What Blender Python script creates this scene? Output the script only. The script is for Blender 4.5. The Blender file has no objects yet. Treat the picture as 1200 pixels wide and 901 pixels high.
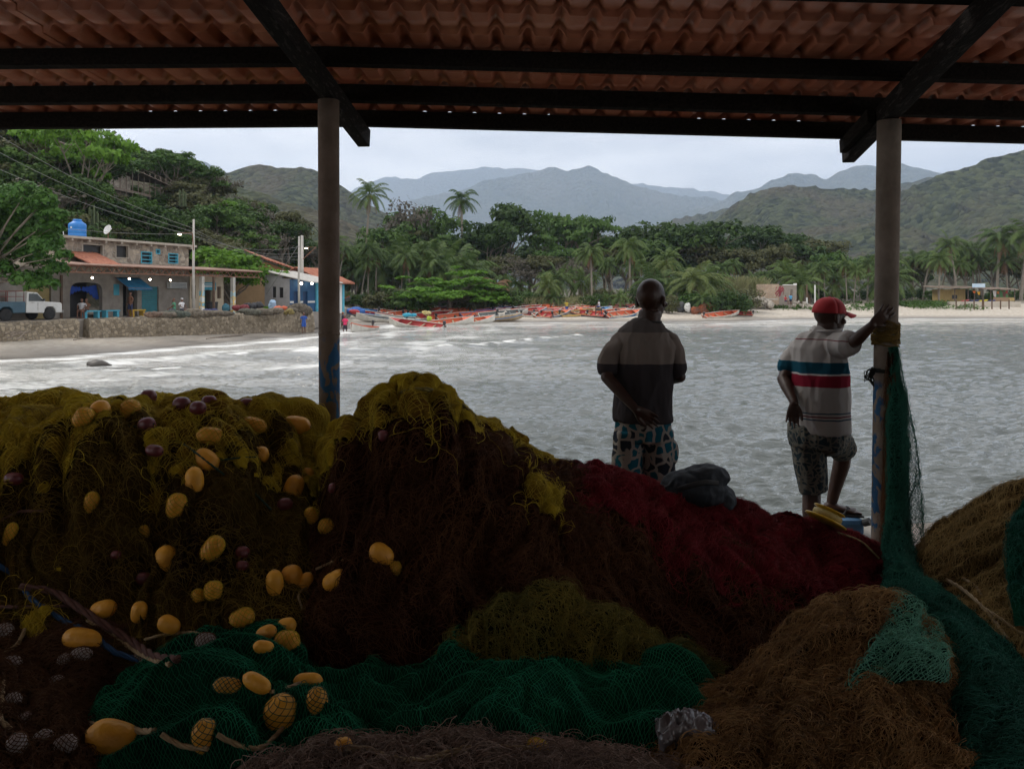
import bpy, math, random
import numpy as np
from mathutils import Vector, Matrix
from mathutils.bvhtree import BVHTree
R = math.radians
random.seed(7)
rng = np.random.default_rng(11)
scene = bpy.context.scene
COL = scene.collection
# ------------------------------------------------------------------ camera
CAMZ = 3.05
cam = bpy.data.objects.new('camera', bpy.data.cameras.new('camera'))
COL.objects.link(cam)
cam.location = (0, 0, CAMZ)
cam.rotation_euler = (R(90), 0, 0)
cam.data.lens = 27; cam.data.sensor_width = 36
cam.data.shift_y = -105.5 / 1200
cam.data.clip_start = 0.05; cam.data.clip_end = 30000
scene.camera = cam
# ------------------------------------------------------------------ sky
SUN_EL, SUN_AZ = 52, -68        # azimuth clockwise from +Y
world = bpy.data.worlds.new('World'); scene.world = world
world.use_nodes = True
nt = world.node_tree; nt.nodes.clear()
def wn(t, **k):
    n = nt.nodes.new(t)
    for a, b in k.items(): setattr(n, a, b)
    return n
sky = wn('ShaderNodeTexSky', sky_type='NISHITA', sun_disc=False)
sky.sun_elevation = R(SUN_EL); sky.sun_rotation = R(SUN_AZ)
tc = wn('ShaderNodeTexCoord'); mp = wn('ShaderNodeMapping'); mp.inputs['Scale'].default_value = (1.2, 1.2, 4.5)
nz = wn('ShaderNodeTexNoise'); nz.inputs['Scale'].default_value = 2.3; nz.inputs['Detail'].default_value = 5; nz.inputs['Roughness'].default_value = .5
rp = wn('ShaderNodeValToRGB')
rp.color_ramp.elements[0].position = .36; rp.color_ramp.elements[0].color = (.57, .575, .595, 1)
rp.color_ramp.elements[1].position = .60; rp.color_ramp.elements[1].color = (1.0, .975, .95, 1)
sc_ = wn('ShaderNodeVectorMath', operation='SCALE'); sc_.inputs['Scale'].default_value = 13.5
mx = wn('ShaderNodeMix', data_type='RGBA'); mx.inputs[0].default_value = .95
bg = wn('ShaderNodeBackground'); bg.inputs['Strength'].default_value = .1
ow = wn('ShaderNodeOutputWorld')
L = nt.links.new
L(tc.outputs['Generated'], mp.inputs[0]); L(mp.outputs[0], nz.inputs['Vector']); L(nz.outputs['Fac'], rp.inputs[0])
L(rp.outputs[0], sc_.inputs[0]); L(sky.outputs[0], mx.inputs[6]); L(sc_.outputs[0], mx.inputs[7])
L(mx.outputs[2], bg.inputs[0]); L(bg.outputs[0], ow.inputs[0])
sl = bpy.data.lights.new('sun', 'SUN'); sl.energy = 1.5; sl.angle = R(25); sl.color = (1, .94, .84)
so = bpy.data.objects.new('sun', sl); COL.objects.link(so)
_d = Vector((math.sin(R(SUN_AZ)) * math.cos(R(SUN_EL)), math.cos(R(SUN_AZ)) * math.cos(R(SUN_EL)), math.sin(R(SUN_EL))))
so.rotation_euler = _d.to_track_quat('Z', 'Y').to_euler(); so.location = (0, -20, 60)
vs = scene.view_settings
vs.view_transform = 'Standard'; vs.look = 'None'; vs.exposure = 0.36; vs.gamma = 1; vs.use_curve_mapping = False
cy = scene.cycles
cy.max_bounces = 6; cy.diffuse_bounces = 3; cy.glossy_bounces = 3; cy.transmission_bounces = 3; cy.transparent_max_bounces = 6
cy.volume_bounces = 2; cy.caustics_reflective = False; cy.caustics_refractive = False
# ------------------------------------------------------------------ helpers
def at(px, py, Y):
    return Vector(((px - 600) * Y / 900, Y, CAMZ - (py - 345) * Y / 900))
def _hash(i, j, k):
    h = (i * 374761393 + j * 668265263 + k * 2147483647 + 1013904223) & 0xFFFFFFFF
    h = ((h ^ (h >> 13)) * 1274126177) & 0xFFFFFFFF
    h = ((h ^ (h >> 16)) * 2246822519) & 0xFFFFFFFF
    return ((h ^ (h >> 15)) & 0xFFFFFF) / float(0xFFFFFF)
def vnoise(p, s=1.0, seed=0):
    p = np.asarray(p, float) * s + seed * 17.31
    f = np.floor(p); i = f.astype(np.int64); t = p - f; t = t * t * (3 - 2 * t)
    out = 0
    for a in (0, 1):
        wa = t[..., 0] if a else 1 - t[..., 0]
        for b in (0, 1):
            wb = t[..., 1] if b else 1 - t[..., 1]
            for c in (0, 1):
                wc = t[..., 2] if c else 1 - t[..., 2]
                out = out + wa * wb * wc * _hash(i[..., 0] + a, i[..., 1] + b, i[..., 2] + c)
    return out
def fbm(p, s=1.0, oct=4, seed=0, gain=.5):
    o = 0; a = 1; n = 0
    for k in range(oct):
        o = o + a * vnoise(p, s * 2 ** k, seed + k); n += a; a *= gain
    return o / n
def sstep(a, b, x):
    t = np.clip((x - a) / (b - a), 0, 1); return t * t * (3 - 2 * t)
# ---- materials
MATS = {}
def mat(name, c1, c2=None, scale=3.0, rough=.8, bump=0.0, bscale=None, metal=0.0, detail=5, stretch=(1, 1, 1), spec=None, island=0.0, objr=0.0, transl=0.0, ramp=(.35, .65), emit=None, dist=.02):
    if name in MATS: return MATS[name]
    m = bpy.data.materials.new(name); MATS[name] = m; m.use_nodes = True
    t = m.node_tree; b = t.nodes['Principled BSDF']; l = t.links.new
    b.inputs['Roughness'].default_value = rough; b.inputs['Metallic'].default_value = metal
    if spec is not None: b.inputs['Specular IOR Level'].default_value = spec
    if emit:
        b.inputs['Emission Color'].default_value = (*emit[0], 1); b.inputs['Emission Strength'].default_value = emit[1]
    if c2 is None: c2 = tuple(x * .75 for x in c1)
    co = t.nodes.new('ShaderNodeTexCoord'); ma = t.nodes.new('ShaderNodeMapping'); ma.inputs['Scale'].default_value = stretch
    l(co.outputs['Object'], ma.inputs[0])
    n = t.nodes.new('ShaderNodeTexNoise'); n.inputs['Scale'].default_value = scale; n.inputs['Detail'].default_value = detail; n.inputs['Roughness'].default_value = .6
    l(ma.outputs[0], n.inputs['Vector'])
    fac = n.outputs['Fac']
    r = t.nodes.new('ShaderNodeMapRange'); r.inputs['From Min'].default_value = ramp[0]; r.inputs['From Max'].default_value = ramp[1]
    l(fac, r.inputs['Value']); fac = r.outputs[0]
    def addr(fac, sock, w):
        mm = t.nodes.new('ShaderNodeMix'); mm.data_type = 'FLOAT'; mm.inputs[0].default_value = w
        l(fac, mm.inputs[2]); l(sock, mm.inputs[3]); return mm.outputs[0]
    if island:
        g = t.nodes.new('ShaderNodeNewGeometry'); fac = addr(fac, g.outputs['Random Per Island'], island)
    if objr:
        oi = t.nodes.new('ShaderNodeObjectInfo'); fac = addr(fac, oi.outputs['Random'], objr)
    mi = t.nodes.new('ShaderNodeMix'); mi.data_type = 'RGBA'
    mi.inputs[6].default_value = (*c1, 1); mi.inputs[7].default_value = (*c2, 1); l(fac, mi.inputs[0])
    l(mi.outputs[2], b.inputs['Base Color'])
    if bump:
        n2 = t.nodes.new('ShaderNodeTexNoise'); n2.inputs['Scale'].default_value = bscale or scale * 4; n2.inputs['Detail'].default_value = 4
        l(ma.outputs[0], n2.inputs['Vector'])
        bp = t.nodes.new('ShaderNodeBump'); bp.inputs['Strength'].default_value = bump; bp.inputs['Distance'].default_value = dist
        l(n2.outputs['Fac'], bp.inputs['Height']); l(bp.outputs[0], b.inputs['Normal'])
    if transl:
        tr = t.nodes.new('ShaderNodeBsdfTranslucent'); ms = t.nodes.new('ShaderNodeMixShader'); ms.inputs[0].default_value = transl
        l(mi.outputs[2], tr.inputs[0]); l(b.outputs[0], ms.inputs[1]); l(tr.outputs[0], ms.inputs[2])
        l(ms.outputs[0], t.nodes['Material Output'].inputs[0])
    m['mixnode'] = mi.name
    return m
def masonry(name, c1, c2, mortar, scale=3.0, bump=.5):
    if name in MATS: return MATS[name]
    m = bpy.data.materials.new(name); MATS[name] = m; m.use_nodes = True
    t = m.node_tree; b = t.nodes['Principled BSDF']; l = t.links.new; b.inputs['Roughness'].default_value = .9
    co = t.nodes.new('ShaderNodeTexCoord')
    v = t.nodes.new('ShaderNodeTexVoronoi'); v.inputs['Scale'].default_value = scale
    e = t.nodes.new('ShaderNodeTexVoronoi'); e.feature = 'DISTANCE_TO_EDGE'; e.inputs['Scale'].default_value = scale
    l(co.outputs['Object'], v.inputs['Vector']); l(co.outputs['Object'], e.inputs['Vector'])
    mi = t.nodes.new('ShaderNodeMix'); mi.data_type = 'RGBA'; mi.inputs[6].default_value = (*c1, 1); mi.inputs[7].default_value = (*c2, 1)
    sx = t.nodes.new('ShaderNodeSeparateColor'); l(v.outputs['Color'], sx.inputs[0]); l(sx.outputs[0], mi.inputs[0])
    r = t.nodes.new('ShaderNodeMapRange'); r.inputs['From Min'].default_value = .02; r.inputs['From Max'].default_value = .1; l(e.outputs['Distance'], r.inputs[0])
    m2 = t.nodes.new('ShaderNodeMix'); m2.data_type = 'RGBA'; m2.inputs[6].default_value = (*mortar, 1); l(r.outputs[0], m2.inputs[0]); l(mi.outputs[2], m2.inputs[7])
    l(m2.outputs[2], b.inputs['Base Color'])
    bp = t.nodes.new('ShaderNodeBump'); bp.inputs['Strength'].default_value = bump; bp.inputs['Distance'].default_value = .04
    l(r.outputs[0], bp.inputs['Height']); l(bp.outputs[0], b.inputs['Normal'])
    return m
# ---- mesh builder
def mesh_np(name, V, F, m=None, smooth=False, parent=None, mi=None, origin=(0, 0, 0)):
    V = np.asarray(V, np.float32).reshape(-1, 3) - np.asarray(origin, np.float32)
    F = np.asarray(F, np.int32); k = F.shape[1]
    me = bpy.data.meshes.new(name)
    me.vertices.add(len(V)); me.vertices.foreach_set('co', V.ravel())
    me.loops.add(F.size); me.loops.foreach_set('vertex_index', F.ravel())
    me.polygons.add(len(F)); me.polygons.foreach_set('loop_start', np.arange(0, F.size, k, dtype=np.int32))
    me.polygons.foreach_set('loop_total', np.full(len(F), k, np.int32))
    if smooth: me.polygons.foreach_set('use_smooth', np.ones(len(F), bool))
    ms = m if isinstance(m, (list, tuple)) else [m]
    for x in ms:
        if x: me.materials.append(x)
    if mi is not None: me.polygons.foreach_set('material_index', np.asarray(mi, np.int32))
    me.update(calc_edges=True)
    o = bpy.data.objects.new(name, me); COL.objects.link(o)
    if parent: o.parent = parent
    return o
def root_loc(p):
    v = Vector((0, 0, 0))
    while p is not None:
        v += p.location; p = p.parent
    return v
class MB:
    def __init__(s): s.v = []; s.f = []; s.m = []; s.mi = 0
    def add(s, V, F):
        b = len(s.v); s.v += [tuple(x) for x in V]
        for f in F: s.f.append(tuple(i + b for i in f)); s.m.append(s.mi)
        return s
    def box(s, c, d, rz=0, M=None):
        x, y, z = d[0] / 2, d[1] / 2, d[2] / 2
        P = [Vector((a * x, b * y, e * z)) for e in (-1, 1) for a, b in ((-1, -1), (1, -1), (1, 1), (-1, 1))]
        Mt = M if M is not None else Matrix.Rotation(rz, 3, 'Z')
        c = Vector(c)
        return s.add([Mt @ p + c for p in P], [(3, 2, 1, 0), (4, 5, 6, 7), (0, 1, 5, 4), (1, 2, 6, 5), (2, 3, 7, 6), (3, 0, 4, 7)])
    def beam(s, a, b, w, h, up=(0, 0, 1)):
        a = Vector(a); b = Vector(b); t = (b - a).normalized(); up = Vector(up)
        sd = t.cross(up)
        if sd.length < 1e-4: sd = Vector((1, 0, 0))
        sd.normalize(); u = sd.cross(t)
        P = [e + sd * i * w / 2 + u * j * h / 2 for e in (a, b) for i, j in ((-1, -1), (1, -1), (1, 1), (-1, 1))]
        return s.add(P, [(0, 1, 2, 3), (7, 6, 5, 4), (0, 4, 5, 1), (1, 5, 6, 2), (2, 6, 7, 3), (3, 7, 4, 0)])
    def tube(s, pts, r, n=8, cap=True, ref=(1, 0, 0)):
        pts = [Vector(p) for p in pts]; k = len(pts)
        V = []; 
        for i, p in enumerate(pts):
            t = (pts[min(i + 1, k - 1)] - pts[max(i - 1, 0)]).normalized()
            rf = Vector(ref)
            if abs(t.dot(rf)) > .95: rf = Vector((0, 1, 0))
            sd = (rf - t * rf.dot(t)).normalized(); ot = t.cross(sd)
            rr = r[i] if isinstance(r, (list, tuple)) else r
            ra, rb = rr if isinstance(rr, (list, tuple)) else (rr, rr)
            for j in range(n):
                a = 2 * math.pi * j / n; V.append(p + sd * ra * math.cos(a) + ot * rb * math.sin(a))
        F = [(i * n + j, i * n + (j + 1) % n, (i + 1) * n + (j + 1) % n, (i + 1) * n + j) for i in range(k - 1) for j in range(n)]
        if cap: F += [tuple(range(n - 1, -1, -1)), tuple(range((k - 1) * n, k * n))]
        return s.add(V, F)
    def ell(s, c, r, M=None, nu=16, nv=10):
        c = Vector(c); V = [Vector((0, 0, -1))]; 
        for i in range(1, nv):
            a = math.pi * i / nv - math.pi / 2
            for j in range(nu):
                b = 2 * math.pi * j / nu; V.append(Vector((math.cos(a) * math.cos(b), math.cos(a) * math.sin(b), math.sin(a))))
        V.append(Vector((0, 0, 1)))
        F = [(0, 1 + (j + 1) % nu, 1 + j) for j in range(nu)]
        for i in range(nv - 2):
            F += [(1 + i * nu + j, 1 + i * nu + (j + 1) % nu, 1 + (i + 1) * nu + (j + 1) % nu, 1 + (i + 1) * nu + j) for j in range(nu)]
        e = len(V) - 1; F += [(e, 1 + (nv - 2) * nu + j, 1 + (nv - 2) * nu + (j + 1) % nu) for j in range(nu)]
        P = [Vector((v.x * r[0], v.y * r[1], v.z * r[2])) for v in V]
        if M is not None: P = [M @ p for p in P]
        return s.add([p + c for p in P], F)
    def lathe(s, c, prof, n=24, M=None):
        c = Vector(c); V = []
        for r, z in prof:
            for j in range(n):
                a = 2 * math.pi * j / n; p = Vector((r * math.cos(a), r * math.sin(a), z)); V.append((M @ p if M is not None else p) + c)
        k = len(prof)
        F = [(i * n + j, i * n + (j + 1) % n, (i + 1) * n + (j + 1) % n, (i + 1) * n + j) for i in range(k - 1) for j in range(n)]
        F += [tuple(range(n - 1, -1, -1)), tuple(range((k - 1) * n, k * n))]
        return s.add(V, F)
    def prism(s, poly, off):
        n = len(poly); off = Vector(off); P = [Vector(p) for p in poly]
        V = P + [p + off for p in P]
        F = [tuple(range(n - 1, -1, -1)), tuple(range(n, 2 * n))] + [(i, (i + 1) % n, n + (i + 1) % n, n + i) for i in range(n)]
        return s.add(V, F)
    def build(s, name, m, parent=None, smooth=False, bevel=0):
        me = bpy.data.meshes.new(name)
        off = root_loc(parent) if parent else Vector((0, 0, 0))
        me.from_pydata([tuple(Vector(v) - off) for v in s.v], [], s.f)
        ms = m if isinstance(m, (list, tuple)) else [m]
        for x in ms: me.materials.append(x)
        me.polygons.foreach_set('material_index', s.m)
        if smooth: me.polygons.foreach_set('use_smooth', [True] * len(s.f))
        me.update()
        o = bpy.data.objects.new(name, me); COL.objects.link(o)
        if parent: o.parent = parent
        if bevel:
            b = o.modifiers.new('b', 'BEVEL'); b.width = bevel; b.segments = 2; b.limit_method = 'ANGLE'
        return o
def tag(o, label=None, cat=None, group=None, kind=None):
    if label: o['label'] = label
    if cat: o['category'] = cat
    if group: o['group'] = group
    if kind: o['kind'] = kind
    return o
def thing(name, label, cat, loc=(0, 0, 0), group=None, rz=0):
    o = bpy.data.objects.new(name, None); COL.objects.link(o); o.location = loc; o.rotation_euler = (0, 0, rz)
    o.empty_display_size = .2
    return tag(o, label, cat, group)
def copy_tree(o, parent=None):
    c = o.copy(); COL.objects.link(c)
    if parent: c.parent = parent
    for ch in list(o.children): copy_tree(ch, c)
    return c
ORD = ['', 'first', 'second', 'third', 'fourth', 'fifth', 'sixth', 'seventh', 'eighth', 'ninth', 'tenth', 'eleventh', 'twelfth', 'thirteenth', 'fourteenth', 'fifteenth', 'sixteenth', 'seventeenth', 'eighteenth', 'nineteenth', 'twentieth']
ORD += ['twenty-' + x for x in ORD[1:10]] + ['thirtieth'] + ['thirty-' + x for x in ORD[1:10]] + ['fortieth'] + ['forty-' + x for x in ORD[1:10]]
# thin threads: paths (n,k,3) -> one triangulated tube mesh each
def threads(P, r):
    P = np.asarray(P, float); n, k, _ = P.shape
    T = np.gradient(P, axis=1); T /= np.linalg.norm(T, axis=2, keepdims=True) + 1e-9
    ref = np.array([.31, -.62, .72]); S = np.cross(T, ref); S /= np.linalg.norm(S, axis=2, keepdims=True) + 1e-9
    U = np.cross(T, S); r = np.broadcast_to(np.asarray(r, float), (n,)).reshape(n, 1, 1)
    V = np.stack([P + r * (math.cos(a) * S + math.sin(a) * U) for a in (0, 2.094, 4.189)], axis=2)  # n,k,3,3
    idx = np.arange(n * k * 3).reshape(n, k, 3)
    F = []
    for j in range(3):
        a = idx[:, :-1, j]; b = idx[:, :-1, (j + 1) % 3]; c = idx[:, 1:, (j + 1) % 3]; d = idx[:, 1:, j]
        F.append(np.stack([a, b, c, d], -1).reshape(-1, 4))
    return V.reshape(-1, 3), np.concatenate(F)
def grid_faces(nv, nu):
    i = np.arange(nv * nu).reshape(nv, nu)
    return np.stack([i[:-1, :-1], i[:-1, 1:], i[1:, 1:], i[1:, :-1]], -1).reshape(-1, 4)
def polyd(P, x, y):
    """signed distance to polyline P (positive on its left-hand side), vectorised"""
    best = np.full(x.shape, 1e9); sg = np.ones(x.shape)
    for (x0, y0), (x1, y1) in zip(P[:-1], P[1:]):
        dx, dy = x1 - x0, y1 - y0; t = np.clip(((x - x0) * dx + (y - y0) * dy) / (dx * dx + dy * dy), 0, 1)
        qx, qy = x - x0 - t * dx, y - y0 - t * dy; d = np.hypot(qx, qy); s = np.sign(dx * qy - dy * qx)
        m = d < best - 1e-9; best = np.where(m, d, best); sg = np.where(m, s, sg)
    return best * sg
# ------------------------------------------------------------------ lie of the land
SHORE = [(-90, -40), (-46, 8), (-24.5, 36.6), (-20.4, 40.5), (-18.1, 48), (-15.8, 56), (-14.6, 66), (-13.2, 78), (-11, 86), (-7.5, 88), (-5.5, 84), (0, 83.2), (8, 85), (20, 85.5), (30, 90), (45, 97), (65, 97), (110, 96), (220, 100), (600, 60)]
FP = Vector((-29.2, 50, 0)); FD = Vector((.371, .9286, 0)); FN = Vector((.9286, -.371, 0))      # house front line, its direction, seaward normal
def ground(x, y):
    x = np.asarray(x, float); y = np.asarray(y, float)
    d = polyd(SHORE, x, y)
    p3 = np.stack([x, y, 0 * x], -1)
    slope = np.where(x < -14, .06, .1)
    d1 = d + (fbm(p3, .12, 3, 3) - .5) * 3
    z = np.where(d1 < 0, d1 * .12, d1 * slope); z = np.minimum(z, 1.25 + (d - 12) * .06)
    z = np.minimum(z, 2.0 + np.maximum(d - 20, 0) * .012); z = np.clip(z, -4, 6.5)
    t = (x - FP.x) * FD.x + (y - FP.y) * FD.y; n = -((x - FP.x) * FN.x + (y - FP.y) * FN.y)
    hill = np.clip(n - 8, 0, None) * .68; hill = 30 * (1 - np.exp(-hill / 30)) * (1 - sstep(42, 66, t)) 
    hill = hill * (.85 + .35 * fbm(p3, .06, 3, 9))
    z = z + hill
    return z + (vnoise(p3, .7, 5) - .5) * .07 * (d > 0)
def gz(x, y): return float(ground(np.array([x]), np.array([y]))[0])
def on_front(px, off=0.0):
    """point of the house front line (moved off metres to sea) seen in column px"""
    P = FP + FN * off; k = (px - 600) / 900
    t = (P.x - k * P.y) / (k * FD.y - FD.x); return P + FD * t
# ================================================================== structure: land, water, hills
us = np.concatenate([np.linspace(-3, -.9, 30), np.linspace(-.9, .9, 330)[1:], np.linspace(.9, 3, 30)[1:]])
ys = np.concatenate([np.arange(14, 112, .55), np.geomspace(112, 9800, 90)])
UU, YY = np.meshgrid(us, ys); XX = UU * YY
ZZ = ground(XX, YY)
def land_mat():
    m = bpy.data.materials.new('land'); m.use_nodes = True; t = m.node_tree; b = t.nodes['Principled BSDF']; l = t.links.new
    g = t.nodes.new('ShaderNodeNewGeometry'); s = t.nodes.new('ShaderNodeSeparateXYZ'); l(g.outputs['Position'], s.inputs[0])
    n = t.nodes.new('ShaderNodeTexNoise'); n.inputs['Scale'].default_value = .35; n.inputs['Detail'].default_value = 8; l(g.outputs['Position'], n.inputs['Vector'])
    n2 = t.nodes.new('ShaderNodeTexNoise'); n2.inputs['Scale'].default_value = 3; n2.inputs['Detail'].default_value = 8; l(g.outputs['Position'], n2.inputs['Vector'])
    def mix(a, bb, f):
        q = t.nodes.new('ShaderNodeMix'); q.data_type = 'RGBA'
        for k, v in ((6, a), (7, bb)):
            if isinstance(v, tuple): q.inputs[k].default_value = (*v, 1)
            else: l(v, q.inputs[k])
        l(f, q.inputs[0]); return q.outputs[2]
    def rng_(src, a, c):
        q = t.nodes.new('ShaderNodeMapRange'); q.inputs[1].default_value = a; q.inputs[2].default_value = c; l(src, q.inputs[0]); return q.outputs[0]
    ad = t.nodes.new('ShaderNodeMath'); ad.operation = 'MULTIPLY_ADD'; ad.inputs[1].default_value = .25; l(n.outputs[0], ad.inputs[0]); l(s.outputs['Z'], ad.inputs[2])
    sand = mix((.36, .31, .25), (.50, .455, .39), rng_(n2.outputs[0], .35, .65))
    wet = mix((.13, .115, .10), sand, rng_(ad.outputs[0], .12, .48))
    soil = mix((.05, .05, .022), (.10, .085, .055), rng_(n2.outputs[0], .4, .6))
    ad2 = t.nodes.new('ShaderNodeMath'); ad2.operation = 'MULTIPLY_ADD'; ad2.inputs[1].default_value = 1.2; l(n2.outputs[0], ad2.inputs[0]); l(s.outputs['Z'], ad2.inputs[2])
    l(mix(wet, soil, rng_(ad2.outputs[0], 2.2, 2.7)), b.inputs['Base Color'])
    q = rng_(ad.outputs[0], .1, .4); rr = t.nodes.new('ShaderNodeMapRange'); rr.inputs[3].default_value = .35; rr.inputs[4].default_value = .95; l(q, rr.inputs[0]); l(rr.outputs[0], b.inputs['Roughness'])
    bp = t.nodes.new('ShaderNodeBump'); bp.inputs['Strength'].default_value = .5; bp.inputs['Distance'].default_value = .06; l(n2.outputs[0], bp.inputs['Height']); l(bp.outputs[0], b.inputs['Normal'])
    return m
o = mesh_np('ground', np.stack([XX, YY, ZZ], -1), grid_faces(*XX.shape), land_mat(), True); tag(o, kind='structure')
# ---- water
us = np.linspace(-1.0, 1.0, 520); ys = np.concatenate([np.geomspace(4.9, 40, 420), np.geomspace(40.2, 150, 240)])
UU, YY = np.meshgrid(us, ys); XX = UU * YY + 0.0
near = YY < 24
H = np.zeros_like(XX); r2 = np.random.default_rng(5)
for k in range(46):
    wl = .13 * (13 ** (k / 45)) ; a = r2.normal(-1.35, .55); kk = 2 * math.pi / wl
    ph = kk * (XX * math.cos(a) + YY * math.sin(a)) + r2.uniform(0, 6.28)
    cell = YY * .0055 * 2.2
    amp = .0098 * wl ** .25 * (1.25 if wl < .6 else .8) * np.clip((wl - cell) / cell, 0, 1)
    H += amp * np.sin(ph + .9 * np.sin(ph * .37 + k))
P3 = np.stack([XX, YY, 0 * XX], -1)
H *= .45 + 1.1 * fbm(P3, .22, 3, 21)
dsh = polyd(SHORE, XX, YY)
dsh_n = dsh + (fbm(P3, .16, 4, 31) - .5) * 9
foam = np.zeros_like(XX)
for c, w, s in ((-1.2, 1.0, 1), (-6.2, .9, .75), (-13, 1.2, .55)):
    foam = np.maximum(foam, s * np.exp(-((dsh_n - c) / w) ** 2))
foam *= .35 + .65 * sstep(.34, .66, fbm(P3 * np.array([.4, 1.8, 1]), .8, 5, 41)) 
foam *= np.where(XX < -4, 1.0, .8)
# broken crest rolling in, left of the middle
for (xa, ya, xb, yb, w) in ((-3.5, 43.0, 4.6, 56, .6), (-17, 38.5, -4, 42.5, .35), (-24, 30, -10, 40, .4), (-22, 27.5, -13, 31, .3)):
    dd = polyd([(xa, ya), (xb, yb)], XX, YY + 1.2 * (fbm(P3, .4, 2, 51) - .5)); dd = np.abs(dd)
    foam = np.maximum(foam, .95 * np.exp(-(dd / w) ** 2) * sstep(.38, .6, fbm(P3, 1.3, 3, 61)))
    H += .16 * np.exp(-(dd / .9) ** 2)
shall = sstep(-34, -2, dsh_n) * (.45 + .55 * sstep(.35, .6, fbm(P3 * np.array([.3, 1.3, 1]), .35, 4, 71)))  # pale nearshore tone: silty shallows plus sky reflection put into the colour
shall = np.maximum(shall, sstep(-7, -1, dsh_n))
H *= 1 - .8 * sstep(-8, 0, dsh)
wo = mesh_np('water', np.stack([XX, YY, H], -1), grid_faces(*XX.shape), None, True); tag(wo, kind='structure')
for nm, arr in (('foam', foam), ('shallow_sheen', shall)):
    at_ = wo.data.attributes.new(nm, 'FLOAT', 'POINT'); at_.data.foreach_set('value', arr.astype(np.float32).ravel())
def water_mat():
    m = bpy.data.materials.new('sea'); m.use_nodes = True; t = m.node_tree; b = t.nodes['Principled BSDF']; l = t.links.new
    b.inputs['IOR'].default_value = 1.42; b.inputs['Roughness'].default_value = .05
    g = t.nodes.new('ShaderNodeNewGeometry')
    at1 = t.nodes.new('ShaderNodeAttribute'); at1.attribute_name = 'foam'; at2 = t.nodes.new('ShaderNodeAttribute'); at2.attribute_name = 'shallow_sheen'
    c = t.nodes.new('ShaderNodeMix'); c.data_type = 'RGBA'; c.inputs[6].default_value = (.075, .085, .08, 1); c.inputs[7].default_value = (.46, .45, .42, 1); l(at2.outputs['Fac'], c.inputs[0])
    l(c.outputs[2], b.inputs['Base Color'])
    mp_ = t.nodes.new('ShaderNodeMapping'); mp_.inputs['Scale'].default_value = (.6, 1.9, 1); l(g.outputs['Position'], mp_.inputs[0])
    hs = None
    for s, w in ((.9, .26), (2.6, .30), (7, .13), (17, .05)):
        n = t.nodes.new('ShaderNodeTexNoise'); n.inputs['Scale'].default_value = s; n.inputs['Detail'].default_value = 3; n.inputs['Distortion'].default_value = .6; l(mp_.outputs[0], n.inputs['Vector'])
        mu = t.nodes.new('ShaderNodeMath'); mu.operation = 'MULTIPLY_ADD'; mu.inputs[1].default_value = w; l(n.outputs[0], mu.inputs[0])
        if hs: l(hs, mu.inputs[2])
        else: mu.inputs[2].default_value = 0
        hs = mu.outputs[0]
    bp = t.nodes.new('ShaderNodeBump'); bp.inputs['Strength'].default_value = .9; bp.inputs['Distance'].default_value = .29; l(hs, bp.inputs['Height']); l(bp.outputs[0], b.inputs['Normal'])
    fn = t.nodes.new('ShaderNodeTexNoise'); fn.inputs['Scale'].default_value = 3.5; fn.inputs['Detail'].default_value = 6; l(mp_.outputs[0], fn.inputs['Vector'])
    ad = t.nodes.new('ShaderNodeMath'); ad.operation = 'ADD'; l(at1.outputs['Fac'], ad.inputs[0]); l(fn.outputs[0], ad.inputs[1])
    rr = t.nodes.new('ShaderNodeMapRange'); rr.inputs[1].default_value = .66; rr.inputs[2].default_value = 1.40; l(ad.outputs[0], rr.inputs[0])
    d = t.nodes.new('ShaderNodeBsdfDiffuse'); d.inputs[0].default_value = (.74, .74, .72, 1)
    ms = t.nodes.new('ShaderNodeMixShader'); l(rr.outputs[0], ms.inputs[0]); l(b.outputs[0], ms.inputs[1]); l(d.outputs[0], ms.inputs[2])
    l(ms.outputs[0], t.nodes['Material Output'].inputs[0]); return m
SEA = water_mat(); wo.data.materials.append(SEA)
# ---- hills
def veg_mat(name, dark, lightc, bare, s=1.0):
    m = bpy.data.materials.new(name); m.use_nodes = True; t = m.node_tree; b = t.nodes['Principled BSDF']; l = t.links.new; b.inputs['Roughness'].default_value = 1; b.inputs['Specular IOR Level'].default_value = .1
    g = t.nodes.new('ShaderNodeNewGeometry')
    n1 = t.nodes.new('ShaderNodeTexNoise'); n1.inputs['Scale'].default_value = .012 * s; n1.inputs['Detail'].default_value = 6; l(g.outputs['Position'], n1.inputs['Vector'])
    v = t.nodes.new('ShaderNodeTexVoronoi'); v.inputs['Scale'].default_value = .16 * s; l(g.outputs['Position'], v.inputs['Vector'])
    sx = t.nodes.new('ShaderNodeSeparateColor'); l(v.outputs['Color'], sx.inputs[0])
    a = t.nodes.new('ShaderNodeMix'); a.data_type = 'RGBA'; a.inputs[6].default_value = (*dark, 1); a.inputs[7].default_value = (*lightc, 1); l(sx.outputs[0], a.inputs[0])
    r = t.nodes.new('ShaderNodeMapRange'); r.inputs[1].default_value = .45; r.inputs[2].default_value = .72; l(n1.outputs[0], r.inputs[0])
    a2 = t.nodes.new('ShaderNodeMix'); a2.data_type = 'RGBA'; l(r.outputs[0], a2.inputs[0]); l(a.outputs[2], a2.inputs[6]); a2.inputs[7].default_value = (*bare, 1)
    l(a2.outputs[2], b.inputs['Base Color'])
    bp = t.nodes.new('ShaderNodeBump'); bp.inputs['Strength'].default_value = 1; bp.inputs['Distance'].default_value = 5.0 / s; bp.invert = True; l(v.outputs['Distance'], bp.inputs['Height']); l(bp.outputs[0], b.inputs['Normal'])
    return m
HILLM = veg_mat('hill_scrub', (.008, .014, .006), (.070, .080, .034), (.080, .066, .042), 1.0)
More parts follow.
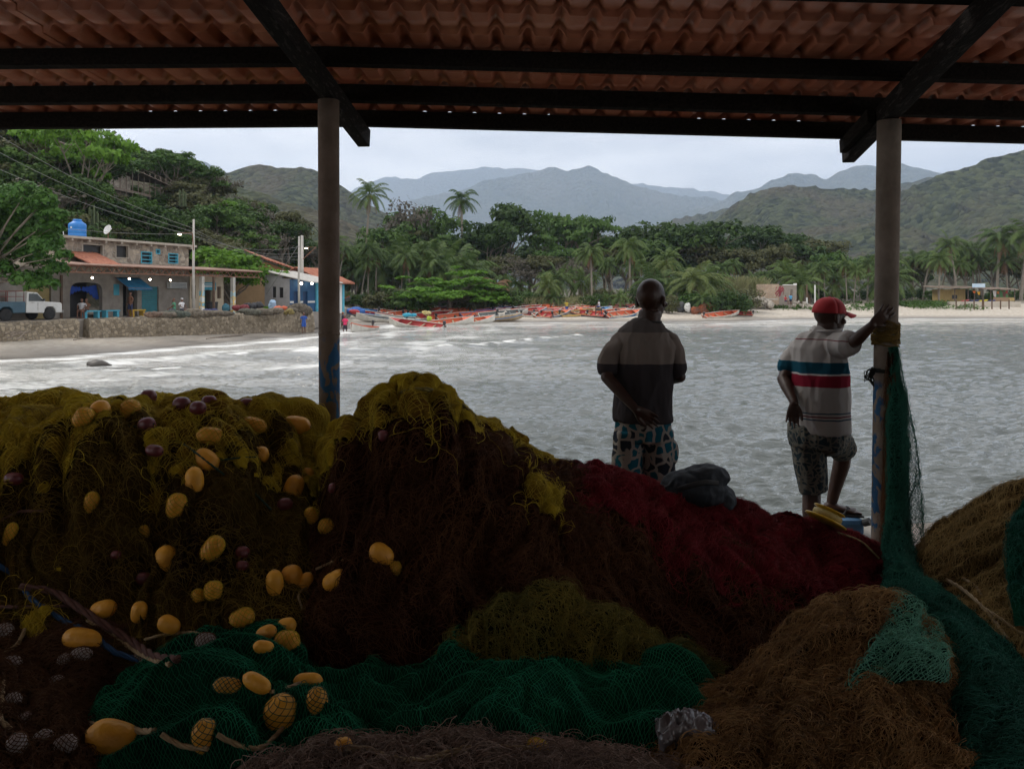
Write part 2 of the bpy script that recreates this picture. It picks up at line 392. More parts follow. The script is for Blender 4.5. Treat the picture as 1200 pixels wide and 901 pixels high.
MTM = veg_mat('mountain_forest', (.02, .035, .015), (.05, .06, .03), (.08, .08, .05), .18)
def ridge(prof, Yc, Yf, m, seed, cell, amp=.10, foot=3.0, gully=.16):
    px = np.array([p[0] for p in prof], float); py = np.array([p[1] for p in prof], float)
    n = int((px[-1] - px[0]) * Yc / 900 / cell); n = max(60, min(n, 620))
    x = np.linspace(px[0], px[-1], n)
    # smooth interpolation
    crest = np.interp(x, px, py); kk = max(3, int(n / (px[-1] - px[0]) * 3.5)); ker = np.hanning(kk + 2)[1:-1]; ker /= ker.sum()
    crest = np.convolve(np.pad(crest, kk, 'edge'), ker, 'same')[kk:-kk]
    zc = CAMZ - (crest - 345) * Yc / 900; X = (x - 600) * Yc / 900
    nv = max(50, min(int((Yc - Yf) * 1.25 / cell), 330))
    v = np.concatenate([np.linspace(0, 1, nv), 1 + np.linspace(0, 1, nv // 5)[1:] * .4])
    V, XX = np.meshgrid(v, X, indexing='ij'); ZC = np.broadcast_to(zc, V.shape)
    YY = Yf + (Yc - Yf) * V
    w = np.where(V <= 1, V ** .9, 1 - (V - 1) * 1.1)
    P = np.stack([XX, YY, 0 * XX], -1); sc = 1 / ((Yc - Yf) * .5)
    gl = np.abs(fbm(P * np.array([1.0, .35, 1]), sc * 2.2, 4, seed) - .5) * 2
    env = np.clip(4 * V * (1 - V), 0, 1) * (V <= 1)
    Z = foot + (ZC - foot) * w * (1 - gully * 2.2 * env * (1 - gl)) 
    Z += (fbm(P, sc * 7, 4, seed + 3) - .5) * amp * (zc.max() - foot) * (.15 + env)
    Z += (vnoise(P, 1 / (cell * 2.4), seed + 8) ** 2) * cell * 1.4
    sx = XX + (fbm(P, sc * 3, 2, seed + 5) - .5) * (Yc - Yf) * .25 * env
    o = mesh_np('hill', np.stack([sx, YY, Z], -1), grid_faces(*V.shape), m, True); return tag(o, kind='structure')
ridge([(1000, 312), (1020, 270), (1056, 226), (1086, 212), (1110, 203), (1140, 195), (1170, 184), (1200, 177), (1260, 160), (1340, 150), (1500, 160), (1700, 200)], 850, 380, HILLM, 1, 2.6)
ridge([(740, 320), (780, 296), (810, 275), (840, 257), (858, 243), (879, 229), (909, 219), (939, 219), (969, 222), (1008, 223), (1029, 225), (1060, 232), (1100, 250), (1150, 290)], 1000, 480, HILLM, 2, 3.0)
ridge([(180, 250), (220, 215), (240, 206), (266, 203), (292, 195), (310, 194), (324, 197), (356, 197), (373, 203), (402, 219), (419, 232), (445, 247), (475, 262), (520, 300), (560, 330)], 950, 450, HILLM, 3, 3.0)
ridge([(60, 300), (150, 220), (200, 205), (243, 210), (287, 222), (315, 229), (327, 237), (362, 244), (390, 252), (430, 275), (480, 310)], 520, 260, HILLM, 4, 2.0)
ridge([(620, 335), (700, 292), (740, 272), (777, 262), (810, 255), (852, 246), (900, 240), (1000, 235), (1056, 218), (1089, 208), (1130, 215), (1200, 240)], 1900, 1100, HILLM, 5, 6)
ridge([(700, 285), (760, 262), (800, 250), (840, 240), (864, 226), (891, 221), (909, 211), (933, 203), (951, 206), (966, 212), (990, 200), (1011, 194), (1032, 197), (1056, 193), (1098, 203), (1160, 215), (1300, 230)], 5200, 3300, MTM, 6, 16)
ridge([(380, 285), (430, 255), (460, 242), (495, 232), (540, 224), (567, 213), (600, 207), (625, 202), (650, 196), (664, 201), (678, 198), (690, 194), (703, 201), (722, 209), (745, 218), (790, 230), (830, 233), (870, 240), (920, 260), (1000, 290)], 6000, 3800, MTM, 7, 16, amp=.09)
ridge([(60, 230), (120, 190), (180, 180), (210, 184), (239, 192), (258, 200), (290, 215), (340, 235), (400, 250)], 5200, 3800, MTM, 8, 18)
ridge([(300, 260), (380, 236), (410, 226), (430, 216), (452, 207), (470, 210), (487, 211), (508, 203), (560, 198), (620, 199), (700, 212), (800, 222), (900, 235), (1000, 250)], 9000, 6800, MTM, 9, 28, amp=.05)
hz = MB().box((0, 5000, 850), (17600, 10400, 1720)).build('haze', None)
hm = bpy.data.materials.new('haze_air'); hm.use_nodes = True; hm.node_tree.nodes.clear()
pv = hm.node_tree.nodes.new('ShaderNodeVolumePrincipled'); pv.inputs['Color'].default_value = (.62, .74, .93, 1); pv.inputs['Density'].default_value = .00014; pv.inputs['Anisotropy'].default_value = 0.1
oo = hm.node_tree.nodes.new('ShaderNodeOutputMaterial'); hm.node_tree.links.new(pv.outputs[0], oo.inputs['Volume'])
hz.data.materials[0] = hm; tag(hz, kind='stuff')
# ================================================================== the quay and the open shed
CONC = mat('concrete', (.17, .15, .13), (.25, .23, .20), 2.5, .9, .5, 30)
DARKC = mat('unseen_dark_wall', (.085, .070, .056), (.13, .11, .09), 1.2, .95, .3, 12)  # dark tone of the unseen walls, chosen to limit fill light inside
fl = MB().box((0, -1.7, .4), (17, 14.5, 2.0)).build('quay_floor', CONC); tag(fl, kind='structure')
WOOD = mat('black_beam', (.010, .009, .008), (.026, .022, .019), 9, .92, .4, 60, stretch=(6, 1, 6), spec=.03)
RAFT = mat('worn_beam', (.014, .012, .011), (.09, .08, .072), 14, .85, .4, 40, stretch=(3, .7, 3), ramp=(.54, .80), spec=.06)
TILE = mat('roof_sheet_brown', (.40, .115, .060), (.56, .24, .15), 1.6, .30, .15, 90, island=.25, spec=.8)
def kink(x): x = np.asarray(x, float); return np.where(x > -1.04, -.0255 * (x + 1.04), .007 * (x + 1.04))
def rz(x, y): return CAMZ + 1.157 + kink(x) + (5.29 - np.asarray(y, float)) * .18
shed = thing('boat_shed', 'dark open shed of round posts and black beams under brown tile-pattern roofing', 'shed', (0, 4.6, 1.4))
def rzf(x, y): return float(rz(x, y))
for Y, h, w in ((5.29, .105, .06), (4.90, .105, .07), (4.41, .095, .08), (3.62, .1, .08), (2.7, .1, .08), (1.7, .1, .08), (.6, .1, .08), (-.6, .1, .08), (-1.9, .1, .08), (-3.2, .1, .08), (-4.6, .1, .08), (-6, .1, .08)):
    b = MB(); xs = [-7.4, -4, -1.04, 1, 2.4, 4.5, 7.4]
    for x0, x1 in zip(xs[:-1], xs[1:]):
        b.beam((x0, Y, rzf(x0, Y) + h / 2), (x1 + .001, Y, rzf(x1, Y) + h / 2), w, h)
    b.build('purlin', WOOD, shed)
rd = Vector((.092, 1, -.179))
def rafter(p, t0, t1, name='rafter'):
    p = Vector(p); b = MB(); a = p + rd * t0; e = p + rd * t1
    b.beam(a, e, .085, .125)
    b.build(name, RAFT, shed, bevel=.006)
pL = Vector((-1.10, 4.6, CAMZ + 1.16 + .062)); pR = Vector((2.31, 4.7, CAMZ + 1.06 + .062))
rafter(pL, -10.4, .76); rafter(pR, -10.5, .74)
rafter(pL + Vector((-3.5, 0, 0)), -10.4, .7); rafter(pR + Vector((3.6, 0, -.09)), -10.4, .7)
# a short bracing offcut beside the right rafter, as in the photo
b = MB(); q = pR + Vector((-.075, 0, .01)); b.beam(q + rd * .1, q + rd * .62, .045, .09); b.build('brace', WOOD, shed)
# roofing sheets, each a corrugated and stepped tile-pattern sheet
def tile_sheet(x0, x1, y0, y1, lift):
    PT = .172; xs = np.array(sorted({min(max((k + f) * PT, x0), x1) for k in range(int(x0 / PT) - 2, int(x1 / PT) + 2) for f in (0, .22, .27, .33, .40, .46, .5, .54, .60, .67, .73, .78) if x0 - PT < (k + f) * PT < x1 + PT})); step = .222
    ylist = []
    k = math.floor(y0 / step)
    while k * step < y1:
        for f, dz in ((0.0, .0), (.5, -.017), (.955, -.034), (.975, .002)):
            y = (k + f) * step
            if y0 <= y <= y1: ylist.append((y, dz))
        k += 1
    ya = np.array([a for a, _ in ylist]); dz = np.array([d for _, d in ylist])
    X, Y = np.meshgrid(xs, ya); ph = (X / .172) % 1.0
    w = np.interp(np.abs(ph - .5), [0, .04, .10, .17, .23, .28], [0, .03, .16, .50, .88, 1])     # rounded ridge, flat pan
    Z = rz(X, Y) + .092 + lift + (1 - w) * .036 - dz[:, None] * (1.0)
    # the steps follow the waves: shift rows a little on the ridges
    Y2 = Y - (1 - w) * .03
    Z = Z - np.clip((Y - 5.27) / .1, 0, 1) * (1 - w) * .012
    return np.stack([X, Y2, Z], -1)
seams = [-7.4, -6.4, -5.45, -4.5, -3.52, -2.6, -1.62, -.68, .26, 1.2, 2.14, 3.08, 4.02, 4.96, 5.9, 6.9, 7.4]
for i, (a, c) in enumerate(zip(seams[:-1], seams[1:])):
    for j, (y0, y1) in enumerate(((-6.2, -1.2), (-1.25, 1.9), (1.85, 3.75), (3.7, 5.40))):  # rows behind the camera are unseen, added to darken the inside
        P = tile_sheet(a, c + .03, y0, y1, .004 * (i % 2) + .005 * (3 - j))
        o = mesh_np('roof_sheet', P, grid_faces(*P.shape[:2]), TILE, False, shed, origin=shed.location)
        s = o.modifiers.new('s', 'SOLIDIFY'); s.thickness = .004; s.offset = 1
# posts
def post_mat(name, c1, c2, blue, seed):
    m = mat(name, c1, c2, 5, .75, .3, 40, spec=.15); t = m.node_tree; l = t.links.new; mi = t.nodes[m['mixnode']]
    co = t.nodes.new('ShaderNodeTexCoord'); mp_ = t.nodes.new('ShaderNodeMapping'); mp_.inputs['Location'].default_value = (seed, 0, 0); mp_.inputs['Scale'].default_value = (9, 9, 5); l(co.outputs['Object'], mp_.inputs[0])
    v = t.nodes.new('ShaderNodeTexNoise'); v.inputs['Scale'].default_value = 1.7; v.inputs['Detail'].default_value = 6; v.inputs['Distortion'].default_value = .9; l(mp_.outputs[0], v.inputs['Vector'])
    r = t.nodes.new('ShaderNodeMapRange'); r.inputs[1].default_value = .50; r.inputs[2].default_value = .535; l(v.outputs[0], r.inputs[0])
    s = t.nodes.new('ShaderNodeSeparateXYZ'); g = t.nodes.new('ShaderNodeNewGeometry'); l(g.outputs['Position'], s.inputs[0])
    lo = t.nodes.new('ShaderNodeMapRange'); lo.inputs[1].default_value = blue + .02; lo.inputs[2].default_value = blue - .02; l(s.outputs['Z'], lo.inputs[0])
    mu = t.nodes.new('ShaderNodeMath'); mu.operation = 'MULTIPLY'; l(r.outputs[0], mu.inputs[0]); l(lo.outputs[0], mu.inputs[1])
    a = t.nodes.new('ShaderNodeMix'); a.data_type = 'RGBA'; l(mi.outputs[2], a.inputs[6]); a.inputs[7].default_value = (.02, .075, .16, 1); l(mu.outputs[0], a.inputs[0])
    l(a.outputs[2], t.nodes['Principled BSDF'].inputs['Base Color']); return m
PM1 = post_mat('post_paint_left', (.11, .082, .062), (.16, .12, .095), CAMZ - (398 - 345) * 4.6 / 900, 3)
PM2 = post_mat('post_paint_right', (.14, .115, .092), (.20, .165, .135), CAMZ - (448 - 345) * 4.7 / 900, 9)
def post(xt, xb, Y, r0, r1, zt, m, joint=None):
    n = 24; pts = []; zb = 1.38
    for i in range(n + 1):
        f = i / n; pts.append((xb + (xt - xb) * f, Y, zb + (zt - zb) * f))
    b = MB().tube(pts, [r1 + (r0 - r1) * i / n for i in range(n + 1)], 28)
    if joint: b.tube([(xb + (xt - xb) * .45, Y, joint - .008), (xb + (xt - xb) * .45, Y, joint + .008)], r1 + .003, 28)
    return b.build('post', m, shed, smooth=True)
xa = -215 * 4.6 / 900
po = post(xa, xa + .008, 4.6, .063, .061, CAMZ + 1.16, PM1, CAMZ - (391 - 345) * 4.6 / 900)
po2 = post(442 * 4.7 / 900, 434 * 4.7 / 900, 4.7, .069, .066, CAMZ + 1.06, PM2)
post(xa - 3.5, xa - 3.5, 4.6, .066, .064, CAMZ + 1.16, PM1); post(5.9, 5.9, 4.7, .076, .073, CAMZ + .96, PM2)
# unseen back and side walls behind and beside the camera, added to block light
MB().box((0, -6.3, 3.35), (15, .2, 4.1)).build('wall', DARKC, shed)
for sx in (-7.2, 7.2):
    MB().prism([(sx, -6.19, 1.3), (sx, -1.5, 1.3), (sx, -1.5, rzf(sx, -1.5) + .09), (sx, -6.19, rzf(sx, -6.19) + .09)], (.15 if sx > 0 else -.15, 0, 0)).build('wall', DARKC, shed)
# ================================================================== village on the left
PROM = mat('road_dust', (.20, .18, .155), (.28, .25, .22), 1.5, .95, .3, 20)
wl0 = Vector((-28.4, 42.6, 0)); wd = Vector((.532, .846, 0)).normalized()
poly = [wl0 - wd * 26 + Vector((-.3, .2, 0)), wl0 + wd * 23 + Vector((-.3, .2, 0)), Vector((-17, 75, 0)), Vector((-18.5, 88, 0)), Vector((-34, 96, 0)), Vector((-52, 74, 0)), Vector((-70, 20, 0))]
b = MB().prism([(p.x, p.y, .2) for p in poly], (0, 0, 1.3)); tag(b.build('road', PROM), kind='structure')
WALLM = masonry('rubble_wall', (.14, .11, .075), (.34, .28, .20), (.21, .175, .13), 4.5, .9)
def rubble(s0, s1, zt0, zt1, th=.75):
    n = int((s1 - s0) / .22); xs = np.linspace(s0, s1, n); 
    prof = [(-.5, -.15), (-.48, .2), (-.44, .5), (-.42, .75), (-.38, .93), (-.2, 1.0), (.1, 1.0), (.3, .98), (.36, .6), (.36, -.1)]
    V = []
    for s in xs:
        p = wl0 + wd * s; zt = zt0 + (zt1 - zt0) * (s - s0) / (s1 - s0); nn = Vector((wd.y, -wd.x, 0))
        for a, h in prof:
            q = p - nn * a * th * 1.3; V.append((q.x, q.y, .15 + (zt - .15) * h))
    V = np.array(V); V += (np.stack([fbm(V, 1.6, 3, 70 + k) for k in range(3)], -1) - .5) * np.array([.3, .3, .22])
    F = grid_faces(n, len(prof)); o = mesh_np('sea_wall', V, F, WALLM, True)
    V2 = V.reshape(n, len(prof), 3)
    caps = MB(); caps.add(V2[0], [tuple(range(len(prof)))]); caps.add(V2[-1], [tuple(range(len(prof)))[::-1]])
    caps.build('wall_end', WALLM, o)
    return o
tag(rubble(-26, 4.1, 1.52, 1.56), 'low rubble sea wall stretch in front of the parked truck', 'wall')
tag(rubble(4.75, 22.8, 1.58, 1.72), 'long rubble sea wall stretch running from the steps to the blue house', 'wall')
STONE = masonry('stone_facing', (.17, .14, .11), (.42, .36, .28), (.30, .27, .23), 3.2, .6)
STUC = mat('grey_render', (.20, .175, .15), (.30, .27, .235), 1.3, .9, .35, 12)
CREAM = mat('cream_plaster', (.62, .53, .40), (.52, .44, .33), 1.5, .9, .2, 14)
GREYW = mat('grey_plaster', (.36, .35, .35), (.28, .27, .27), 1.3, .9)
BLUEW = mat('blue_plaster', (.012, .065, .17), (.02, .09, .21), 1.3, .8)
LBLUE = mat('light_blue_paint', (.08, .38, .50), (.06, .30, .42), 3, .7)
TEALD = mat('teal_shutter', (.03, .17, .21), (.04, .21, .25), 3, .6)
REDT = mat('red_roof_tiles', (.27, .085, .05), (.40, .16, .09), 3.5, .8, .6, 9, stretch=(1, 1, 1))
DARK = mat('dark_opening', (.010, .010, .012), (.02, .018, .016), 2, .5)
BROWNW = mat('brown_wood', (.09, .055, .035), (.14, .09, .06), 4, .8, .3, 30)
SLAB = mat('slab_edge', (.32, .28, .23), (.42, .38, .32), 2, .9)
def lamp_m(s): return mat('lamp_glow', (1, .9, .75), rough=.5, emit=((1, .86, .66), s))
GLOW = lamp_m(14)
ZF = 1.5
class Front:
    """a street front: the vertical plane through P along d; n points out of the wall"""
    def __init__(s, P, d): s.P = Vector(P); s.d = Vector(d).normalized(); s.n = Vector((s.d.y, -s.d.x, 0))
    def t(s, px):
        k = (px - 600) / 900; return (s.P.x - k * s.P.y) / (k * s.d.y - s.d.x)
    def pt(s, px, py, off=0):
        p = s.P + s.d * s.t(px); z = CAMZ - (py - 345) * p.y / 900
        return Vector((p.x, p.y, z)) + s.n * off
    def w(s, t, z, off=0): p = s.P + s.d * t; return Vector((p.x, p.y, z)) + s.n * off
    def zz(s, px, py): return s.pt(px, py).z
    def panel(s, b, t0, t1, z0, z1, o0, o1):
        """box between two positions along the wall, two heights and two offsets"""
        b.prism([s.w(t0, z0, o0), s.w(t1, z0, o0), s.w(t1, z1, o0), s.w(t0, z1, o0)], s.n * (o1 - o0)); return b
    def wall(s, b, t0, t1, z0, z1, th, holes):
        """wall from t0 to t1 with rectangular holes (ta, tb, za, zb), front face at offset 0"""
        xs = sorted(set([t0, t1] + [h[0] for h in holes] + [h[1] for h in holes]))
        for a, c in zip(xs[:-1], xs[1:]):
            hs = sorted([h for h in holes if h[0] <= a + 1e-6 and h[1] >= c - 1e-6], key=lambda h: h[2]); z = z0
            for h in hs:
                if h[2] > z + .01: s.panel(b, a, c, z, h[2], -th, 0)
                z = h[3]
            if z1 > z + .01: s.panel(b, a, c, z, z1, -th, 0)
        return b
F1 = Front(FP, FD)
def px_hole(F, x0, x1, y0, y1):
    a, c = F.t(x0), F.t(x1); m = (x0 + x1) / 2
    return (a, c, F.zz(m, y1), F.zz(m, y0))
# ---- two-storey stone house
T0, T1 = F1.t(72), F1.t(221); ZM = 4.45; ZT = 6.72
house = thing('stone_house', 'two-storey rubble-stone house with flat roof and blue tank, behind the truss canopy', 'house', FP + Vector((0, 0, ZF)))
up = [px_hole(F1, 96, 121, 286, 302), px_hole(F1, 135, 151, 287, 303), px_hole(F1, 165, 178, 295, 309), px_hole(F1, 182.5, 187.5, 292, 298), px_hole(F1, 197, 208.5, 297, 309)]
lo = [(F1.t(82), F1.t(120), ZF, F1.zz(100, 331)), (F1.t(144), F1.t(161), ZF, F1.zz(152, 328)), (F1.t(166), F1.t(186), ZF, F1.zz(175, 336)), px_hole(F1, 133, 139.5, 333, 346)]
b = MB(); F1.wall(b, T0, T1, ZM, ZT, .3, up)
for px0 in (T0, T1 - .3): F1.panel(b, px0, px0 + .3, ZM, ZT, -7, -.3)
F1.panel(b, T0 + .3, T1 - .3, ZM, ZT, -7, -6.7); b.build('upper_wall', STONE, house)
b = MB(); F1.wall(b, T0, T1, ZF, ZM - .004, .3, lo); F1.panel(b, T0, T0 + .3, ZF, ZM - .004, -7, -.3); F1.panel(b, T1 - .3, T1, ZF, ZM - .004, -7, -.3); b.build('lower_wall', STUC, house)
b = MB(); F1.panel(b, T0 - .2, T1 + .35, ZT, ZT + .16, -7.2, .5)
for k in range(9): tt = T0 + .4 + k * (T1 - T0 - .6) / 8; F1.panel(b, tt, tt + .14, ZT - .16, ZT - .004, -.1, .42)
b.build('roof', SLAB, house)
b = MB(); F1.panel(b, T0 + .3, T1 - .3, ZM - .1, ZM + .1, -6.7, -.31); b.build('storey_floor', SLAB, house)
for i, h in enumerate(up):
    blue = i > 1; b = MB(); w = .07
    for a, c, z0, z1 in ((h[0], h[1], h[3] - w, h[3]), (h[0], h[1], h[2], h[2] + w), (h[0], h[0] + w, h[2] + w, h[3] - w), (h[1] - w, h[1], h[2] + w, h[3] - w)): F1.panel(b, a, c, z0, z1, -.2, .04)
    if blue and h[3] - h[2] > .5:
        for k in (1, 2): z = h[2] + (h[3] - h[2]) * k / 3; F1.panel(b, h[0] + w, h[1] - w, z - .03, z + .03, -.12, 0)
    wn_ = b.build('window', LBLUE if blue else SLAB, house)
    b = MB(); F1.panel(b, h[0], h[1], h[2], h[3], -.26, -.22); b.build('pane', DARK, wn_)
# arch with blue curtains, dark doorway, shutter, awning
h = lo[0]; b = MB(); F1.panel(b, h[0], h[1], h[2], h[3], -1.6, -1.5); 
b.build('arch_recess', DARK, house)
tm, hw = (h[0] + h[1]) / 2, (h[1] - h[0]) / 2
for sg in (-1, 1):
    b = MB(); pts = [F1.w(tm + sg * hw, h[3] + .01, .012)] + [F1.w(tm + sg * (hw * math.cos(a) ** .5), h[3] - .9 + .9 * math.sin(a) ** .6, .012) for a in np.linspace(.02, 1.5, 9)]
    b.prism(pts, F1.n * -.3); b.build('arch_spandrel', STUC, house)
BCUR = mat('blue_cloth', (.01, .05, .30), (.015, .07, .38), 3, .8)
for sg in (-1, 1):
    b = MB(); n = 9; top = h[3] - .15
    for k in range(n):
        f = k / n; x = tm + sg * (.06 + f * (hw - .15)); ln = .35 + .75 * (f ** 1.4)
        b.beam(F1.w(x, top - .25 * (1 - f), -.5 - .08 * (k % 2)), F1.w(x + sg * .22, top - ln, -.5 - .08 * (k % 2)), .26, .03, F1.n)
    b.build('curtain', BCUR, house)
h = lo[1]; b = MB(); F1.panel(b, h[0], h[1], h[2], h[3], -1.2, -1.1); b.build('doorway', DARK, house)
h = lo[2]; b = MB()
for k in range(14): z = h[2] + (h[3] - h[2]) * k / 14; F1.panel(b, h[0], h[1], z + .012, z + (h[3] - h[2]) / 14, -.2, -.14 - .02 * (k % 2))
b.build('roller_shutter', TEALD, house)
h = lo[3]; b = MB(); F1.panel(b, h[0], h[1], h[2], h[3], -.16, .03); b.build('window_shutter', LBLUE, house)
b = MB(); F1.panel(b, F1.t(70), F1.t(72.5), ZF, 4.3, .01, .09); b.build('drain_pipe', BROWNW, house)
# red tiled lean-to roof over the first bay
c0, c1 = F1.t(75), F1.t(112); 
P_ = []; n = 22
for i in range(n + 1):
    for j in range(9):
        t_ = c0 + (c1 - c0) * i / n; f = j / 8; off = 2.6 * (1 - f) + .02; z = 4.86 + .95 * f
        q = F1.w(t_, z + .04 * math.sin(i / n * 60) + .03 * (j % 2), off); P_.append(q)
o = mesh_np('porch_roof', P_, grid_faces(n + 1, 9), REDT, False, house, origin=house.location); o.modifiers.new('s', 'SOLIDIFY').thickness = .08
# ---- beige shop with teal door
T2, T3 = F1.t(222.5), F1.t(262); ZB = 4.55
shop = thing('cream_shop', 'small cream one-storey shop with a teal doorway under a blue sign', 'shop', F1.w(T2, ZF))
sh = [(F1.t(237), F1.t(250), ZF, F1.zz(243, 340)), px_hole(F1, 224.5, 229.5, 334, 350), px_hole(F1, 254.5, 259, 336, 350)]
b = MB(); F1.wall(b, T2, T3, ZF, ZB, .3, sh); F1.panel(b, T3 - .3, T3, ZF, ZB, -6, -.3); b.build('wall', CREAM, shop)
b = MB(); F1.panel(b, T2, T3 + .2, ZB + .003, ZB + .12, -6, .25); b.build('roof', SLAB, shop)
h = sh[0]; b = MB(); F1.panel(b, h[0], h[1], h[2], h[3], -.9, -.8); b.build('door', mat('teal_door', (.02, .10, .10), (.03, .13, .12), 3, .6), shop)
for h in sh[1:]: b = MB(); F1.panel(b, h[0], h[1], h[2], h[3], -.2, -.15); b.build('shutter', BROWNW, shop)
b = MB(); F1.panel(b, F1.t(236), F1.t(252), F1.zz(244, 340), F1.zz(244, 331), .02, .10); sg_ = b.build('sign', LBLUE, shop)
b = MB(); b.mi = 0; F1.panel(b, F1.t(237), F1.t(251), F1.zz(244, 336.4), F1.zz(244, 334.8), .101, .11)
F1.panel(b, F1.t(239), F1.t(248), F1.zz(244, 333.6), F1.zz(244, 332.6), .101, .11); b.build('white_lettering_band', mat('white_paint', (.72, .72, .70), (.62, .62, .60), 4, .6), sg_)
WHITE = MATS['white_paint']
# ---- rear stone annex and yellow shuttered garage left of the house, behind the almond tree
T4 = F1.t(-60)
gar = thing('garage_building', 'old low stone garage with a yellow shutter, half behind the broad-leaved tree', 'garage', F1.w(T4, ZF))
gh = [(F1.t(31), F1.t(60), ZF, F1.zz(45, 334))]
b = MB(); F1.wall(b, T4, T0 - .05, ZF, 4.7, .3, gh); b.build('wall', STUC, gar)
b = MB(); F1.panel(b, T4, T0 - .05, 4.703, 4.85, -6, .2); b.build('roof', SLAB, gar)
h = gh[0]; b = MB()
for k in range(16): z = h[2] + (h[3] - h[2]) * k / 16; F1.panel(b, h[0], h[1], z + .01, z + (h[3] - h[2]) / 16, -.22, -.15 - .02 * (k % 2))
b.build('roller_shutter', mat('ochre_shutter', (.26, .20, .07), (.32, .25, .10), 2, .7), gar)
b = MB(); F1.panel(b, F1.t(62), F1.t(72), F1.zz(67, 319), F1.zz(67, 312), .05, .12); b.build('sign_board', WHITE, gar)
# ---- truss canopy
F2 = Front(FP + FN * 3.1, FD)
RUST = mat('rusty_steel', (.17, .075, .045), (.26, .13, .08), 4, .8, .2, 20)
can = thing('truss_canopy', 'long rusty lattice-truss canopy with thin tiled roof along the shop fronts', 'canopy', F2.w(F2.t(75), ZF))
ca, cb = F2.t(75.5), F2.t(304)
b = MB(); n = 60
for i in range(n):
    t0_, t1_ = ca + (cb - ca) * i / n, ca + (cb - ca) * (i + .96) / n
    b.prism([F2.w(t0_, 4.86, .35), F2.w(t1_, 4.86, .35), F2.w(t1_, 4.86 + .30, -3.0), F2.w(t0_, 4.86 + .30, -3.0)], (0, 0, .07))
b.build('roof', mat('weathered_tiles', (.26, .15, .11), (.36, .24, .19), 3, .85, .4, 12), can)
b = MB(); zt, zb = 4.84, 4.42; b.beam(F2.w(ca, zt), F2.w(cb, zt), .09, .07); b.beam(F2.w(ca, zb), F2.w(cb, zb), .09, .07)
n = 26
for i in range(n):
    a = ca + (cb - ca) * i / n; c = ca + (cb - ca) * (i + 1) / n
    b.beam(F2.w(a, zb), F2.w((a + c) / 2, zt), .05, .045); b.beam(F2.w((a + c) / 2, zt), F2.w(c, zb), .05, .045)
for k in range(6):
    t_ = ca + (cb - ca) * (k + .3) / 6; b.beam(F2.w(t_, zt - .03), F2.w(t_, zt + .1, -2.95), .08, .08)
b.build('truss', RUST, can)
PAINTED = masonry('painted_column', (.75, .72, .66), (.10, .35, .45), (.70, .45, .12), 2.2, .1)
PGREY = mat('column_grey', (.36, .34, .31), (.46, .44, .40), 2, .85)
for px in (236.5, 273):
    t_ = F2.t(px); pc = MB(); F2.panel(pc, t_ - .13, t_ + .13, ZF, 4.38, -.13, .13); cc = pc.build('column', PGREY, can)
    pc = MB(); F2.panel(pc, t_ - .135, t_ + .135, ZF + .01, 3.3, -.135, .135); pc.build('mural_paint', PAINTED, cc)
t_ = F2.t(250.5); pc = MB(); F2.panel(pc, t_ - .07, t_ + .07, ZF, 4.38, -.07, .07); pc.build('column', BROWNW, can)
for px in (30 + 46, 160):
    t_ = F2.t(px) + .2
# ---- street lamps under the canopy, each a lit bulb on a bracket
for px, py, lab in ((124, 325.5, 'bright bulkhead lamp left of the blue awning'), (167, 326.5, 'lit bulb just right of the blue awning'), (191, 327.5, 'lit bulb above the teal roller shutter and grey wall'), (214.5, 328.3, 'lit bulb at the cream shop end of the canopy')):
    p = F2.pt(px, py, -1.2)
    t = thing('lamp', lab, 'lamp', p, 'lit lamps under the truss canopy')
    MB().ell(p, (.07, .07, .07), None, 12, 8).build('bulb', GLOW, t, True)
    b = MB().tube([p + Vector((0, 0, .09)), (p.x, p.y, 4.86)], .02, 6); b.lathe(p, [(.03, .09), (.13, .06), (.14, .075), (.03, .12)], 12); b.build('shade', RUST, t)
# awning
t = thing('awning', 'sagging blue fabric awning over the dark doorway', 'awning', F1.pt(153, 325))
b = MB(); a0, a1 = F1.t(134), F1.t(163); n = 14; P_ = []
for i in range(n + 1):
    for j in range(6):
        f = j / 5; x = a0 + (a1 - a0) * i / n; z = 4.25 - .70 * f - .10 * math.sin(math.pi * i / n) * f - .05 * math.sin(i * 1.9) * f; P_.append(F1.w(x, z, .05 + 1.25 * f))
for i in range(n + 1): P_.append(F1.w(a0 + (a1 - a0) * i / n, 3.38 - .06 * (i % 2), 1.32))
P2_ = []
for i in range(n + 1): P2_ += P_[i * 6:(i + 1) * 6] + [P_[6 * (n + 1) + i]]
AWN = mat('blue_awning', (.015, .14, .30), (.02, .18, .36), 3, .7)
mesh_np('canvas', P2_, grid_faces(n + 1, 7), AWN, True, t, origin=t.location).modifiers.new('s', 'SOLIDIFY').thickness = .02
b = MB(); b.tube([F1.w(a0, 4.25, .03), F1.w(a0, 3.5, 1.3), F1.w(a1, 3.45, 1.3), F1.w(a1, 4.25, .03)], .02, 6); b.build('frame', RUST, t)
# air conditioner
t = thing('air_conditioner', 'long pale air conditioning unit on the grey wall beneath the bulbs', 'air conditioner', F1.pt(205, 335))
b = MB(); F1.panel(b, F1.t(195), F1.t(214.5), F1.zz(205, 338), F1.zz(205, 331), .02, .4); b.build('casing', mat('appliance_white', (.55, .58, .58), (.48, .50, .50), 3, .5), t, bevel=.02)
b = MB()
for k in range(4): z = F1.zz(205, 337.2 - k * 1.3); F1.panel(b, F1.t(196), F1.t(213.5), z, z + .03, .402, .41)
b.build('grille', DARK, t)
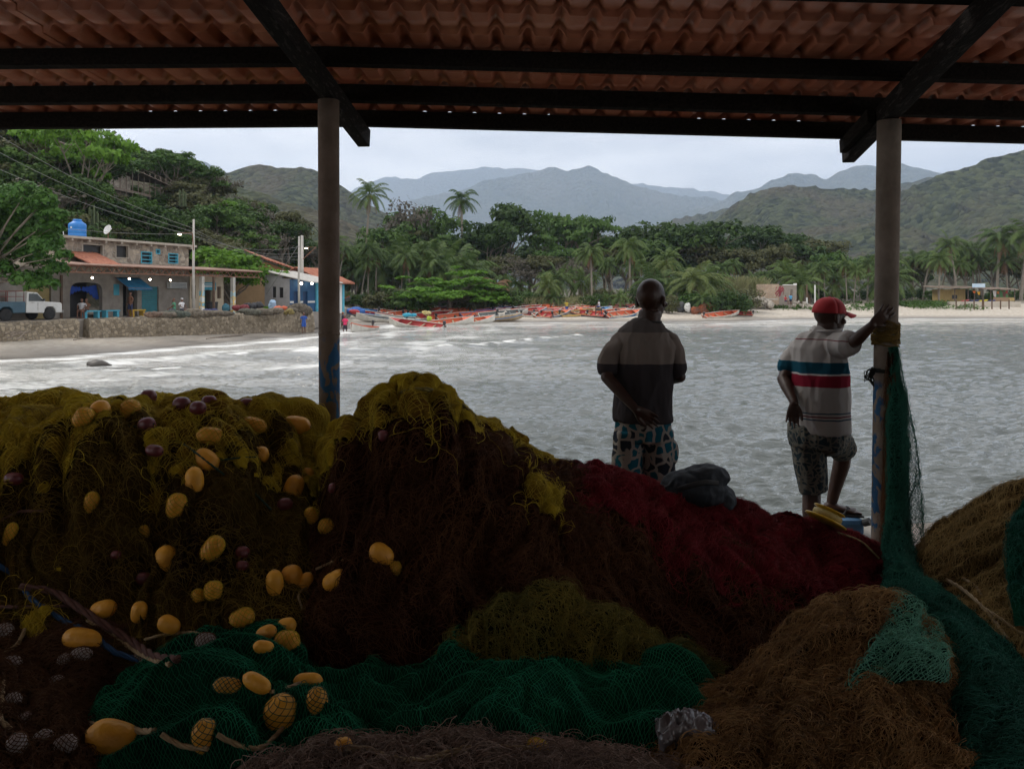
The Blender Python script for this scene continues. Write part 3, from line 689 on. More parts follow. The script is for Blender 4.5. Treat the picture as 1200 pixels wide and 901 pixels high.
# tank and dish on the roof
pt = F1.pt(110.5, 278, -1.6); TK = mat('blue_plastic', (.015, .16, .50), (.02, .20, .56), 2, .4)
zt = ZT + .16; r = .56
t = thing('water_tank', 'bright blue plastic water tank on the flat stone house roof', 'water tank', (pt.x, pt.y, zt))
b = MB().lathe((pt.x, pt.y, zt), [(.5, 0), (r, .06), (r, .3), (r - .02, .33), (r, .36), (r, .62), (r - .02, .65), (r, .68), (r, .92), (r * .93, 1.02), (r * .6, 1.14), (.30, 1.18)], 28); b.build('body', TK, t, True)
MB().lathe((pt.x, pt.y, zt + 1.18), [(.27, 0), (.28, .03), (.28, .10), (.24, .13)], 20).build('lid', TK, t, True)
b = MB().tube([(pt.x - .72, pt.y - .3, zt), (pt.x - .85, pt.y - .3, zt + .75)], .03, 6); b.build('pipe', WHITE, t)
MB().box((pt.x - .1, pt.y - .56, zt + .72), (.1, .03, .1)).build('label_patch', WHITE, t)
pd = F1.pt(140.5, 268.5, -1.2); t = thing('satellite_dish', 'white oval satellite dish on the stone house roof', 'satellite dish', (pd.x, pd.y, ZT + .16))
Mt = Matrix.Rotation(R(-25), 3, 'Z') @ Matrix.Rotation(R(70), 3, 'X')
MB().lathe(pd, [(.02, -.10), (.20, -.075), (.33, -.02), (.36, .0), (.355, .015), (.32, 0.0), (.19, -.055), (.02, -.08)], 20, Mt).build('dish', WHITE, t, True)
MB().tube([pd + Vector((0, .1, 0)), (pd.x, pd.y + .1, ZT + .16)], .03, 6).build('mast', RUST, t)
b = MB().tube([pd + Vector((-.1, -.05, -.3)), pd + Vector((.42, -.35, .02))], .015, 5); b.box(pd + Vector((.42, -.35, .02)), (.12, .08, .08)); b.build('feed_arm', WHITE, t)
# ---- benches
def bench(px, wpx, off, m, lab, py=374):
    a, c = F1.t(px), F1.t(px + wpx); t = thing('bench', lab, 'bench', F1.w((a + c) / 2, ZF, off), 'painted concrete benches by the stone house')
    b = MB(); F1.panel(b, a, c, ZF + .42, ZF + .50, off, off + .5); b.build('seat', m, t)
    for q in (a + .05, c - .2): b = MB(); F1.panel(b, q, q + .15, ZF, ZF + .417, off + .05, off + .45); b.build('leg', m, t)
bench(75, 19, 1.4, LBLUE, 'light blue bench beneath the arch'); bench(100, 17, 1.4, LBLUE, 'light blue bench at the right side of the arch'); bench(129, 16, 1.6, mat('yellow_bench', (.50, .32, .03), (.42, .26, .03), 3, .7), 'yellow bench below the blue shutter')
# ---- grey house with pale sheet roof, blue house, houses with red roofs
C3 = Vector((-19.1, 66, 0)); F4 = Front(C3, Vector((.35, .94, 0))); F3 = Front(C3 - F4.n * 2.62, F4.n)
bh = thing('blue_house', 'blue-fronted house with grey end wall, pale sheet roof and two lit porch lamps', 'house', C3 + Vector((0, 0, ZF)))
hh = [px_hole(F3, 319, 323.5, 336, 349), px_hole(F3, 327, 332, 337, 349)]
b = MB(); F3.wall(b, 0, 2.6, ZF - .3, 4.42, .25, hh); F3.panel(b, 0, .9, 4.42, 4.9, -.25, 0); F3.panel(b, .9, 1.8, 4.42, 4.66, -.25, 0); b.build('end_wall', GREYW, bh)
for h in hh: b = MB(); F3.panel(b, h[0], h[1], h[2], h[3], -.2, -.12); b.build('window', DARK, bh)
PALER = mat('pale_sheet_roof', (.52, .50, .46), (.42, .40, .37), 2, .7)
q1 = C3 - F4.n * 2.9; q2 = C3 + F4.n * 2.4; q1.z = 5.12; q2.z = 4.04; q1 -= F4.d * .25; q2 -= F4.d * .25; b = MB()
for k in range(12):
    o_ = F4.d * (k * .4); b.prism([q1 + o_, q2 + o_, q2 + o_ + F4.d * .38, q1 + o_ + F4.d * .38], (0, 0, .07 + .02 * (k % 2)))
b.build('roof', PALER, bh)
a, c = .02, F4.t(373); zb_ = 4.35
hb = [(F4.t(344), F4.t(349.5), ZF, 3.3), (F4.t(355), F4.t(360.5), ZF, 3.3)]
b = MB(); F4.wall(b, a, c, ZF - .3, zb_, .25, hb); b.build('front_wall', BLUEW, bh)
for h in hb: b = MB(); F4.panel(b, h[0], h[1], h[2], h[3], -.2, -.14); b.build('door', mat('navy_door', (.008, .03, .09), (.012, .045, .12), 2, .6), bh)
xs = [a, hb[0][0], hb[0][1], hb[1][0], hb[1][1], F4.t(369)]
for k in (0, 2, 4): b = MB(); F4.panel(b, xs[k], xs[k + 1], 2.3, 2.46, .003, .02); b.build('stripe', WHITE, bh)
b = MB(); F4.panel(b, F4.t(369.5), F4.t(373.2), ZF - .3, zb_ - .05, .004, .12); b.build('corner_pillar', LBLUE, bh)
for px in (347.5, 360):
    p = F4.pt(px, 332.3, .5); l_ = MB().ell(p, (.11, .11, .11), None, 10, 8).build('lamp', GLOW, bh, True)
    MB().tube([p + Vector((0, 0, .1)), (p.x, p.y, zb_ + .1)], .02, 5).build('bracket', RUST, l_)
F5 = Front((-18.5, 70.6, 0), Vector((.30, .954, 0)))
wh = thing('white_house', 'white house with light blue corner and red tiled roof right of the round post', 'house', F5.w(0, ZF))
a, c = F5.t(376), F5.t(403); zw = F5.zz(398, 333)
b = MB(); F5.panel(b, a, c, 1.2, zw, -5, 0); b.build('wall', WHITE, wh)
b = MB(); F5.panel(b, c - .35, c + .01, 1.2, zw - .01, -.01, .06); b.build('corner_post', LBLUE, wh)
def tiled(name, A, B, C, D, m, parent, n=26, k=8, amp=.05):
    P_ = []
    A, B, C, D = map(Vector, (A, B, C, D))
    for i in range(n + 1):
        for j in range(k + 1):
            u, v = i / n, j / k; p = (A * (1 - u) + B * u) * (1 - v) + (D * (1 - u) + C * u) * v
            P_.append(p + Vector((0, 0, amp * math.cos(i * math.pi) + .03 * (j % 2))))
    o = mesh_np(name, P_, grid_faces(n + 1, k + 1), m, False, parent, origin=root_loc(parent)); o.modifiers.new('s', 'SOLIDIFY').thickness = .07; return o
tiled('roof', F5.w(a - .3, zw + .02, .8), F5.w(c + .8, zw + .02, .8), F5.w(c + .3, zw + 1.5, -2.6), F5.w(a - .3, zw + 1.5, -2.6), REDT, wh, 40)
tiled('roof', F5.w(a - .3, zw + 1.5, -2.6), F5.w(c + .3, zw + 1.5, -2.6), F5.w(c + .3, zw + .02, -5.6), F5.w(a - .3, zw + .02, -5.6), REDT, wh, 40)
oh = thing('ochre_house', 'ochre gabled house with a red tiled roof, above and behind the grey house', 'house', at(325, 335, 76))
A = at(309, 306, 75); B = at(346, 319.5, 79); 
b = MB(); g0 = at(311, 307, 76); g1 = at(345, 320, 79); b.prism([(g0.x, g0.y, 1.5), (g1.x, g1.y, 1.5), g1, g0], (-4, 2, 0)); b.build('wall', mat('ochre_plaster', (.42, .28, .15), (.36, .24, .13), 2, .9), oh)
tiled('roof', A + Vector((.4, -.6, .1)), B + Vector((.8, -.6, .1)), B + Vector((-4, 3, 1.6)), A + Vector((-4, 3, 1.6)), REDT, oh, 24, 8, .05)
# ---- buildings up on the hill
PLANK = mat('grey_planks', (.10, .075, .055), (.19, .15, .12), 3, .9, .4, 30, stretch=(1, 1, 8))
def hill_shack():
    p0 = at(133, 226, 84); p1 = at(207, 222, 97)
    F = Front((p0.x, p0.y, 0), (p1 - p0).to_2d().to_3d()); t = thing('hillside_shack', 'rambling wood and stone shack with plank roof high on the wooded hillside', 'shack', p0)
    L_ = (p1 - p0).to_2d().length
    z = lambda px, py: F.zz(px, py)
    b = MB(); F.panel(b, -2.5, F.t(153), z(143, 262), z(143, 205), -3, 0); b.build('stone_wall', masonry('shack_stone', (.22, .18, .14), (.38, .33, .27), (.2, .18, .15), 2.5), t)
    b = MB()
    for k in range(15):
        tt = -3.5 + k * (L_ + 3) / 14; b.tube([F.w(tt, z(160, 265), .8), F.w(tt, z(160, 199) - .03 * k, .8)], .06, 6)
    for k in range(7): tt = F.t(152) + k * 1.1; b.beam(F.w(tt, z(180, 222), .85), F.w(tt + 1.1, z(180, 221), .85), .05, .12)
    b.build('veranda_posts', PLANK, t)
    b = MB(); F.panel(b, -2.5, L_ - .5, z(170, 232), z(170, 229), -3, .9); b.build('deck', PLANK, t)
    b = MB()
    for k in range(30):
        tt = -4.5 + k * .45; zz_ = F.w(0, z(150, 192)).z - .045 * k + random.uniform(-.03, .03)
        b.prism([F.w(tt, zz_ - .35, 1.6), F.w(tt + .44, zz_ - .37, 1.6), F.w(tt + .44, zz_ + .35, -3.2), F.w(tt, zz_ + .37, -3.2)], (0, 0, .09))
    b.build('plank_roof', PLANK, t)
    b = MB()
    for k in range(16):
        tt = -6.8 + k * .35; zz_ = z(135, 184) + .05 * math.sin(k); b.prism([F.w(tt, zz_ - .7, 1.1), F.w(tt + .33, zz_ - .7, 1.1), F.w(tt + .33, zz_ + .55, -2.4), F.w(tt, zz_ + .55, -2.4)], (0, 0, .08))
    b.build('upper_roof', PLANK, t)
hill_shack()
pt = at(64, 196, 84); th_ = thing('teal_cabin', 'small turquoise cabin half hidden in the trees at upper left', 'cabin', pt)
MB().box(pt + Vector((-.6, 0, -.3)), (3.6, 3, 2.2), R(20)).build('wall', mat('turquoise_wall', (.10, .38, .38), (.07, .30, .30), 2, .8), th_)
MB().beam(pt + Vector((-3.0, -.3, .9)), pt + Vector((2.0, .5, 1.3)), 4, .12).build('roof', PALER, th_)
lp = at(44.5, 178.5, 78); t = thing('yard_lamp', 'lit round lamp on a pole among the trees at upper left', 'lamp', (lp.x, lp.y, lp.z - 5))
MB().ell(lp, (.20, .20, .20), None, 10, 8).build('bulb', GLOW, t, True); MB().tube([(lp.x, lp.y + .2, lp.z - 6), (lp.x, lp.y + .2, lp.z + .3), lp + Vector((0, 0, .2))], .06, 6).build('pole', PGREY, t)
# ---- poles and wires
def lamp_post(px, ptop, Y, lab, arm=None, r=.09):
    zb = 1.3; p = at(px, ptop, Y); t = thing('utility_pole', lab, 'pole', (p.x, p.y, zb), None)
    MB().tube([(p.x, p.y, zb), (p.x - .02, p.y, (zb + p.z) / 2), p], [r * 1.25, r, r * .75], 10).build('pole', PGREY, t, True)
    if arm:
        a = at(*arm, Y - .6); b = MB().tube([p + Vector((0, 0, -2.3)), a + Vector((.9, 0, .02)), a], [.035, .035, .03], 6); ar = b.build('arm', RUST, t)
        b = MB(); b.lathe(a, [(.03, .02), (.15, 0), (.13, -.06), (.05, -.10)], 12, Matrix.Rotation(R(8), 3, 'Y')); hd = b.build('lamp_head', PGREY, t)
        MB().ell(a + Vector((0, 0, -.08)), (.15, .08, .05), None, 10, 6).build('bulb', GLOW, hd, True)
    return t
lamp_post(227, 257, 54.5, 'white wooden pole with a lit street lamp before the cream shop', (210.5, 273.5))
lamp_post(350.5, 277, 64, 'thin wooden pole before the blue house')
lamp_post(354, 276, 72, 'thick grey concrete pole behind the blue house with a street light', (359, 290), .17)
WIRE = mat('black_wire', (.16, .16, .15), (.2, .2, .19), 2, .6)
def wire(pts, lab, sag=.5, r=.012):
    P = [at(*p) for p in pts]; out = []
    for a, c in zip(P[:-1], P[1:]):
        for i in range(13): f = i / 12; q = a.lerp(c, f); q.z -= sag * 4 * f * (1 - f); out.append(q)
    o = MB().tube(out, r, 4).build('overhead_wire', WIRE); tag(o, lab, 'wire')
wire([(-60, 120, 55), (227, 268, 54.5), (352, 300, 70)], 'highest thin wire crossing the hillside to the white pole', .8)
wire([(-60, 145, 55), (227, 272, 54.5), (352, 296, 70)], 'second thin wire sloping down across the hillside', .7)
wire([(-60, 170, 56), (227, 276, 54.5), (352, 289, 64)], 'third thin wire sloping down across the hillside', .6)
wire([(-60, 262, 50), (75, 268, 50), (227, 274, 54.5)], 'level pale wire just above the stone house roof', .15)
wire([(227, 277, 54.5), (354, 304, 72)], 'lowest wire between the white pole and the thick grey pole', .5)
wire([(350, 287, 64), (312, 345, 66)], 'slanting guy wire in front of the grey house', .0, .02)
# ================================================================== vegetation
def leaf_mat(name, c1, c2, transl=.25): return mat(name, c1, c2, .5, .65, island=.6, objr=.35, transl=transl, spec=.25, ramp=(.4, .6))
LEAF = {'dark': leaf_mat('leaf_dark', (.014, .040, .008), (.065, .115, .020)),
        'mid': leaf_mat('leaf_mid', (.030, .080, .012), (.10, .17, .035)),
        'bright': leaf_mat('leaf_bright', (.07, .17, .012), (.14, .27, .03), .35),
        'olive': leaf_mat('leaf_olive', (.045, .052, .016), (.13, .13, .055)),
        'grey': leaf_mat('leaf_grey', (.085, .075, .055), (.13, .115, .09)),
        'palm': leaf_mat('palm_leaf', (.022, .060, .012), (.125, .175, .045)),
        'palmlight': leaf_mat('palm_leaf_light', (.06, .10, .02), (.14, .17, .05)),
        'palmdead': leaf_mat('palm_leaf_dead', (.16, .085, .045), (.24, .14, .08)),
        'almond': leaf_mat('almond_leaf', (.025, .085, .012), (.085, .17, .03), .3)}
BARK = mat('bark', (.12, .095, .07), (.22, .19, .15), 4, .95, .5, 20, stretch=(1, 1, .4))
PBARK = mat('palm_bark', (.17, .14, .11), (.27, .24, .20), 8, .95, .5, 14, stretch=(1, 1, 3))
def leaf_quads(r, C, N, size, aspect=.6):
    """C centres (n,3), N preferred normals (n,3)"""
    n = len(C); nn = N + r.normal(0, .55, (n, 3)); nn /= np.linalg.norm(nn, axis=1, keepdims=True)
    a = np.cross(nn, r.normal(0, 1, (n, 3))); a /= np.linalg.norm(a, axis=1, keepdims=True); b = np.cross(nn, a)
    s = size * r.uniform(.6, 1.35, (n, 1)); a = a * s; b = b * s * aspect
    # kite shaped leaf sprays
    V = np.stack([C - a, C + b * .9 - a * .1, C + a, C - b * .9 + a * .1], 1).reshape(-1, 3)
    return V, np.arange(4 * n).reshape(n, 4)
def crown_pts(r, clumps, n, squash=.75):
    cc = np.array([c[:3] for c in clumps]); rr = np.array([c[3] for c in clumps]); w = rr ** 2; w /= w.sum()
    k = r.choice(len(cc), n, p=w); d = r.normal(0, 1, (n, 3)); d[:, 2] = np.abs(d[:, 2]) * 1.0 - .35 * (r.random(n) < .5)
    d /= np.linalg.norm(d, axis=1, keepdims=True)
    rad = rr[k][:, None] * (1 - .45 * r.random((n, 1)) ** 1.6); C = cc[k] + d * rad * np.array([1, 1, squash])
    C += (np.stack([vnoise(C, 1.1, 5 + q) for q in range(3)], -1) - .5) * rr[k][:, None] * .55
    return C, d + np.array([0, 0, .45])
def broad_variant(seed, kind):
    """tree of unit-ish height ~10 m; returns trunk and crown mesh arrays"""
    r = np.random.default_rng(seed); H = 10.0; cl = []; b = MB()
    flat = kind in ('flat', 'dome'); dome = kind == 'dome'
    b.tube([(0, 0, -1.2), (r.normal(0, .1), r.normal(0, .1), 1.6), (r.normal(0, .3), r.normal(0, .3), 3.6)], [.34, .26, .2], 8)
    nb = 24 if dome else 11 if flat else 8
    for i in range(nb):
        a = 2 * math.pi * i / nb + r.uniform(-.3, .3); ro = r.uniform(1.4, 5.4 if flat else 3.3); zo = (r.uniform(3.0, 9.0) * (1 - .09 * ro)) if dome else (r.uniform(5.4, 8.6) - ro * .22) if flat else r.uniform(4.6, 8.4)
        e = Vector((math.cos(a) * ro, math.sin(a) * ro, zo)); st = Vector((0, 0, r.uniform(2.0, 3.6)))
        md = st.lerp(e, .5) + Vector((0, 0, -.3 if flat else .3)) + Vector(r.normal(0, .3, 3)); b.tube([st, md, e], [.15, .09, .035], 6)
        for q in range(3):
            e2 = e + Vector((r.normal(0, 1.1), r.normal(0, 1.1), r.normal(.3, .4))); b.tube([md.lerp(e, .5), e2], [.05, .02], 4)
            cl.append((e2.x, e2.y, e2.z + .2, r.uniform(.8, 1.5) * (.75 if dome else 1)))
        cl.append((e.x, e.y, e.z + .3, r.uniform(1.0, 1.8)))
    if not flat:
        for q in range(7): a = r.uniform(0, 6.28); ro = r.uniform(0, 2.2); cl.append((math.cos(a) * ro, math.sin(a) * ro, r.uniform(6.8, 9.2) - ro * .3, r.uniform(1.1, 1.7)))
    n = {'dome': 12000, 'flat': 4200, 'round': 4600, 'sparse': 1500, 'bush': 2600}[kind]
    C, N = crown_pts(r, cl, n, .33 if flat else .8)
    V, F = leaf_quads(r, C, N, .26 if kind != 'sparse' else .22)
    return b, V, F
def bush_variant(seed):
    r = np.random.default_rng(seed); b = MB(); cl = []
    for i in range(9):
        a = r.uniform(0, 6.28); ro = r.uniform(.2, 2.6); e = Vector((math.cos(a) * ro, math.sin(a) * ro, r.uniform(1.2, 3.6))); b.tube([(0, 0, -.8), Vector((0, 0, .8)).lerp(e, .4), e], [.09, .06, .02], 5)
        cl.append((e.x, e.y, e.z, r.uniform(.8, 1.6))); cl.append((e.x * 1.1, e.y * 1.1, e.z * .45, r.uniform(.8, 1.3)))
    C, N = crown_pts(r, cl, 2300, .85); V, F = leaf_quads(r, C, N, .2); return b, V, F
def frond(r, base, az, el, ln, droop, leaf=.55, nl=32):
    """rachis curve plus leaflets; returns verts, faces"""
    d0 = np.array([math.cos(az) * math.cos(el), math.sin(az) * math.cos(el), math.sin(el)]); P = [np.array(base, float)]; d = d0.copy(); n = 9
    for i in range(n): d = d + np.array([0, 0, -droop / n * (1 + i * .22)]); d /= np.linalg.norm(d); P.append(P[-1] + d * ln / n)
    P = np.array(P); V = []; F = []
    side = np.cross(d0, [0, 0, 1.0]); side /= np.linalg.norm(side) + 1e-9
    w = .045
    for i, p in enumerate(P): ww = w * (1 - i / n * .8); V += [p + side * ww, p - side * ww]
    for i in range(n): F.append((2 * i, 2 * i + 1, 2 * i + 3, 2 * i + 2))
    for k in range(nl):
        f = .12 + .88 * k / (nl - 1); x = f * n; i = min(int(x), n - 1); q = P[i] + (P[i + 1] - P[i]) * (x - i); t = P[i + 1] - P[i]; t /= np.linalg.norm(t)
        L_ = leaf * (math.sin(math.pi * min(1, f * .80 + .2)) * .85 + .2) * r.uniform(.85, 1.1)
        for s in (-1, 1):
            dr = side * s * .75 + t * .55 + np.array([0, 0, -.28 - .45 * r.random()]); dr /= np.linalg.norm(dr)
            wv = t * .040; e = q + dr * L_ + np.array([0, 0, -.10 * L_]); m = q + dr * L_ * .5 + np.array([0, 0, .03])
            bi = len(V); V += [q - wv * .6, q + wv * .6, m + wv, m - wv, e]
            F.append((bi, bi + 1, bi + 2, bi + 3)); F.append((bi + 3, bi + 2, bi + 4, bi + 4))
    return V, F
def palm_variant(seed, H=8.0, n=24, lean=.5, shag=0.0):
    r = np.random.default_rng(seed); b = MB(); az = r.uniform(0, 6.28)
    pts = [(math.cos(az) * lean * f ** 1.6, math.sin(az) * lean * f ** 1.6, -1 + (H + 1) * f) for f in np.linspace(0, 1, 9)]
    b.tube(pts, [.24, .17, .15, .14, .135, .13, .13, .13, .15], 8)
    top = pts[-1]; V = []; F = []; D = MB()
    for i in range(n):
        u = i / (n - 1); a = i * 2.39996 + r.uniform(-.2, .2); el = 1.35 - 1.75 * u ** .9 + r.uniform(-.12, .12)
        v, f = frond(r, (top[0], top[1], top[2] + .1), a, el, r.uniform(3.0, 3.9) * (.8 + .2 * math.sin(math.pi * u)), r.uniform(.75, 1.45) * (1.1 - .2 * u), .72)
        b0 = len(V); V += list(v); F += [tuple(q + b0 for q in ff) for ff in f]
    DV = []; DF = []
    for i in range(3 + int(shag * 8)):
        v, f = frond(r, (top[0], top[1], top[2] - .15), r.uniform(0, 6.28), -.5 - r.uniform(0, .6), r.uniform(2.0, 3.0), 1.4, .5, 20)
        b0 = len(DV); DV += list(v); DF += [tuple(q + b0 for q in ff) for ff in f]
    nuts = MB()
    for i in range(7): a = r.uniform(0, 6.28); nuts.ell((top[0] + .26 * math.cos(a), top[1] + .26 * math.sin(a), top[2] - .22 - .16 * r.random()), (.13, .13, .16), None, 8, 6)
    return b, V, F, DV, DF, nuts
def me_from(V, F, name, m):
    me = bpy.data.meshes.new(name); me.from_pydata([tuple(v) for v in V], [], [tuple(dict.fromkeys(int(x) for x in f)) for f in F]); me.materials.append(m); me.update(); return me
NUT = mat('coconut', (.30, .14, .04), (.20, .18, .04), 3, .6)
VAR = {}
def proto_broad(kind, seed, leaf):
    if kind == 'bush': b, V, F = bush_variant(seed)
    else: b, V, F = broad_variant(seed, kind)
    tm = me_from(b.v, b.f, 'trunk', BARK); cm = me_from(V, F, 'crown', LEAF[leaf]); zmax = float(np.percentile(np.array(V)[:, 2], 99)); return ('b', tm, cm, zmax)
def proto_palm(seed, H, n, lean, leaf, shag=0):
    b, V, F, DV, DF, nuts = palm_variant(seed, H, n, lean, shag)
    return ('p', me_from(b.v, b.f, 'trunk', PBARK), me_from(V, F, 'crown', LEAF[leaf]), float(np.percentile(np.array(V)[:, 2], 99)), me_from(DV, DF, 'dead_frond', LEAF['palmdead']), me_from(nuts.v, nuts.f, 'coconuts', NUT))
for k in ('dark', 'mid', 'bright', 'olive'):
    VAR['round_' + k] = [proto_broad('round', 40 + q + len(k) * 7, k) for q in range(3)]
VAR['dome_bright'] = [proto_broad('dome', 66, 'bright')]
VAR['flat_bright'] = [proto_broad('flat', 60 + q, 'bright') for q in range(2)]
VAR['flat_dark'] = [proto_broad('flat', 70 + q, 'mid') for q in range(2)]
VAR['sparse_grey'] = [proto_broad('sparse', 80 + q, 'grey') for q in range(2)]
VAR['bush_dark'] = [proto_broad('bush', 90 + q, 'dark') for q in range(2)]
VAR['bush_mid'] = [proto_broad('bush', 94 + q, 'mid') for q in range(2)]
VAR['bush_olive'] = [proto_broad('bush', 98 + q, 'olive') for q in range(2)]
VAR['palm'] = [proto_palm(100 + q, (7.5, 8.5, 7, 8)[q], 24, (.3, 1.2, .7, 1.8)[q], 'palm', .3) for q in range(4)]
VAR['palm_low'] = [proto_palm(110 + q, (3.0, 2.2)[q], 20, .3, 'palm') for q in range(2)]
VAR['palm_light'] = [proto_palm(120 + q, (6.5, 3.2)[q], 22, .4, 'palmlight', .4) for q in range(2)]
VAR['palm_dead'] = [proto_palm(130, 3.2, 20, .3, 'palmdead')]
VAR['palm_tall'] = [proto_palm(140 + q, 13, 20, .9, 'palm') for q in range(2)]
trng = random.Random(3)
LOOK = {'dark': 'dark green', 'mid': 'mid green', 'bright': 'bright green', 'olive': 'dull olive', 'grey': 'grey half-bare'}
def plant(kind, x, y, top_z, name, label, cat, group=None, wide=1.0, vi=None, zb=None):
    lk = LOOK.get(kind.split('_')[-1], 'low young' if kind == 'palm_low' else 'green')
    if kind == 'palm_low' and cat == 'shrub': name, cat, lk = 'coconut_palm', 'palm', 'low young'; label = label.replace('shrub', 'palm')
    label = label.replace('LOOK', lk); group = group.replace('LOOK', lk) if group else group
    v = VAR[kind][trng.randrange(len(VAR[kind])) if vi is None else vi]; zb = gz(x, y) if zb is None else zb
    s = max(.25, (top_z - zb) / v[3]); t = thing(name, label, cat, (x, y, zb), group, trng.uniform(0, 6.28))
    t.scale = (s * wide, s * wide, s)
    for nm, me in (('trunk', v[1]), ('crown', v[2])) + ((('dead_frond', v[4]), ('coconut_cluster', v[5])) if v[0] == 'p' else ()):
        o = bpy.data.objects.new(nm, me); COL.objects.link(o); o.parent = t
    return t
def plant_px(kind, px, py, Y, label=None, group=None, wide=1.0, vi=None, name=None, cat=None):
    p = at(px, py, Y); palm = kind.startswith('palm'); bush = kind.startswith('bush')
    name = name or ('coconut_palm' if palm else 'shrub' if bush else 'broadleaf_tree'); cat = cat or ('palm' if palm else 'shrub' if bush else 'tree')
    return plant(kind, p.x, p.y, p.z, name, label, cat, group, wide, vi)
# ---- single, nameable trees
G = plant_px
G('palm_tall', 427, 212, 118, 'tall slender coconut palm standing alone against the hazy mountain, right of the left post', vi=0)
G('palm_tall', 542, 222, 128, 'tall coconut palm crown above the treetops in the middle of the grove', vi=1)
G('round_dark', 592, 243, 135, 'large rounded dark tree on the skyline right of the middle tall palm', wide=1.0, vi=0)
G('round_dark', 570, 262, 130, 'dark round tree just left of the large skyline tree', vi=1)
G('flat_dark', 655, 250, 138, 'flat-topped open tree on the skyline above the grey thicket', wide=.8, vi=0)
G('flat_dark', 690, 254, 140, 'second open-crowned skyline tree, right of the flat-topped one', wide=.7, vi=1)
G('sparse_grey', 478, 236, 130, 'thin grey half-bare tree on the skyline between the two tall palms', wide=.8, vi=0)
G('round_mid', 500, 246, 132, 'green tree next to the half-bare grey tree', vi=0)
G('round_mid', 450, 262, 122, 'mid green tree right of the tall slender palm', vi=1)
G('dome_bright', 526, 317, 94, 'wide bright green umbrella-shaped tree right behind the beached boats', wide=1.75, vi=0, name='umbrella_tree')
G('palm_dead', 577, 326, 96, 'withered reddish-brown palm right of the bright umbrella tree')
G('palm', 694, 284, 99, 'coconut palm with a straight trunk behind the boats, left of the seated man in white', vi=0)
G('palm', 738, 277, 101, 'tall full coconut palm left of the standing bald man', vi=0)
G('palm_light', 820, 308, 99, 'wide yellowish young palm just right of the bald man', wide=1.45, vi=1)
G('palm_light', 640, 320, 97, 'small yellow-green palm in front of the grey thicket', vi=1)
G('palm', 785, 290, 108, 'palm partly behind the bald man', vi=2)
G('palm_light', 778, 303, 106, 'pale palm crown close left of the bald man', vi=0)
G('palm', 1122, 270, 121, 'tall coconut palm left of the beach hut roof', vi=1)
G('palm', 1168, 266, 126, 'large coconut palm behind the beach hut', vi=0, wide=1.15)
G('palm', 1196, 256, 124, 'tallest coconut palm at the right edge of the picture', vi=2, wide=1.2)
G('palm', 1150, 279, 130, 'coconut palm above the middle of the beach hut', vi=3)
G('palm', 1100, 292, 118, 'short coconut palm between the right post and the beach hut', vi=2)
G('round_mid', 1085, 296, 150, 'bright rounded tree seen behind the palms right of the post', vi=2)
G('round_dark', 905, 262 + 6, 150, 'large dark domed tree on the skyline behind the brick hut', wide=1.25, vi=2)
G('round_dark', 870, 274, 148, 'dark round tree left of the large domed tree', vi=0)
G('round_dark', 833, 262, 140, 'dark round skyline tree above and right of the bald man', vi=1, wide=1.15)
G('round_dark', 783, 262, 142, 'dark broad skyline tree directly above the bald man', vi=2, wide=1.25)
G('round_dark', 745, 272, 146, 'dark tree on the skyline above the tall full palm', vi=0)
G('round_olive', 960, 281, 150, 'olive round tree behind the man with the red cap', vi=1, wide=1.2)
G('round_dark', 930, 276, 156, 'dark tree between the domed tree and the olive tree', vi=1)
G('round_olive', 715, 280, 140, 'olive tree behind the straight-trunked palm', vi=2)
# hillside, named
G('flat_bright', 88, 152, 72, 'bright green flat-crowned tree at upper left just under the roof edge', wide=.78, vi=0)
G('flat_dark', 203, 176, 98, 'dense spreading tree on the hill crest right of the wooden shack', wide=1.0, vi=0)
G('round_bright', 262, 236, 92, 'leaning bright-topped tree with pale bare stems on the slope', wide=1.2, vi=1)
G('round_bright', 272, 292, 66, 'small round light green tree behind the canopy end', wide=1.3, vi=2)
G('round_mid', 320, 262, 118, 'mid green tree at the foot of the slope above the grey house', vi=0)
# ---- masses: every tree is still its own object
def row(kinds, x0, x1, n, top, Y0, Y1, label, group, wide=1.0, jy=7, name=None, cat=None):
    for i in range(n):
        px = x0 + (x1 - x0) * (i + trng.uniform(.1, .9)) / n; tp = np.interp(px, [p[0] for p in top], [p[1] for p in top]) + trng.uniform(-jy * .4, jy)
        plant_px(trng.choice(kinds), px, tp, trng.uniform(Y0, Y1), label, group, wide * trng.uniform(.85, 1.15), None, name, cat)
SK = [(380, 290), (430, 280), (480, 270), (560, 275), (640, 287), (700, 292), (760, 287), (840, 286), (900, 288), (960, 298), (1010, 300), (1100, 300), (1200, 292)]
row(['round_dark', 'round_mid', 'round_mid', 'round_olive'], 385, 1200, 34, SK, 128, 160, 'rounded LOOK tree in the wood behind the palm grove', 'LOOK trees of the wood behind the palm grove', 1.1, 10)
row(['round_olive', 'sparse_grey', 'sparse_grey'], 585, 690, 7, [(580, 296), (700, 304)], 108, 124, 'LOOK tree in the dry thicket behind the boats', 'LOOK trees of the dry thicket', 1.1)
PL = [(380, 275), (470, 290), (560, 310), (640, 325), (700, 318), (800, 312), (900, 318), (1000, 312), (1060, 305), (1130, 290), (1210, 285)]
row(['palm', 'palm', 'palm_low'], 385, 575, 32, [(380, 268), (430, 283), (500, 285), (570, 300)], 101, 124, 'LOOK coconut palm crowded in the grove behind the boats on the left', 'LOOK palms crowded behind the left boats', 1.05, 22)
row(['palm', 'palm_low'], 560, 870, 24, [(570, 312), (640, 315), (700, 305), (870, 305)], 100, 116, 'LOOK coconut palm in the grove behind the right-hand boats', 'LOOK palms crowded behind the right-hand boats', 1.0, 16)
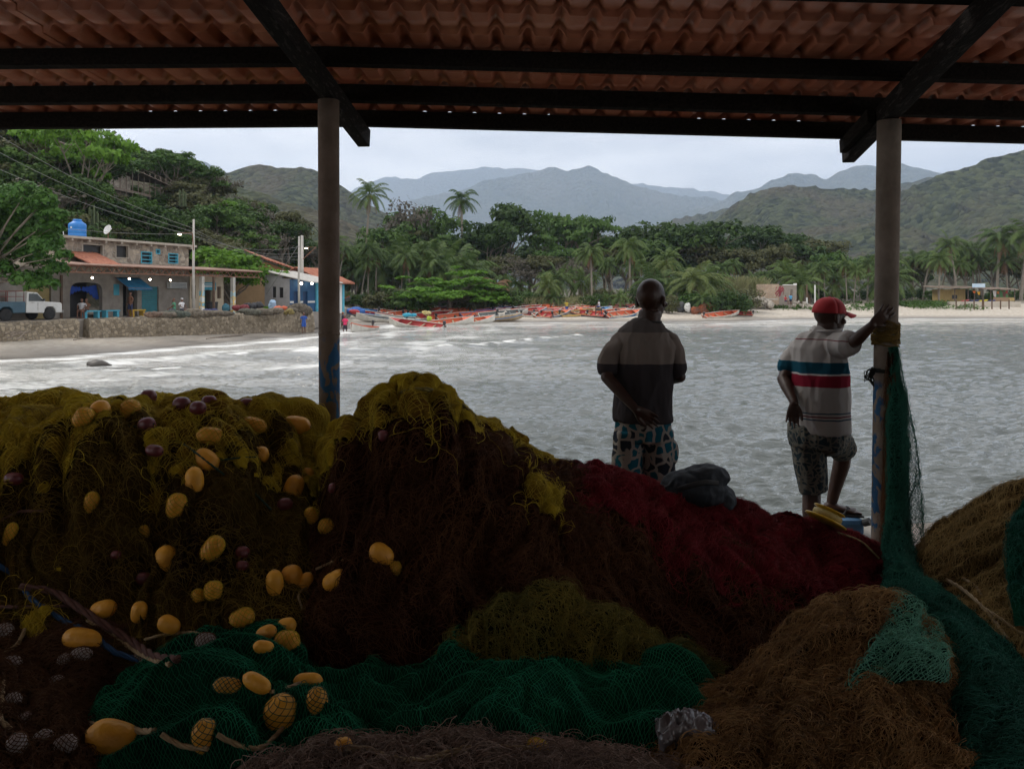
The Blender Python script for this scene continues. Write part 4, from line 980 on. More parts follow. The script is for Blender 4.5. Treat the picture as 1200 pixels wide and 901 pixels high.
row(['palm', 'palm_low', 'palm'], 870, 1055, 22, [(870, 312), (1055, 300)], 112, 128, 'LOOK coconut palm in the line behind the brick hut', 'LOOK palms in line behind the brick hut', 1.05, 14)
row(['palm', 'palm'], 1050, 1215, 12, [(1050, 300), (1215, 285)], 124, 136, 'coconut palm in the stand behind the beach hut', 'palms standing behind the beach hut', 1.05, 16)
row(['bush_dark', 'bush_mid', 'palm_low', 'bush_olive'], 395, 880, 34, [(380, 338), (880, 340)], 93.5, 101, 'LOOK shrub at the foot of the palms behind the boats', 'LOOK shrubs at the foot of the palms', 1.2, 8, 'shrub', 'shrub')
row(['bush_dark', 'bush_mid'], 860, 1215, 22, [(860, 330), (940, 338), (1215, 338)], 119, 130, 'LOOK shrub at the foot of the palms behind the huts', 'LOOK shrubs behind the beach huts', 1.3, 6, 'shrub', 'shrub')
# hillside cover
rr_ = random.Random(12)
cnt = 0
for i in range(4000):
    t_ = rr_.uniform(-28, 66); n_ = rr_.uniform(9, 50) ** 1; x = FP.x + FD.x * t_ - FN.x * n_; y = FP.y + FD.y * t_ - FN.y * n_
    px = 600 + 900 * x / y
    if px < -30 or px > 385 or y < 40: continue
    z = gz(x, y); py = 345 - (z - CAMZ) * 900 / y
    if z < 2.2 and px < 250: continue
    if 50 < px < 82 and 185 < py < 215: continue
    if 122 < px < 216 and 188 < py < 300 and y < 100: k_ = rr_.choice(['bush_olive', 'bush_dark', 'bush_mid']); h_ = rr_.uniform(.5, .9) if py < 238 else rr_.uniform(1.2, 1.6) * (1 + .05 * max(0, min(py - 240, 40)))
    else:
        k_ = rr_.choice(['round_dark', 'round_mid', 'round_olive', 'bush_dark', 'bush_mid', 'bush_olive', 'round_dark', 'sparse_grey'])
        h_ = rr_.uniform(2.6, 4.6) if k_.startswith('bush') else rr_.uniform(4.2, 7)
    plant(k_, x, y, z + h_, 'shrub' if k_.startswith('bush') else 'broadleaf_tree', 'tangled LOOK shrub on the wooded slope behind the houses' if k_.startswith('bush') else 'dense LOOK tree on the wooded slope behind the houses', 'shrub' if k_.startswith('bush') else 'tree', 'LOOK shrubs on the hillside' if k_.startswith('bush') else 'LOOK trees on the hillside', rr_.uniform(1.0, 1.35), None, z)
    cnt += 1
    if cnt >= 185: break
print('hill plants', cnt)
# cactus columns by the shack
CACT = mat('cactus', (.05, .075, .03), (.09, .11, .05), 5, .8)
for px, py, h in ((110, 264, 1.6), (214, 232, .9)):
    p = at(px, py, 88 if px > 150 else 66); t = MB()
    for k in range(5): a = k * 1.3; q = Vector((p.x + .35 * math.cos(a), p.y + .3 * math.sin(a), p.z - 1)); t.tube([q, q + Vector((0, 0, 1 + h * (.6 + .1 * k))), q + Vector((0, 0, 1.1 + h * (.6 + .1 * k)))], [.09, .085, .03], 7)
    tag(t.build('cactus', CACT), 'columnar cactus clump on the hillside, %s' % ('low on the slope above the blue tank' if px < 150 else 'beside the wooden shack'), 'cactus', 'column cacti on the hillside')
# broad-leaved almond tree in front of the garage, upper left
r = np.random.default_rng(77); p0 = at(-28, 370, 43); b = MB(); cl = []
b.tube([(p0.x, p0.y, 1.2), (p0.x + .2, p0.y, 2.6), (p0.x + .1, p0.y, 4.2), (p0.x, p0.y, 6.0)], [.24, .2, .16, .1], 10)
for px, py, rad in ((30, 300, 1.0), (55, 292, .9), (66, 318, .62), (20, 265, 1.1), (45, 245, .95), (8, 230, .95), (30, 226, .7), (-10, 270, 1.4), (-20, 240, 1.2), (-15, 305, 1.1), (5, 318, .8), (48, 327, .5), (60, 268, .8), (-40, 290, 1.6), (-45, 250, 1.4), (74, 300, .5), (35, 275, 1.1), (12, 290, 1.1), (58, 280, .9), (50, 310, .8), (60, 335, .45), (40, 338, .5), (25, 330, .7), (52, 235, .8), (66, 255, .7), (5, 250, 1.1), (20, 240, 1.0)):
    e = at(px, py, 43 + r.uniform(-1.5, 1.5)); b.tube([(p0.x + .1, p0.y, r.uniform(2.8, 5)), Vector((p0.x, p0.y, 5)).lerp(e, .6) + Vector((0, 0, -.3)), e], [.07, .04, .015], 6); cl.append((e.x, e.y, e.z, rad))
C, N = crown_pts(r, cl, 17000, .8); V, F = leaf_quads(r, C, N, .14, .62)
t = thing('almond_tree', 'big broad-leaved tree with glossy leaves overhanging the parked truck', 'tree', (p0.x, p0.y, 1.5))
b.build('trunk', BARK, t, True); mesh_np('crown', V, F, LEAF['almond'], False, t, origin=t.location)
# low creepers on the beach and grass patches (nobody could count them)
def patch(px0, px1, py, Y, n, lf, h=.25, dy=3, size=.12, name='ground_cover'):
    r = np.random.default_rng(int(px0)); x = (r.uniform(px0, px1, n) - 600) * Y / 900; y = Y + r.normal(0, dy / 2, n)
    x += 0; keep = fbm(np.stack([x, y, 0 * x], -1), .5, 3, 7) > .43; x, y = x[keep], y[keep]
    C = np.stack([x, y, ground(x, y) + r.uniform(0, h, len(x))], -1); V, F = leaf_quads(r, C, np.tile([0, 0, 1.0], (len(x), 1)), size, .7)
    tag(mesh_np(name, V, F, LEAF[lf], False), kind='stuff')
patch(1050, 1128, 356, 112, 5200, 'mid', .5, 5, .16); patch(965, 1028, 356, 111, 4200, 'mid', .45, 5, .16); patch(870, 945, 358, 108, 3800, 'mid', .4, 4, .15); patch(700, 745, 356, 96, 1000, 'mid'); patch(826, 872, 356, 103, 3500, 'bright', .7, 4, .16)
def reeds(px0, px1, Y, n, h):
    r = np.random.default_rng(5 + int(px0)); x = (r.uniform(px0, px1, n) - 600) * Y / 900; y = Y + r.normal(0, 1.2, n); z = ground(x, y)
    P = np.stack([np.stack([x, y, z], -1), np.stack([x + r.normal(0, .15, n), y, z + h * .6], -1), np.stack([x + r.normal(0, .5, n), y, z + h * r.uniform(.7, 1.1, n)], -1)], 1)
    V, F = threads(P, .035); tag(mesh_np('reeds', V, F, mat('reed', (.16, .19, .06), (.34, .31, .16), 1, .8, island=.7)), kind='stuff')
reeds(838, 896, 112, 900, 3.8); reeds(690, 860, 99, 500, 1.6); reeds(600, 690, 97, 350, 1.5)
# ================================================================== fishing nets
def crom(P, n):
    P = np.asarray(P, float); s = np.concatenate([[0], np.cumsum(np.linalg.norm(np.diff(P, axis=0), axis=1) + 1e-6)]); s /= s[-1]
    m = np.gradient(P, s, axis=0); u = np.linspace(0, 1, n); k = np.clip(np.searchsorted(s, u, 'right') - 1, 0, len(s) - 2)
    h = (s[k + 1] - s[k])[:, None]; t = ((u - s[k]) / (s[k + 1] - s[k]))[:, None]
    return (2 * t**3 - 3 * t**2 + 1) * P[k] + (t**3 - 2 * t**2 + t) * h * m[k] + (-2 * t**3 + 3 * t**2) * P[k + 1] + (t**3 - t**2) * h * m[k + 1]
def loft(rows, nu, nv):
    A = np.stack([crom([tuple(at(*p)) for p in r_], nu) for r_ in rows])
    return np.stack([crom(A[:, j], nv) for j in range(nu)], axis=1)
def normals(P):
    du = np.gradient(P, axis=1); dv = np.gradient(P, axis=0); n = np.cross(du, dv); n /= np.linalg.norm(n, axis=2, keepdims=True) + 1e-9
    return n
def sample(P, u, v):
    nv, nu = P.shape[:2]; x = np.clip(u, 0, 1) * (nu - 1.001); y = np.clip(v, 0, 1) * (nv - 1.001)
    i = x.astype(int); j = y.astype(int); fx = (x - i)[..., None]; fy = (y - j)[..., None]
    return (P[j, i] * (1 - fx) + P[j, i + 1] * fx) * (1 - fy) + (P[j + 1, i] * (1 - fx) + P[j + 1, i + 1] * fx) * fy
BV = []; BF = []; NETS = {}
def net(key, label, rows, base, fibre, nu=240, nv=170, fold=.035, fdir=(7, 2), lump=.03, fine=.008, lattice=0, lat_r=.0012, lat_mat=None, tangle=3000, tang_len=.22, tang_r=.0009, curl=1.0, seed=1, hang=1.0, name='fishing_net', lift=.006, clip_back=.8, skin=True):
    P = loft(rows, nu, nv); N = normals(P)
    if N[nv // 2, nu // 2].dot(np.array([0, -1, .6])) < 0: N = -N
    uu, vv = np.meshgrid(np.linspace(0, 1, nu), np.linspace(0, 1, nv))
    lw = np.linalg.norm(np.diff(P[nv // 2], axis=0), axis=1).sum(); lh = np.linalg.norm(np.diff(P[:, nu // 2], axis=0), axis=1).sum()
    q = np.stack([uu * lw, vv * lh, 0 * uu + seed * 3.1], -1)
    warp = np.stack([fbm(q, 2.2, 2, seed + 1), fbm(q, 2.2, 2, seed + 2), 0 * uu], -1) - .5
    qf = (q + warp * .55) * np.array([fdir[0], fdir[1], 1])
    f1 = 1 - np.abs(fbm(qf, 1.0, 3, seed + 4) * 2 - 1) * 2.0
    f2 = 1 - np.abs(fbm(qf * 2.6, 1.0, 2, seed + 5) * 2 - 1) * 2.0
    big = fbm(q, 2.4, 3, seed + 7) - .5
    f1 = np.sign(f1) * np.abs(f1) ** 1.3
    D = fold * 1.55 * f1 + fold * .55 * f2 + lump * 2 * big + (fbm(P, 42, 2, seed + 9) - .5) * fine * 2
    edge = np.minimum(1, 14 * np.minimum(uu, 1 - uu)) * np.minimum(1, 14 * vv)
    PD = P + N * (D * (.35 + .65 * edge))[..., None]; PD[..., 2] = np.maximum(PD[..., 2], 1.405)
    if skin: o = mesh_np(name, PD, grid_faces(nv, nu), base, True)
    else: o = thing(name, None, None, (0, 0, 0))
    tag(o, label, 'fishing net')
    N2 = normals(PD); N2 = np.where((N2 * N).sum(-1, keepdims=True) < 0, -N2, N2)
    r = np.random.default_rng(seed + 50); Vs = []; Fs = []; ofs = 0
    def put(V, F):
        nonlocal ofs
        Vs.append(V); Fs.append(F + ofs); ofs += len(V)
    if lattice:
        cs = lattice; K = int(max(lw, lh) / .011)
        for sgn in (1, -1):
            c = np.arange(-lh, lw + lh, cs) if sgn == 1 else np.arange(0, lw + lh + lh, cs)
            tpar = np.linspace(0, 1, int(lh / .012)); Vv = tpar[None, :] * np.ones((len(c), 1)); Uu = (c[:, None] + sgn * Vv * lh * .62) / lw
            for a_ in range(len(c)):
                ok = (Uu[a_] >= 0) & (Uu[a_] <= 1)
                if ok.sum() < 4: continue
                jit = .0035 * np.sin(np.arange(ok.sum()) * 1.3 + a_)
                w_ = (fbm(np.stack([Uu[a_][ok] * lw, Vv[a_][ok] * lh, 0 * jit], -1), 6, 2, seed + 30) - .5) * .03
                pts = sample(PD, Uu[a_][ok] + (w_ + jit) / lw, Vv[a_][ok] + w_ / lh) + sample(N2, Uu[a_][ok], Vv[a_][ok]) * (lift + .012 * np.abs(w_[:, None]) * 20)
                V, F = threads(pts[None], lat_r); put(V, F)
    nl = ofs; nlf = sum(len(x) for x in Fs)
    if tangle:
        k = 13; u = r.random(tangle); v = r.random(tangle) * clip_back; th = r.normal(math.pi / 2, .55 * curl, tangle); U = [u * lw]; Vv = [v * lh]; dth = r.normal(0, .22 * curl, tangle); ln = tang_len * r.uniform(.5, 1.5, tangle) / k
        for i in range(k - 1): th = th + dth + r.normal(0, .12, tangle); U.append(U[-1] + np.cos(th) * ln); Vv.append(Vv[-1] + np.sin(th) * ln)
        U = np.stack(U, 1) / lw; Vv = np.stack(Vv, 1) / lh
        arc = np.sin(np.linspace(0, math.pi, k))[None] * np.abs(r.normal(0, .011, (tangle, 1))) * hang + .002
        pts = sample(PD, U, Vv) + sample(N2, U, Vv) * arc[..., None]
        V, F = threads(pts, r.uniform(.6, 1.4, tangle) * tang_r); put(V, F)
    if Vs:
        mi = np.zeros(sum(len(x) for x in Fs), int); 
        ms = [fibre]
        if lattice and lat_mat: ms = [lat_mat, fibre]; mi[nlf:] = 1
        to = mesh_np('netting', np.concatenate(Vs), np.concatenate(Fs), ms, False, o, mi)
    b0 = sum(len(x) for x in BV); BV.append(PD.reshape(-1, 3)); BF.append(grid_faces(nv, nu) + b0); NETS[key] = (PD, N2)
    return o
def drape(key, label, mask, base, fibre, tangle=3000, lattice=.02, seed=1, lift=.014, fold=.02, fdir=(5, 3), tang_len=.2, curl=1.3, name='fishing_net'):
    PD, N2 = NETS[key]; nv, nu = PD.shape[:2]; uu, vv = np.meshgrid(np.linspace(0, 1, nu), np.linspace(0, 1, nv)); r = np.random.default_rng(seed)
    q = PD * np.array([fdir[0], 2.5, fdir[1]]); f1 = 1 - np.abs(fbm(q + 1.2 * fbm(PD, 2, 2, seed)[..., None], 1, 3, seed + 1) * 2 - 1) * 2
    m = mask(uu, vv) + (fbm(PD * np.array([1.6, 1, .6]), 3.0, 3, seed + 2) - .5) * .75 + (fbm(PD, 14, 2, seed + 3) - .5) * .35
    P2 = PD + N2 * (lift + fold * np.clip(f1, -.5, 1) * np.clip(m * 5, 0, 1))[..., None]; N3 = normals(P2); N3 = np.where((N3 * N2).sum(-1, keepdims=True) < 0, -N3, N3)
    F = grid_faces(nv, nu); ok = (m[:-1, :-1].ravel() > 0) & (m[1:, 1:].ravel() > 0); F = F[ok]; used = np.unique(F); re_ = np.zeros(nv * nu, int); re_[used] = np.arange(len(used))
    o = mesh_np(name, P2.reshape(-1, 3)[used], re_[F], base, True); tag(o, label, 'fishing net')
    lw = np.linalg.norm(np.diff(PD[nv // 2], axis=0), axis=1).sum(); lh = np.linalg.norm(np.diff(PD[:, nu // 2], axis=0), axis=1).sum(); Vs = []; Fs = []; ofs = 0
    mm = m[..., None]
    if lattice:
        for sgn in (1, -1):
            c = np.arange(-lh, lw + lh, lattice)
            for a_ in c:
                V_ = np.linspace(0, 1, int(lh / .012)); U_ = (a_ + sgn * V_ * lh * .62) / lw; k_ = (U_ >= 0) & (U_ <= 1)
                if k_.sum() < 5: continue
                U_, V_ = U_[k_], V_[k_]; g = sample(mm, U_, V_)[:, 0] > -.03; pts = sample(P2, U_, V_) + sample(N3, U_, V_) * .005
                idx = np.flatnonzero(np.diff(np.concatenate([[0], g.astype(int), [0]]))); 
                for s_, e_ in zip(idx[::2], idx[1::2]):
                    if e_ - s_ > 4: V, F_ = threads(pts[s_:e_][None], .0010); Vs.append(V); Fs.append(F_ + ofs); ofs += len(V)
    u = r.random(tangle * 3); v = r.random(tangle * 3); g = sample(mm, u, v)[:, 0] > -.02; u, v = u[g][:tangle], v[g][:tangle]; n = len(u); k = 13; th = r.normal(math.pi / 2, .6 * curl, n); dth = r.normal(0, .22 * curl, n); ln = tang_len * r.uniform(.5, 1.5, n) / k; U = [u * lw]; V2 = [v * lh]
    for i in range(k - 1): th = th + dth + r.normal(0, .12, n); U.append(U[-1] + np.cos(th) * ln); V2.append(V2[-1] + np.sin(th) * ln)
    U = np.stack(U, 1) / lw; V2 = np.stack(V2, 1) / lh; arc = np.sin(np.linspace(0, math.pi, k))[None] * np.abs(r.normal(0, .006, (n, 1))) + .002
    V, F_ = threads(sample(P2, U, V2) + sample(N3, U, V2) * arc[..., None], r.uniform(.6, 1.4, n) * .001); Vs.append(V); Fs.append(F_ + ofs)
    mesh_np('netting', np.concatenate(Vs), np.concatenate(Fs), fibre, False, o)
    b0 = sum(len(x) for x in BV); BV.append(P2.reshape(-1, 3)); BF.append(F + b0); return o
def fib(name, c1, c2, rough=.6): return mat(name, c1, c2, 2.5, rough, island=.55, spec=.04, ramp=(.35, .65))
def cloth(name, c1, c2, sc=2.2): return mat(name, c1, c2, sc, .95, .6, 150, dist=.004, spec=0.0, ramp=(.4, .62), detail=6)
OLB = cloth('olive_net', (.36, .26, .02), (.10, .05, .010)); OLF = fib('olive_twine', (.70, .54, .06), (.20, .13, .02)); DKB = cloth('dark_heap_net', (.060, .038, .009), (.014, .007, .004)); DKF = fib('dark_olive_twine', (.24, .165, .03), (.04, .02, .008)); MRB = cloth('dark_maroon_net', (.040, .016, .008), (.014, .005, .004)); MRF = fib('dark_maroon_twine', (.16, .075, .03), (.04, .014, .01))  # dark heap nets: own brown and maroon, with shade put into the tone
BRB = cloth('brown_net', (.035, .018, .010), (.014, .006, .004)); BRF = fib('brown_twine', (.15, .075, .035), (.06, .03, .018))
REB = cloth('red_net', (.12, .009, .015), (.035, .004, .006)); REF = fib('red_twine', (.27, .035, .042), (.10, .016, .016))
GRB = cloth('green_net', (.006, .045, .024), (.003, .018, .010)); GRF = fib('green_twine', (.03, .30, .15), (.008, .08, .042))
ORB = cloth('rust_net', (.045, .020, .007), (.014, .006, .003)); ORF = fib('rust_twine', (.46, .27, .11), (.07, .034, .014))
TEB = cloth('teal_net', (.006, .032, .024), (.003, .013, .009)); TEF = fib('teal_twine', (.035, .17, .12), (.014, .065, .045))
LTF = fib('pale_teal_twine', (.20, .48, .34), (.08, .24, .16))
TAB = cloth('tan_net', (.10, .068, .028), (.05, .030, .014)); TAF = fib('tan_twine', (.55, .39, .16), (.2, .13, .05))
GYB = cloth('grey_net', (.035, .024, .02), (.014, .009, .008)); GYF = fib('grey_twine', (.40, .29, .23), (.07, .045, .035))
net('floor', 'dark brown trodden net spread under all the heaps at the picture bottom', [[(-260, 1500, 1.2), (600, 1480, 1.2), (1500, 1500, 1.2)], [(-260, 1010, 2.0), (300, 1020, 2.0), (900, 1010, 2.05), (1500, 1010, 2.0)], [(-260, 860, 2.7), (300, 850, 2.8), (900, 850, 2.8), (1400, 860, 2.7)], [(-240, 760, 3.4), (300, 750, 3.5), (900, 755, 3.5), (1400, 760, 3.4)], [(-240, 690, 4.25), (300, 690, 4.25), (900, 690, 4.25), (1400, 690, 4.25)]], BRB, BRF, 220, 140, fold=.02, lump=.03, tangle=2500, seed=3)
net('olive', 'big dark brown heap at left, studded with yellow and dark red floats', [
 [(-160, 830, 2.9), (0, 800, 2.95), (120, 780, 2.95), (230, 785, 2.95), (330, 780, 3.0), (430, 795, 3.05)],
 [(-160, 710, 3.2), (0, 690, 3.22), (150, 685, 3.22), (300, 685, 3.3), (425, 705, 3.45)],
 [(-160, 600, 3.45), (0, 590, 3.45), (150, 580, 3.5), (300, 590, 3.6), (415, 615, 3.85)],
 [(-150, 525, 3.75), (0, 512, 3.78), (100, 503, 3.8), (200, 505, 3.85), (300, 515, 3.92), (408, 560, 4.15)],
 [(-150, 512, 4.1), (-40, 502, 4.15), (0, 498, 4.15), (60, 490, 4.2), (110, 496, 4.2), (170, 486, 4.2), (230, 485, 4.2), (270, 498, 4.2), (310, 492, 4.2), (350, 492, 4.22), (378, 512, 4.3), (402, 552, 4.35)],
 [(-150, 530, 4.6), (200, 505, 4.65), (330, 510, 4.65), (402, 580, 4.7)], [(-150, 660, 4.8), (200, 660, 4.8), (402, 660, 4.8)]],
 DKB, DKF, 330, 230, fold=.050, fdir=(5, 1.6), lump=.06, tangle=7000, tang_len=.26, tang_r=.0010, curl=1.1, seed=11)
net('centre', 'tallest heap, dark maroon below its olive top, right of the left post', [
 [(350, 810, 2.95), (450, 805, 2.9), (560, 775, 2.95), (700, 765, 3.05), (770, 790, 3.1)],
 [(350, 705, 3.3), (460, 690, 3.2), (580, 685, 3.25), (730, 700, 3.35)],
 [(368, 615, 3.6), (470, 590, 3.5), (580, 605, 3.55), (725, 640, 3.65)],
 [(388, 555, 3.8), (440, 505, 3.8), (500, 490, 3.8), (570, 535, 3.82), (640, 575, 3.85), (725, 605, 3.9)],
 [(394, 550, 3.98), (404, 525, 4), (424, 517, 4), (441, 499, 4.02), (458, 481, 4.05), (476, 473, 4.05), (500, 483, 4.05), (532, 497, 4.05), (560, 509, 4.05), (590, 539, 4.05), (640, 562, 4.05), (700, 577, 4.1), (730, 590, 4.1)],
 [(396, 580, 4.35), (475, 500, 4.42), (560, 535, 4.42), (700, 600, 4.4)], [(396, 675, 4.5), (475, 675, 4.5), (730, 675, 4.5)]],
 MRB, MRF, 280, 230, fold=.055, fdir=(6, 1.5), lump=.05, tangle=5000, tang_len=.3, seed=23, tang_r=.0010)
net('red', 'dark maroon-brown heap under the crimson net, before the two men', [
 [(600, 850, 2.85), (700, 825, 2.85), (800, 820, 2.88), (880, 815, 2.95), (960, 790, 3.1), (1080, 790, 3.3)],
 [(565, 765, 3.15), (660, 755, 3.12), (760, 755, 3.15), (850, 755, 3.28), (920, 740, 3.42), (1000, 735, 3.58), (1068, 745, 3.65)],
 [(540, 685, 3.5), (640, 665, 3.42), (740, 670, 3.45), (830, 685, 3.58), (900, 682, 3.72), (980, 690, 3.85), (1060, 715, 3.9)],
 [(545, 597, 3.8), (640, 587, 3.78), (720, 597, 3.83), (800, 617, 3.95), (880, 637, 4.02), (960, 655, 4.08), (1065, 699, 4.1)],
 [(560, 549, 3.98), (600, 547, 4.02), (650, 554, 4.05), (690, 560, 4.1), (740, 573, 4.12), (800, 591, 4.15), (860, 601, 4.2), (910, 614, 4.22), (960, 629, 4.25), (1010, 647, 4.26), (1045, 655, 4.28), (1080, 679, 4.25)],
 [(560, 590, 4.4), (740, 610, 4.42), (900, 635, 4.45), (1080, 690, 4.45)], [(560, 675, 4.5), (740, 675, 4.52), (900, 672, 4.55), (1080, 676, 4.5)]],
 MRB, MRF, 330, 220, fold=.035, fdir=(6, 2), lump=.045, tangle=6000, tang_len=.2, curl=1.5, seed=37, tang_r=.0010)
drape('olive', 'olive-yellow net draped over the top of the left heap', lambda u, v: (v - .31) * 1.1 - .10 * np.sin(u * 9) ** 2, OLB, OLF, 5500, .017, 201, fold=.045, fdir=(3.5, 4))  # paler crest tone: partly the net's own olive, partly painted light
drape('centre', 'olive net bunched over the peak of the tallest heap', lambda u, v: (v - .43 - np.clip(u - .5, 0, 1) * .15 - np.clip(u - .78, 0, 1) * .5) * 1.3, OLB, OLF, 3500, .017, 202, lift=.016, fold=.055, fdir=(6, 6))  # olive of the peak: real net colour with crest light painted in
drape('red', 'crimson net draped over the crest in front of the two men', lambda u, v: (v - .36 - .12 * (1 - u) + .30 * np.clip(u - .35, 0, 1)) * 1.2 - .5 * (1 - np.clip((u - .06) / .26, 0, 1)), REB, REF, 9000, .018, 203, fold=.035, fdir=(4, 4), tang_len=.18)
net('olive_tangle', 'loose olive twine mound lying on the green net at bottom centre', [
 [(500, 800, 2.85), (580, 800, 2.8), (680, 810, 2.8), (780, 815, 2.85), (850, 805, 2.9)], [(510, 780, 2.9), (570, 755, 2.88), (640, 748, 2.85), (720, 765, 2.9), (845, 795, 2.95)],
 [(515, 778, 3.05), (555, 742, 3.05), (600, 713, 3.05), (640, 702, 3.05), (680, 710, 3.05), (730, 738, 3.05), (790, 768, 3.05), (850, 790, 3.05)], [(515, 800, 3.2), (640, 730, 3.2), (850, 800, 3.2)]],
 cloth('moss_net', (.010, .014, .005), (.008, .006, .003)), fib('moss_twine', (.27, .20, .04), (.025, .05, .016)), 150, 100, fold=.03, lump=.04, tangle=2600, curl=2.6, tang_len=.26, seed=41, hang=1.2, clip_back=1)
net('green', 'deep green fine-meshed net spread across the foreground with yellow floats', [
 [(80, 915, 2.3), (170, 910, 2.25), (280, 905, 2.25), (400, 895, 2.25), (520, 885, 2.28), (640, 890, 2.28), (760, 890, 2.3), (830, 890, 2.4)],
 [(85, 885, 2.48), (150, 865, 2.45), (250, 835, 2.45), (340, 845, 2.48), (440, 845, 2.48), (560, 830, 2.5), (680, 840, 2.48), (790, 845, 2.5), (838, 865, 2.55)],
 [(82, 868, 2.65), (140, 832, 2.68), (220, 795, 2.72), (300, 785, 2.75), (360, 812, 2.8), (450, 808, 2.78), (560, 790, 2.8), (680, 798, 2.76), (790, 800, 2.72), (840, 830, 2.72)],
 [(85, 862, 2.75), (130, 826, 2.85), (200, 790, 2.95), (250, 772, 3.0), (300, 766, 3.0), (345, 785, 3.0), (400, 806, 3.0), (460, 795, 2.98), (520, 775, 2.95), (580, 770, 2.92), (650, 780, 2.9), (740, 785, 2.88), (800, 780, 2.86), (838, 806, 2.85)],
 [(90, 900, 2.95), (300, 820, 3.1), (450, 840, 3.1), (650, 830, 3.05), (830, 850, 3.0)]],
 GRB, GRF, 400, 190, fold=.050, fdir=(2.6, 4.2), lump=.045, fine=.003, lattice=.0135, lat_r=.0010, lat_mat=GRF, tangle=250, seed=53, lift=.004)
net('rust', 'rust-orange net heap at bottom right, partly under a pale green mesh', [
 [(730, 1010, 1.95), (900, 1000, 1.95), (1020, 1000, 1.95), (1150, 1000, 2.0)], [(735, 930, 2.2), (800, 905, 2.2), (880, 895, 2.2), (1000, 880, 2.25), (1080, 880, 2.3), (1150, 900, 2.4)],
 [(742, 900, 2.4), (790, 855, 2.5), (860, 845, 2.52), (920, 815, 2.6), (1000, 785, 2.65), (1060, 785, 2.7), (1130, 830, 2.7)],
 [(750, 870, 2.6), (775, 835, 2.7), (810, 808, 2.75), (860, 802, 2.8), (895, 778, 2.85), (925, 742, 2.95), (960, 722, 3.0), (1010, 713, 3.05), (1052, 711, 3.05), (1088, 735, 3.05), (1130, 790, 2.95)],
 [(760, 900, 2.9), (900, 820, 3.1), (1050, 760, 3.3), (1130, 830, 3.2)]],
 ORB, ORF, 280, 170, fold=.028, fdir=(5, 3), lump=.035, lattice=.020, lat_r=.0010, lat_mat=ORF, tangle=9000, tang_len=.14, curl=2.2, seed=61)
net('pale', 'pale green open-meshed corner draped over the rust-orange heap', [
 [(985, 812, 2.50), (1020, 815, 2.48), (1060, 800, 2.5), (1105, 800, 2.6)], [(1010, 780, 2.60), (1040, 782, 2.58), (1070, 775, 2.6), (1108, 780, 2.68)], [(1035, 735, 2.85), (1055, 735, 2.85), (1080, 745, 2.88), (1106, 765, 2.9)], [(1046, 703, 3.02), (1058, 703, 3.02), (1075, 715, 3.04), (1095, 735, 3.05)]],
 TEB, LTF, 90, 90, fold=.016, fdir=(6, 2), lump=.01, lattice=.016, lat_r=.0013, lat_mat=LTF, tangle=500, tang_len=.1, seed=67, name='fishing_net', lift=.008, clip_back=1)
net('tan', 'tan-brown net heap at the right edge beyond the post', [
 [(1100, 860, 2.9), (1200, 880, 2.7), (1520, 880, 2.8)], [(1085, 760, 3.4), (1170, 770, 3.2), (1500, 770, 3.2)], [(1078, 700, 3.85), (1150, 690, 3.7), (1300, 675, 3.6), (1480, 740, 3.7)], [(1076, 665, 4.1), (1130, 640, 4.0), (1200, 620, 3.9), (1300, 605, 3.85), (1470, 690, 3.95)],
 [(1072, 650, 4.3), (1110, 622, 4.25), (1150, 600, 4.15), (1200, 577, 4.1), (1300, 565, 4.1), (1460, 670, 4.2)], [(1072, 670, 4.6), (1200, 620, 4.7), (1300, 600, 4.7), (1460, 680, 4.7)], [(1072, 675, 4.75), (1460, 676, 4.8)]],
 TAB, TAF, 200, 200, fold=.03, fdir=(3, 7), lump=.03, tangle=8500, tang_len=.2, seed=71, curl=.9, lattice=.03, lat_r=.0009, lat_mat=TAF)
net('dark_teal', 'dark teal net fold at the far right edge on the tan heap', [
 [(1190, 735, 3.2), (1240, 740, 3.1), (1300, 730, 3.1)], [(1180, 665, 3.5), (1230, 660, 3.45), (1300, 650, 3.4)], [(1186, 610, 3.82), (1230, 595, 3.8), (1300, 585, 3.8)], [(1200, 590, 4.0), (1240, 575, 4.0), (1300, 570, 4.0)]],
 GRB, TEF, 90, 110, fold=.03, fdir=(8, 1), lump=.02, tangle=900, seed=73, tang_r=.0008)
net('teal', 'teal net tied to the right post, hanging down and spilling to the corner', [
 [(1040, 990, 2.1), (1150, 980, 2.1), (1270, 970, 2.2)], [(1075, 900, 2.42), (1150, 880, 2.38), (1260, 890, 2.5)], [(1088, 830, 2.72), (1140, 800, 2.68), (1230, 830, 2.8)], [(1070, 765, 3.02), (1110, 740, 3.0), (1180, 765, 3.15)],
 [(1035, 705, 3.45), (1070, 692, 3.42), (1115, 712, 3.5)], [(1042, 675, 3.85), (1056, 668, 3.8), (1074, 682, 3.9)], [(1043, 640, 4.2), (1051, 632, 4.15), (1060, 645, 4.25)], [(1043, 590, 4.42), (1049, 584, 4.40), (1056, 592, 4.5)], [(1043, 520, 4.52), (1048, 515, 4.50), (1053, 522, 4.6)], [(1044, 460, 4.58), (1047, 458, 4.57), (1051, 460, 4.63)], [(1044, 425, 4.61), (1046, 424, 4.61), (1049, 425, 4.66)], [(1043, 408, 4.62), (1045, 407, 4.62), (1047, 408, 4.66)]],
 TEB, TEF, 130, 330, fold=.024, fdir=(11, 1.1), lump=.02, lattice=.024, lat_r=.0011, lat_mat=TEF, tangle=5200, tang_len=.22, seed=83, clip_back=1, curl=.8)
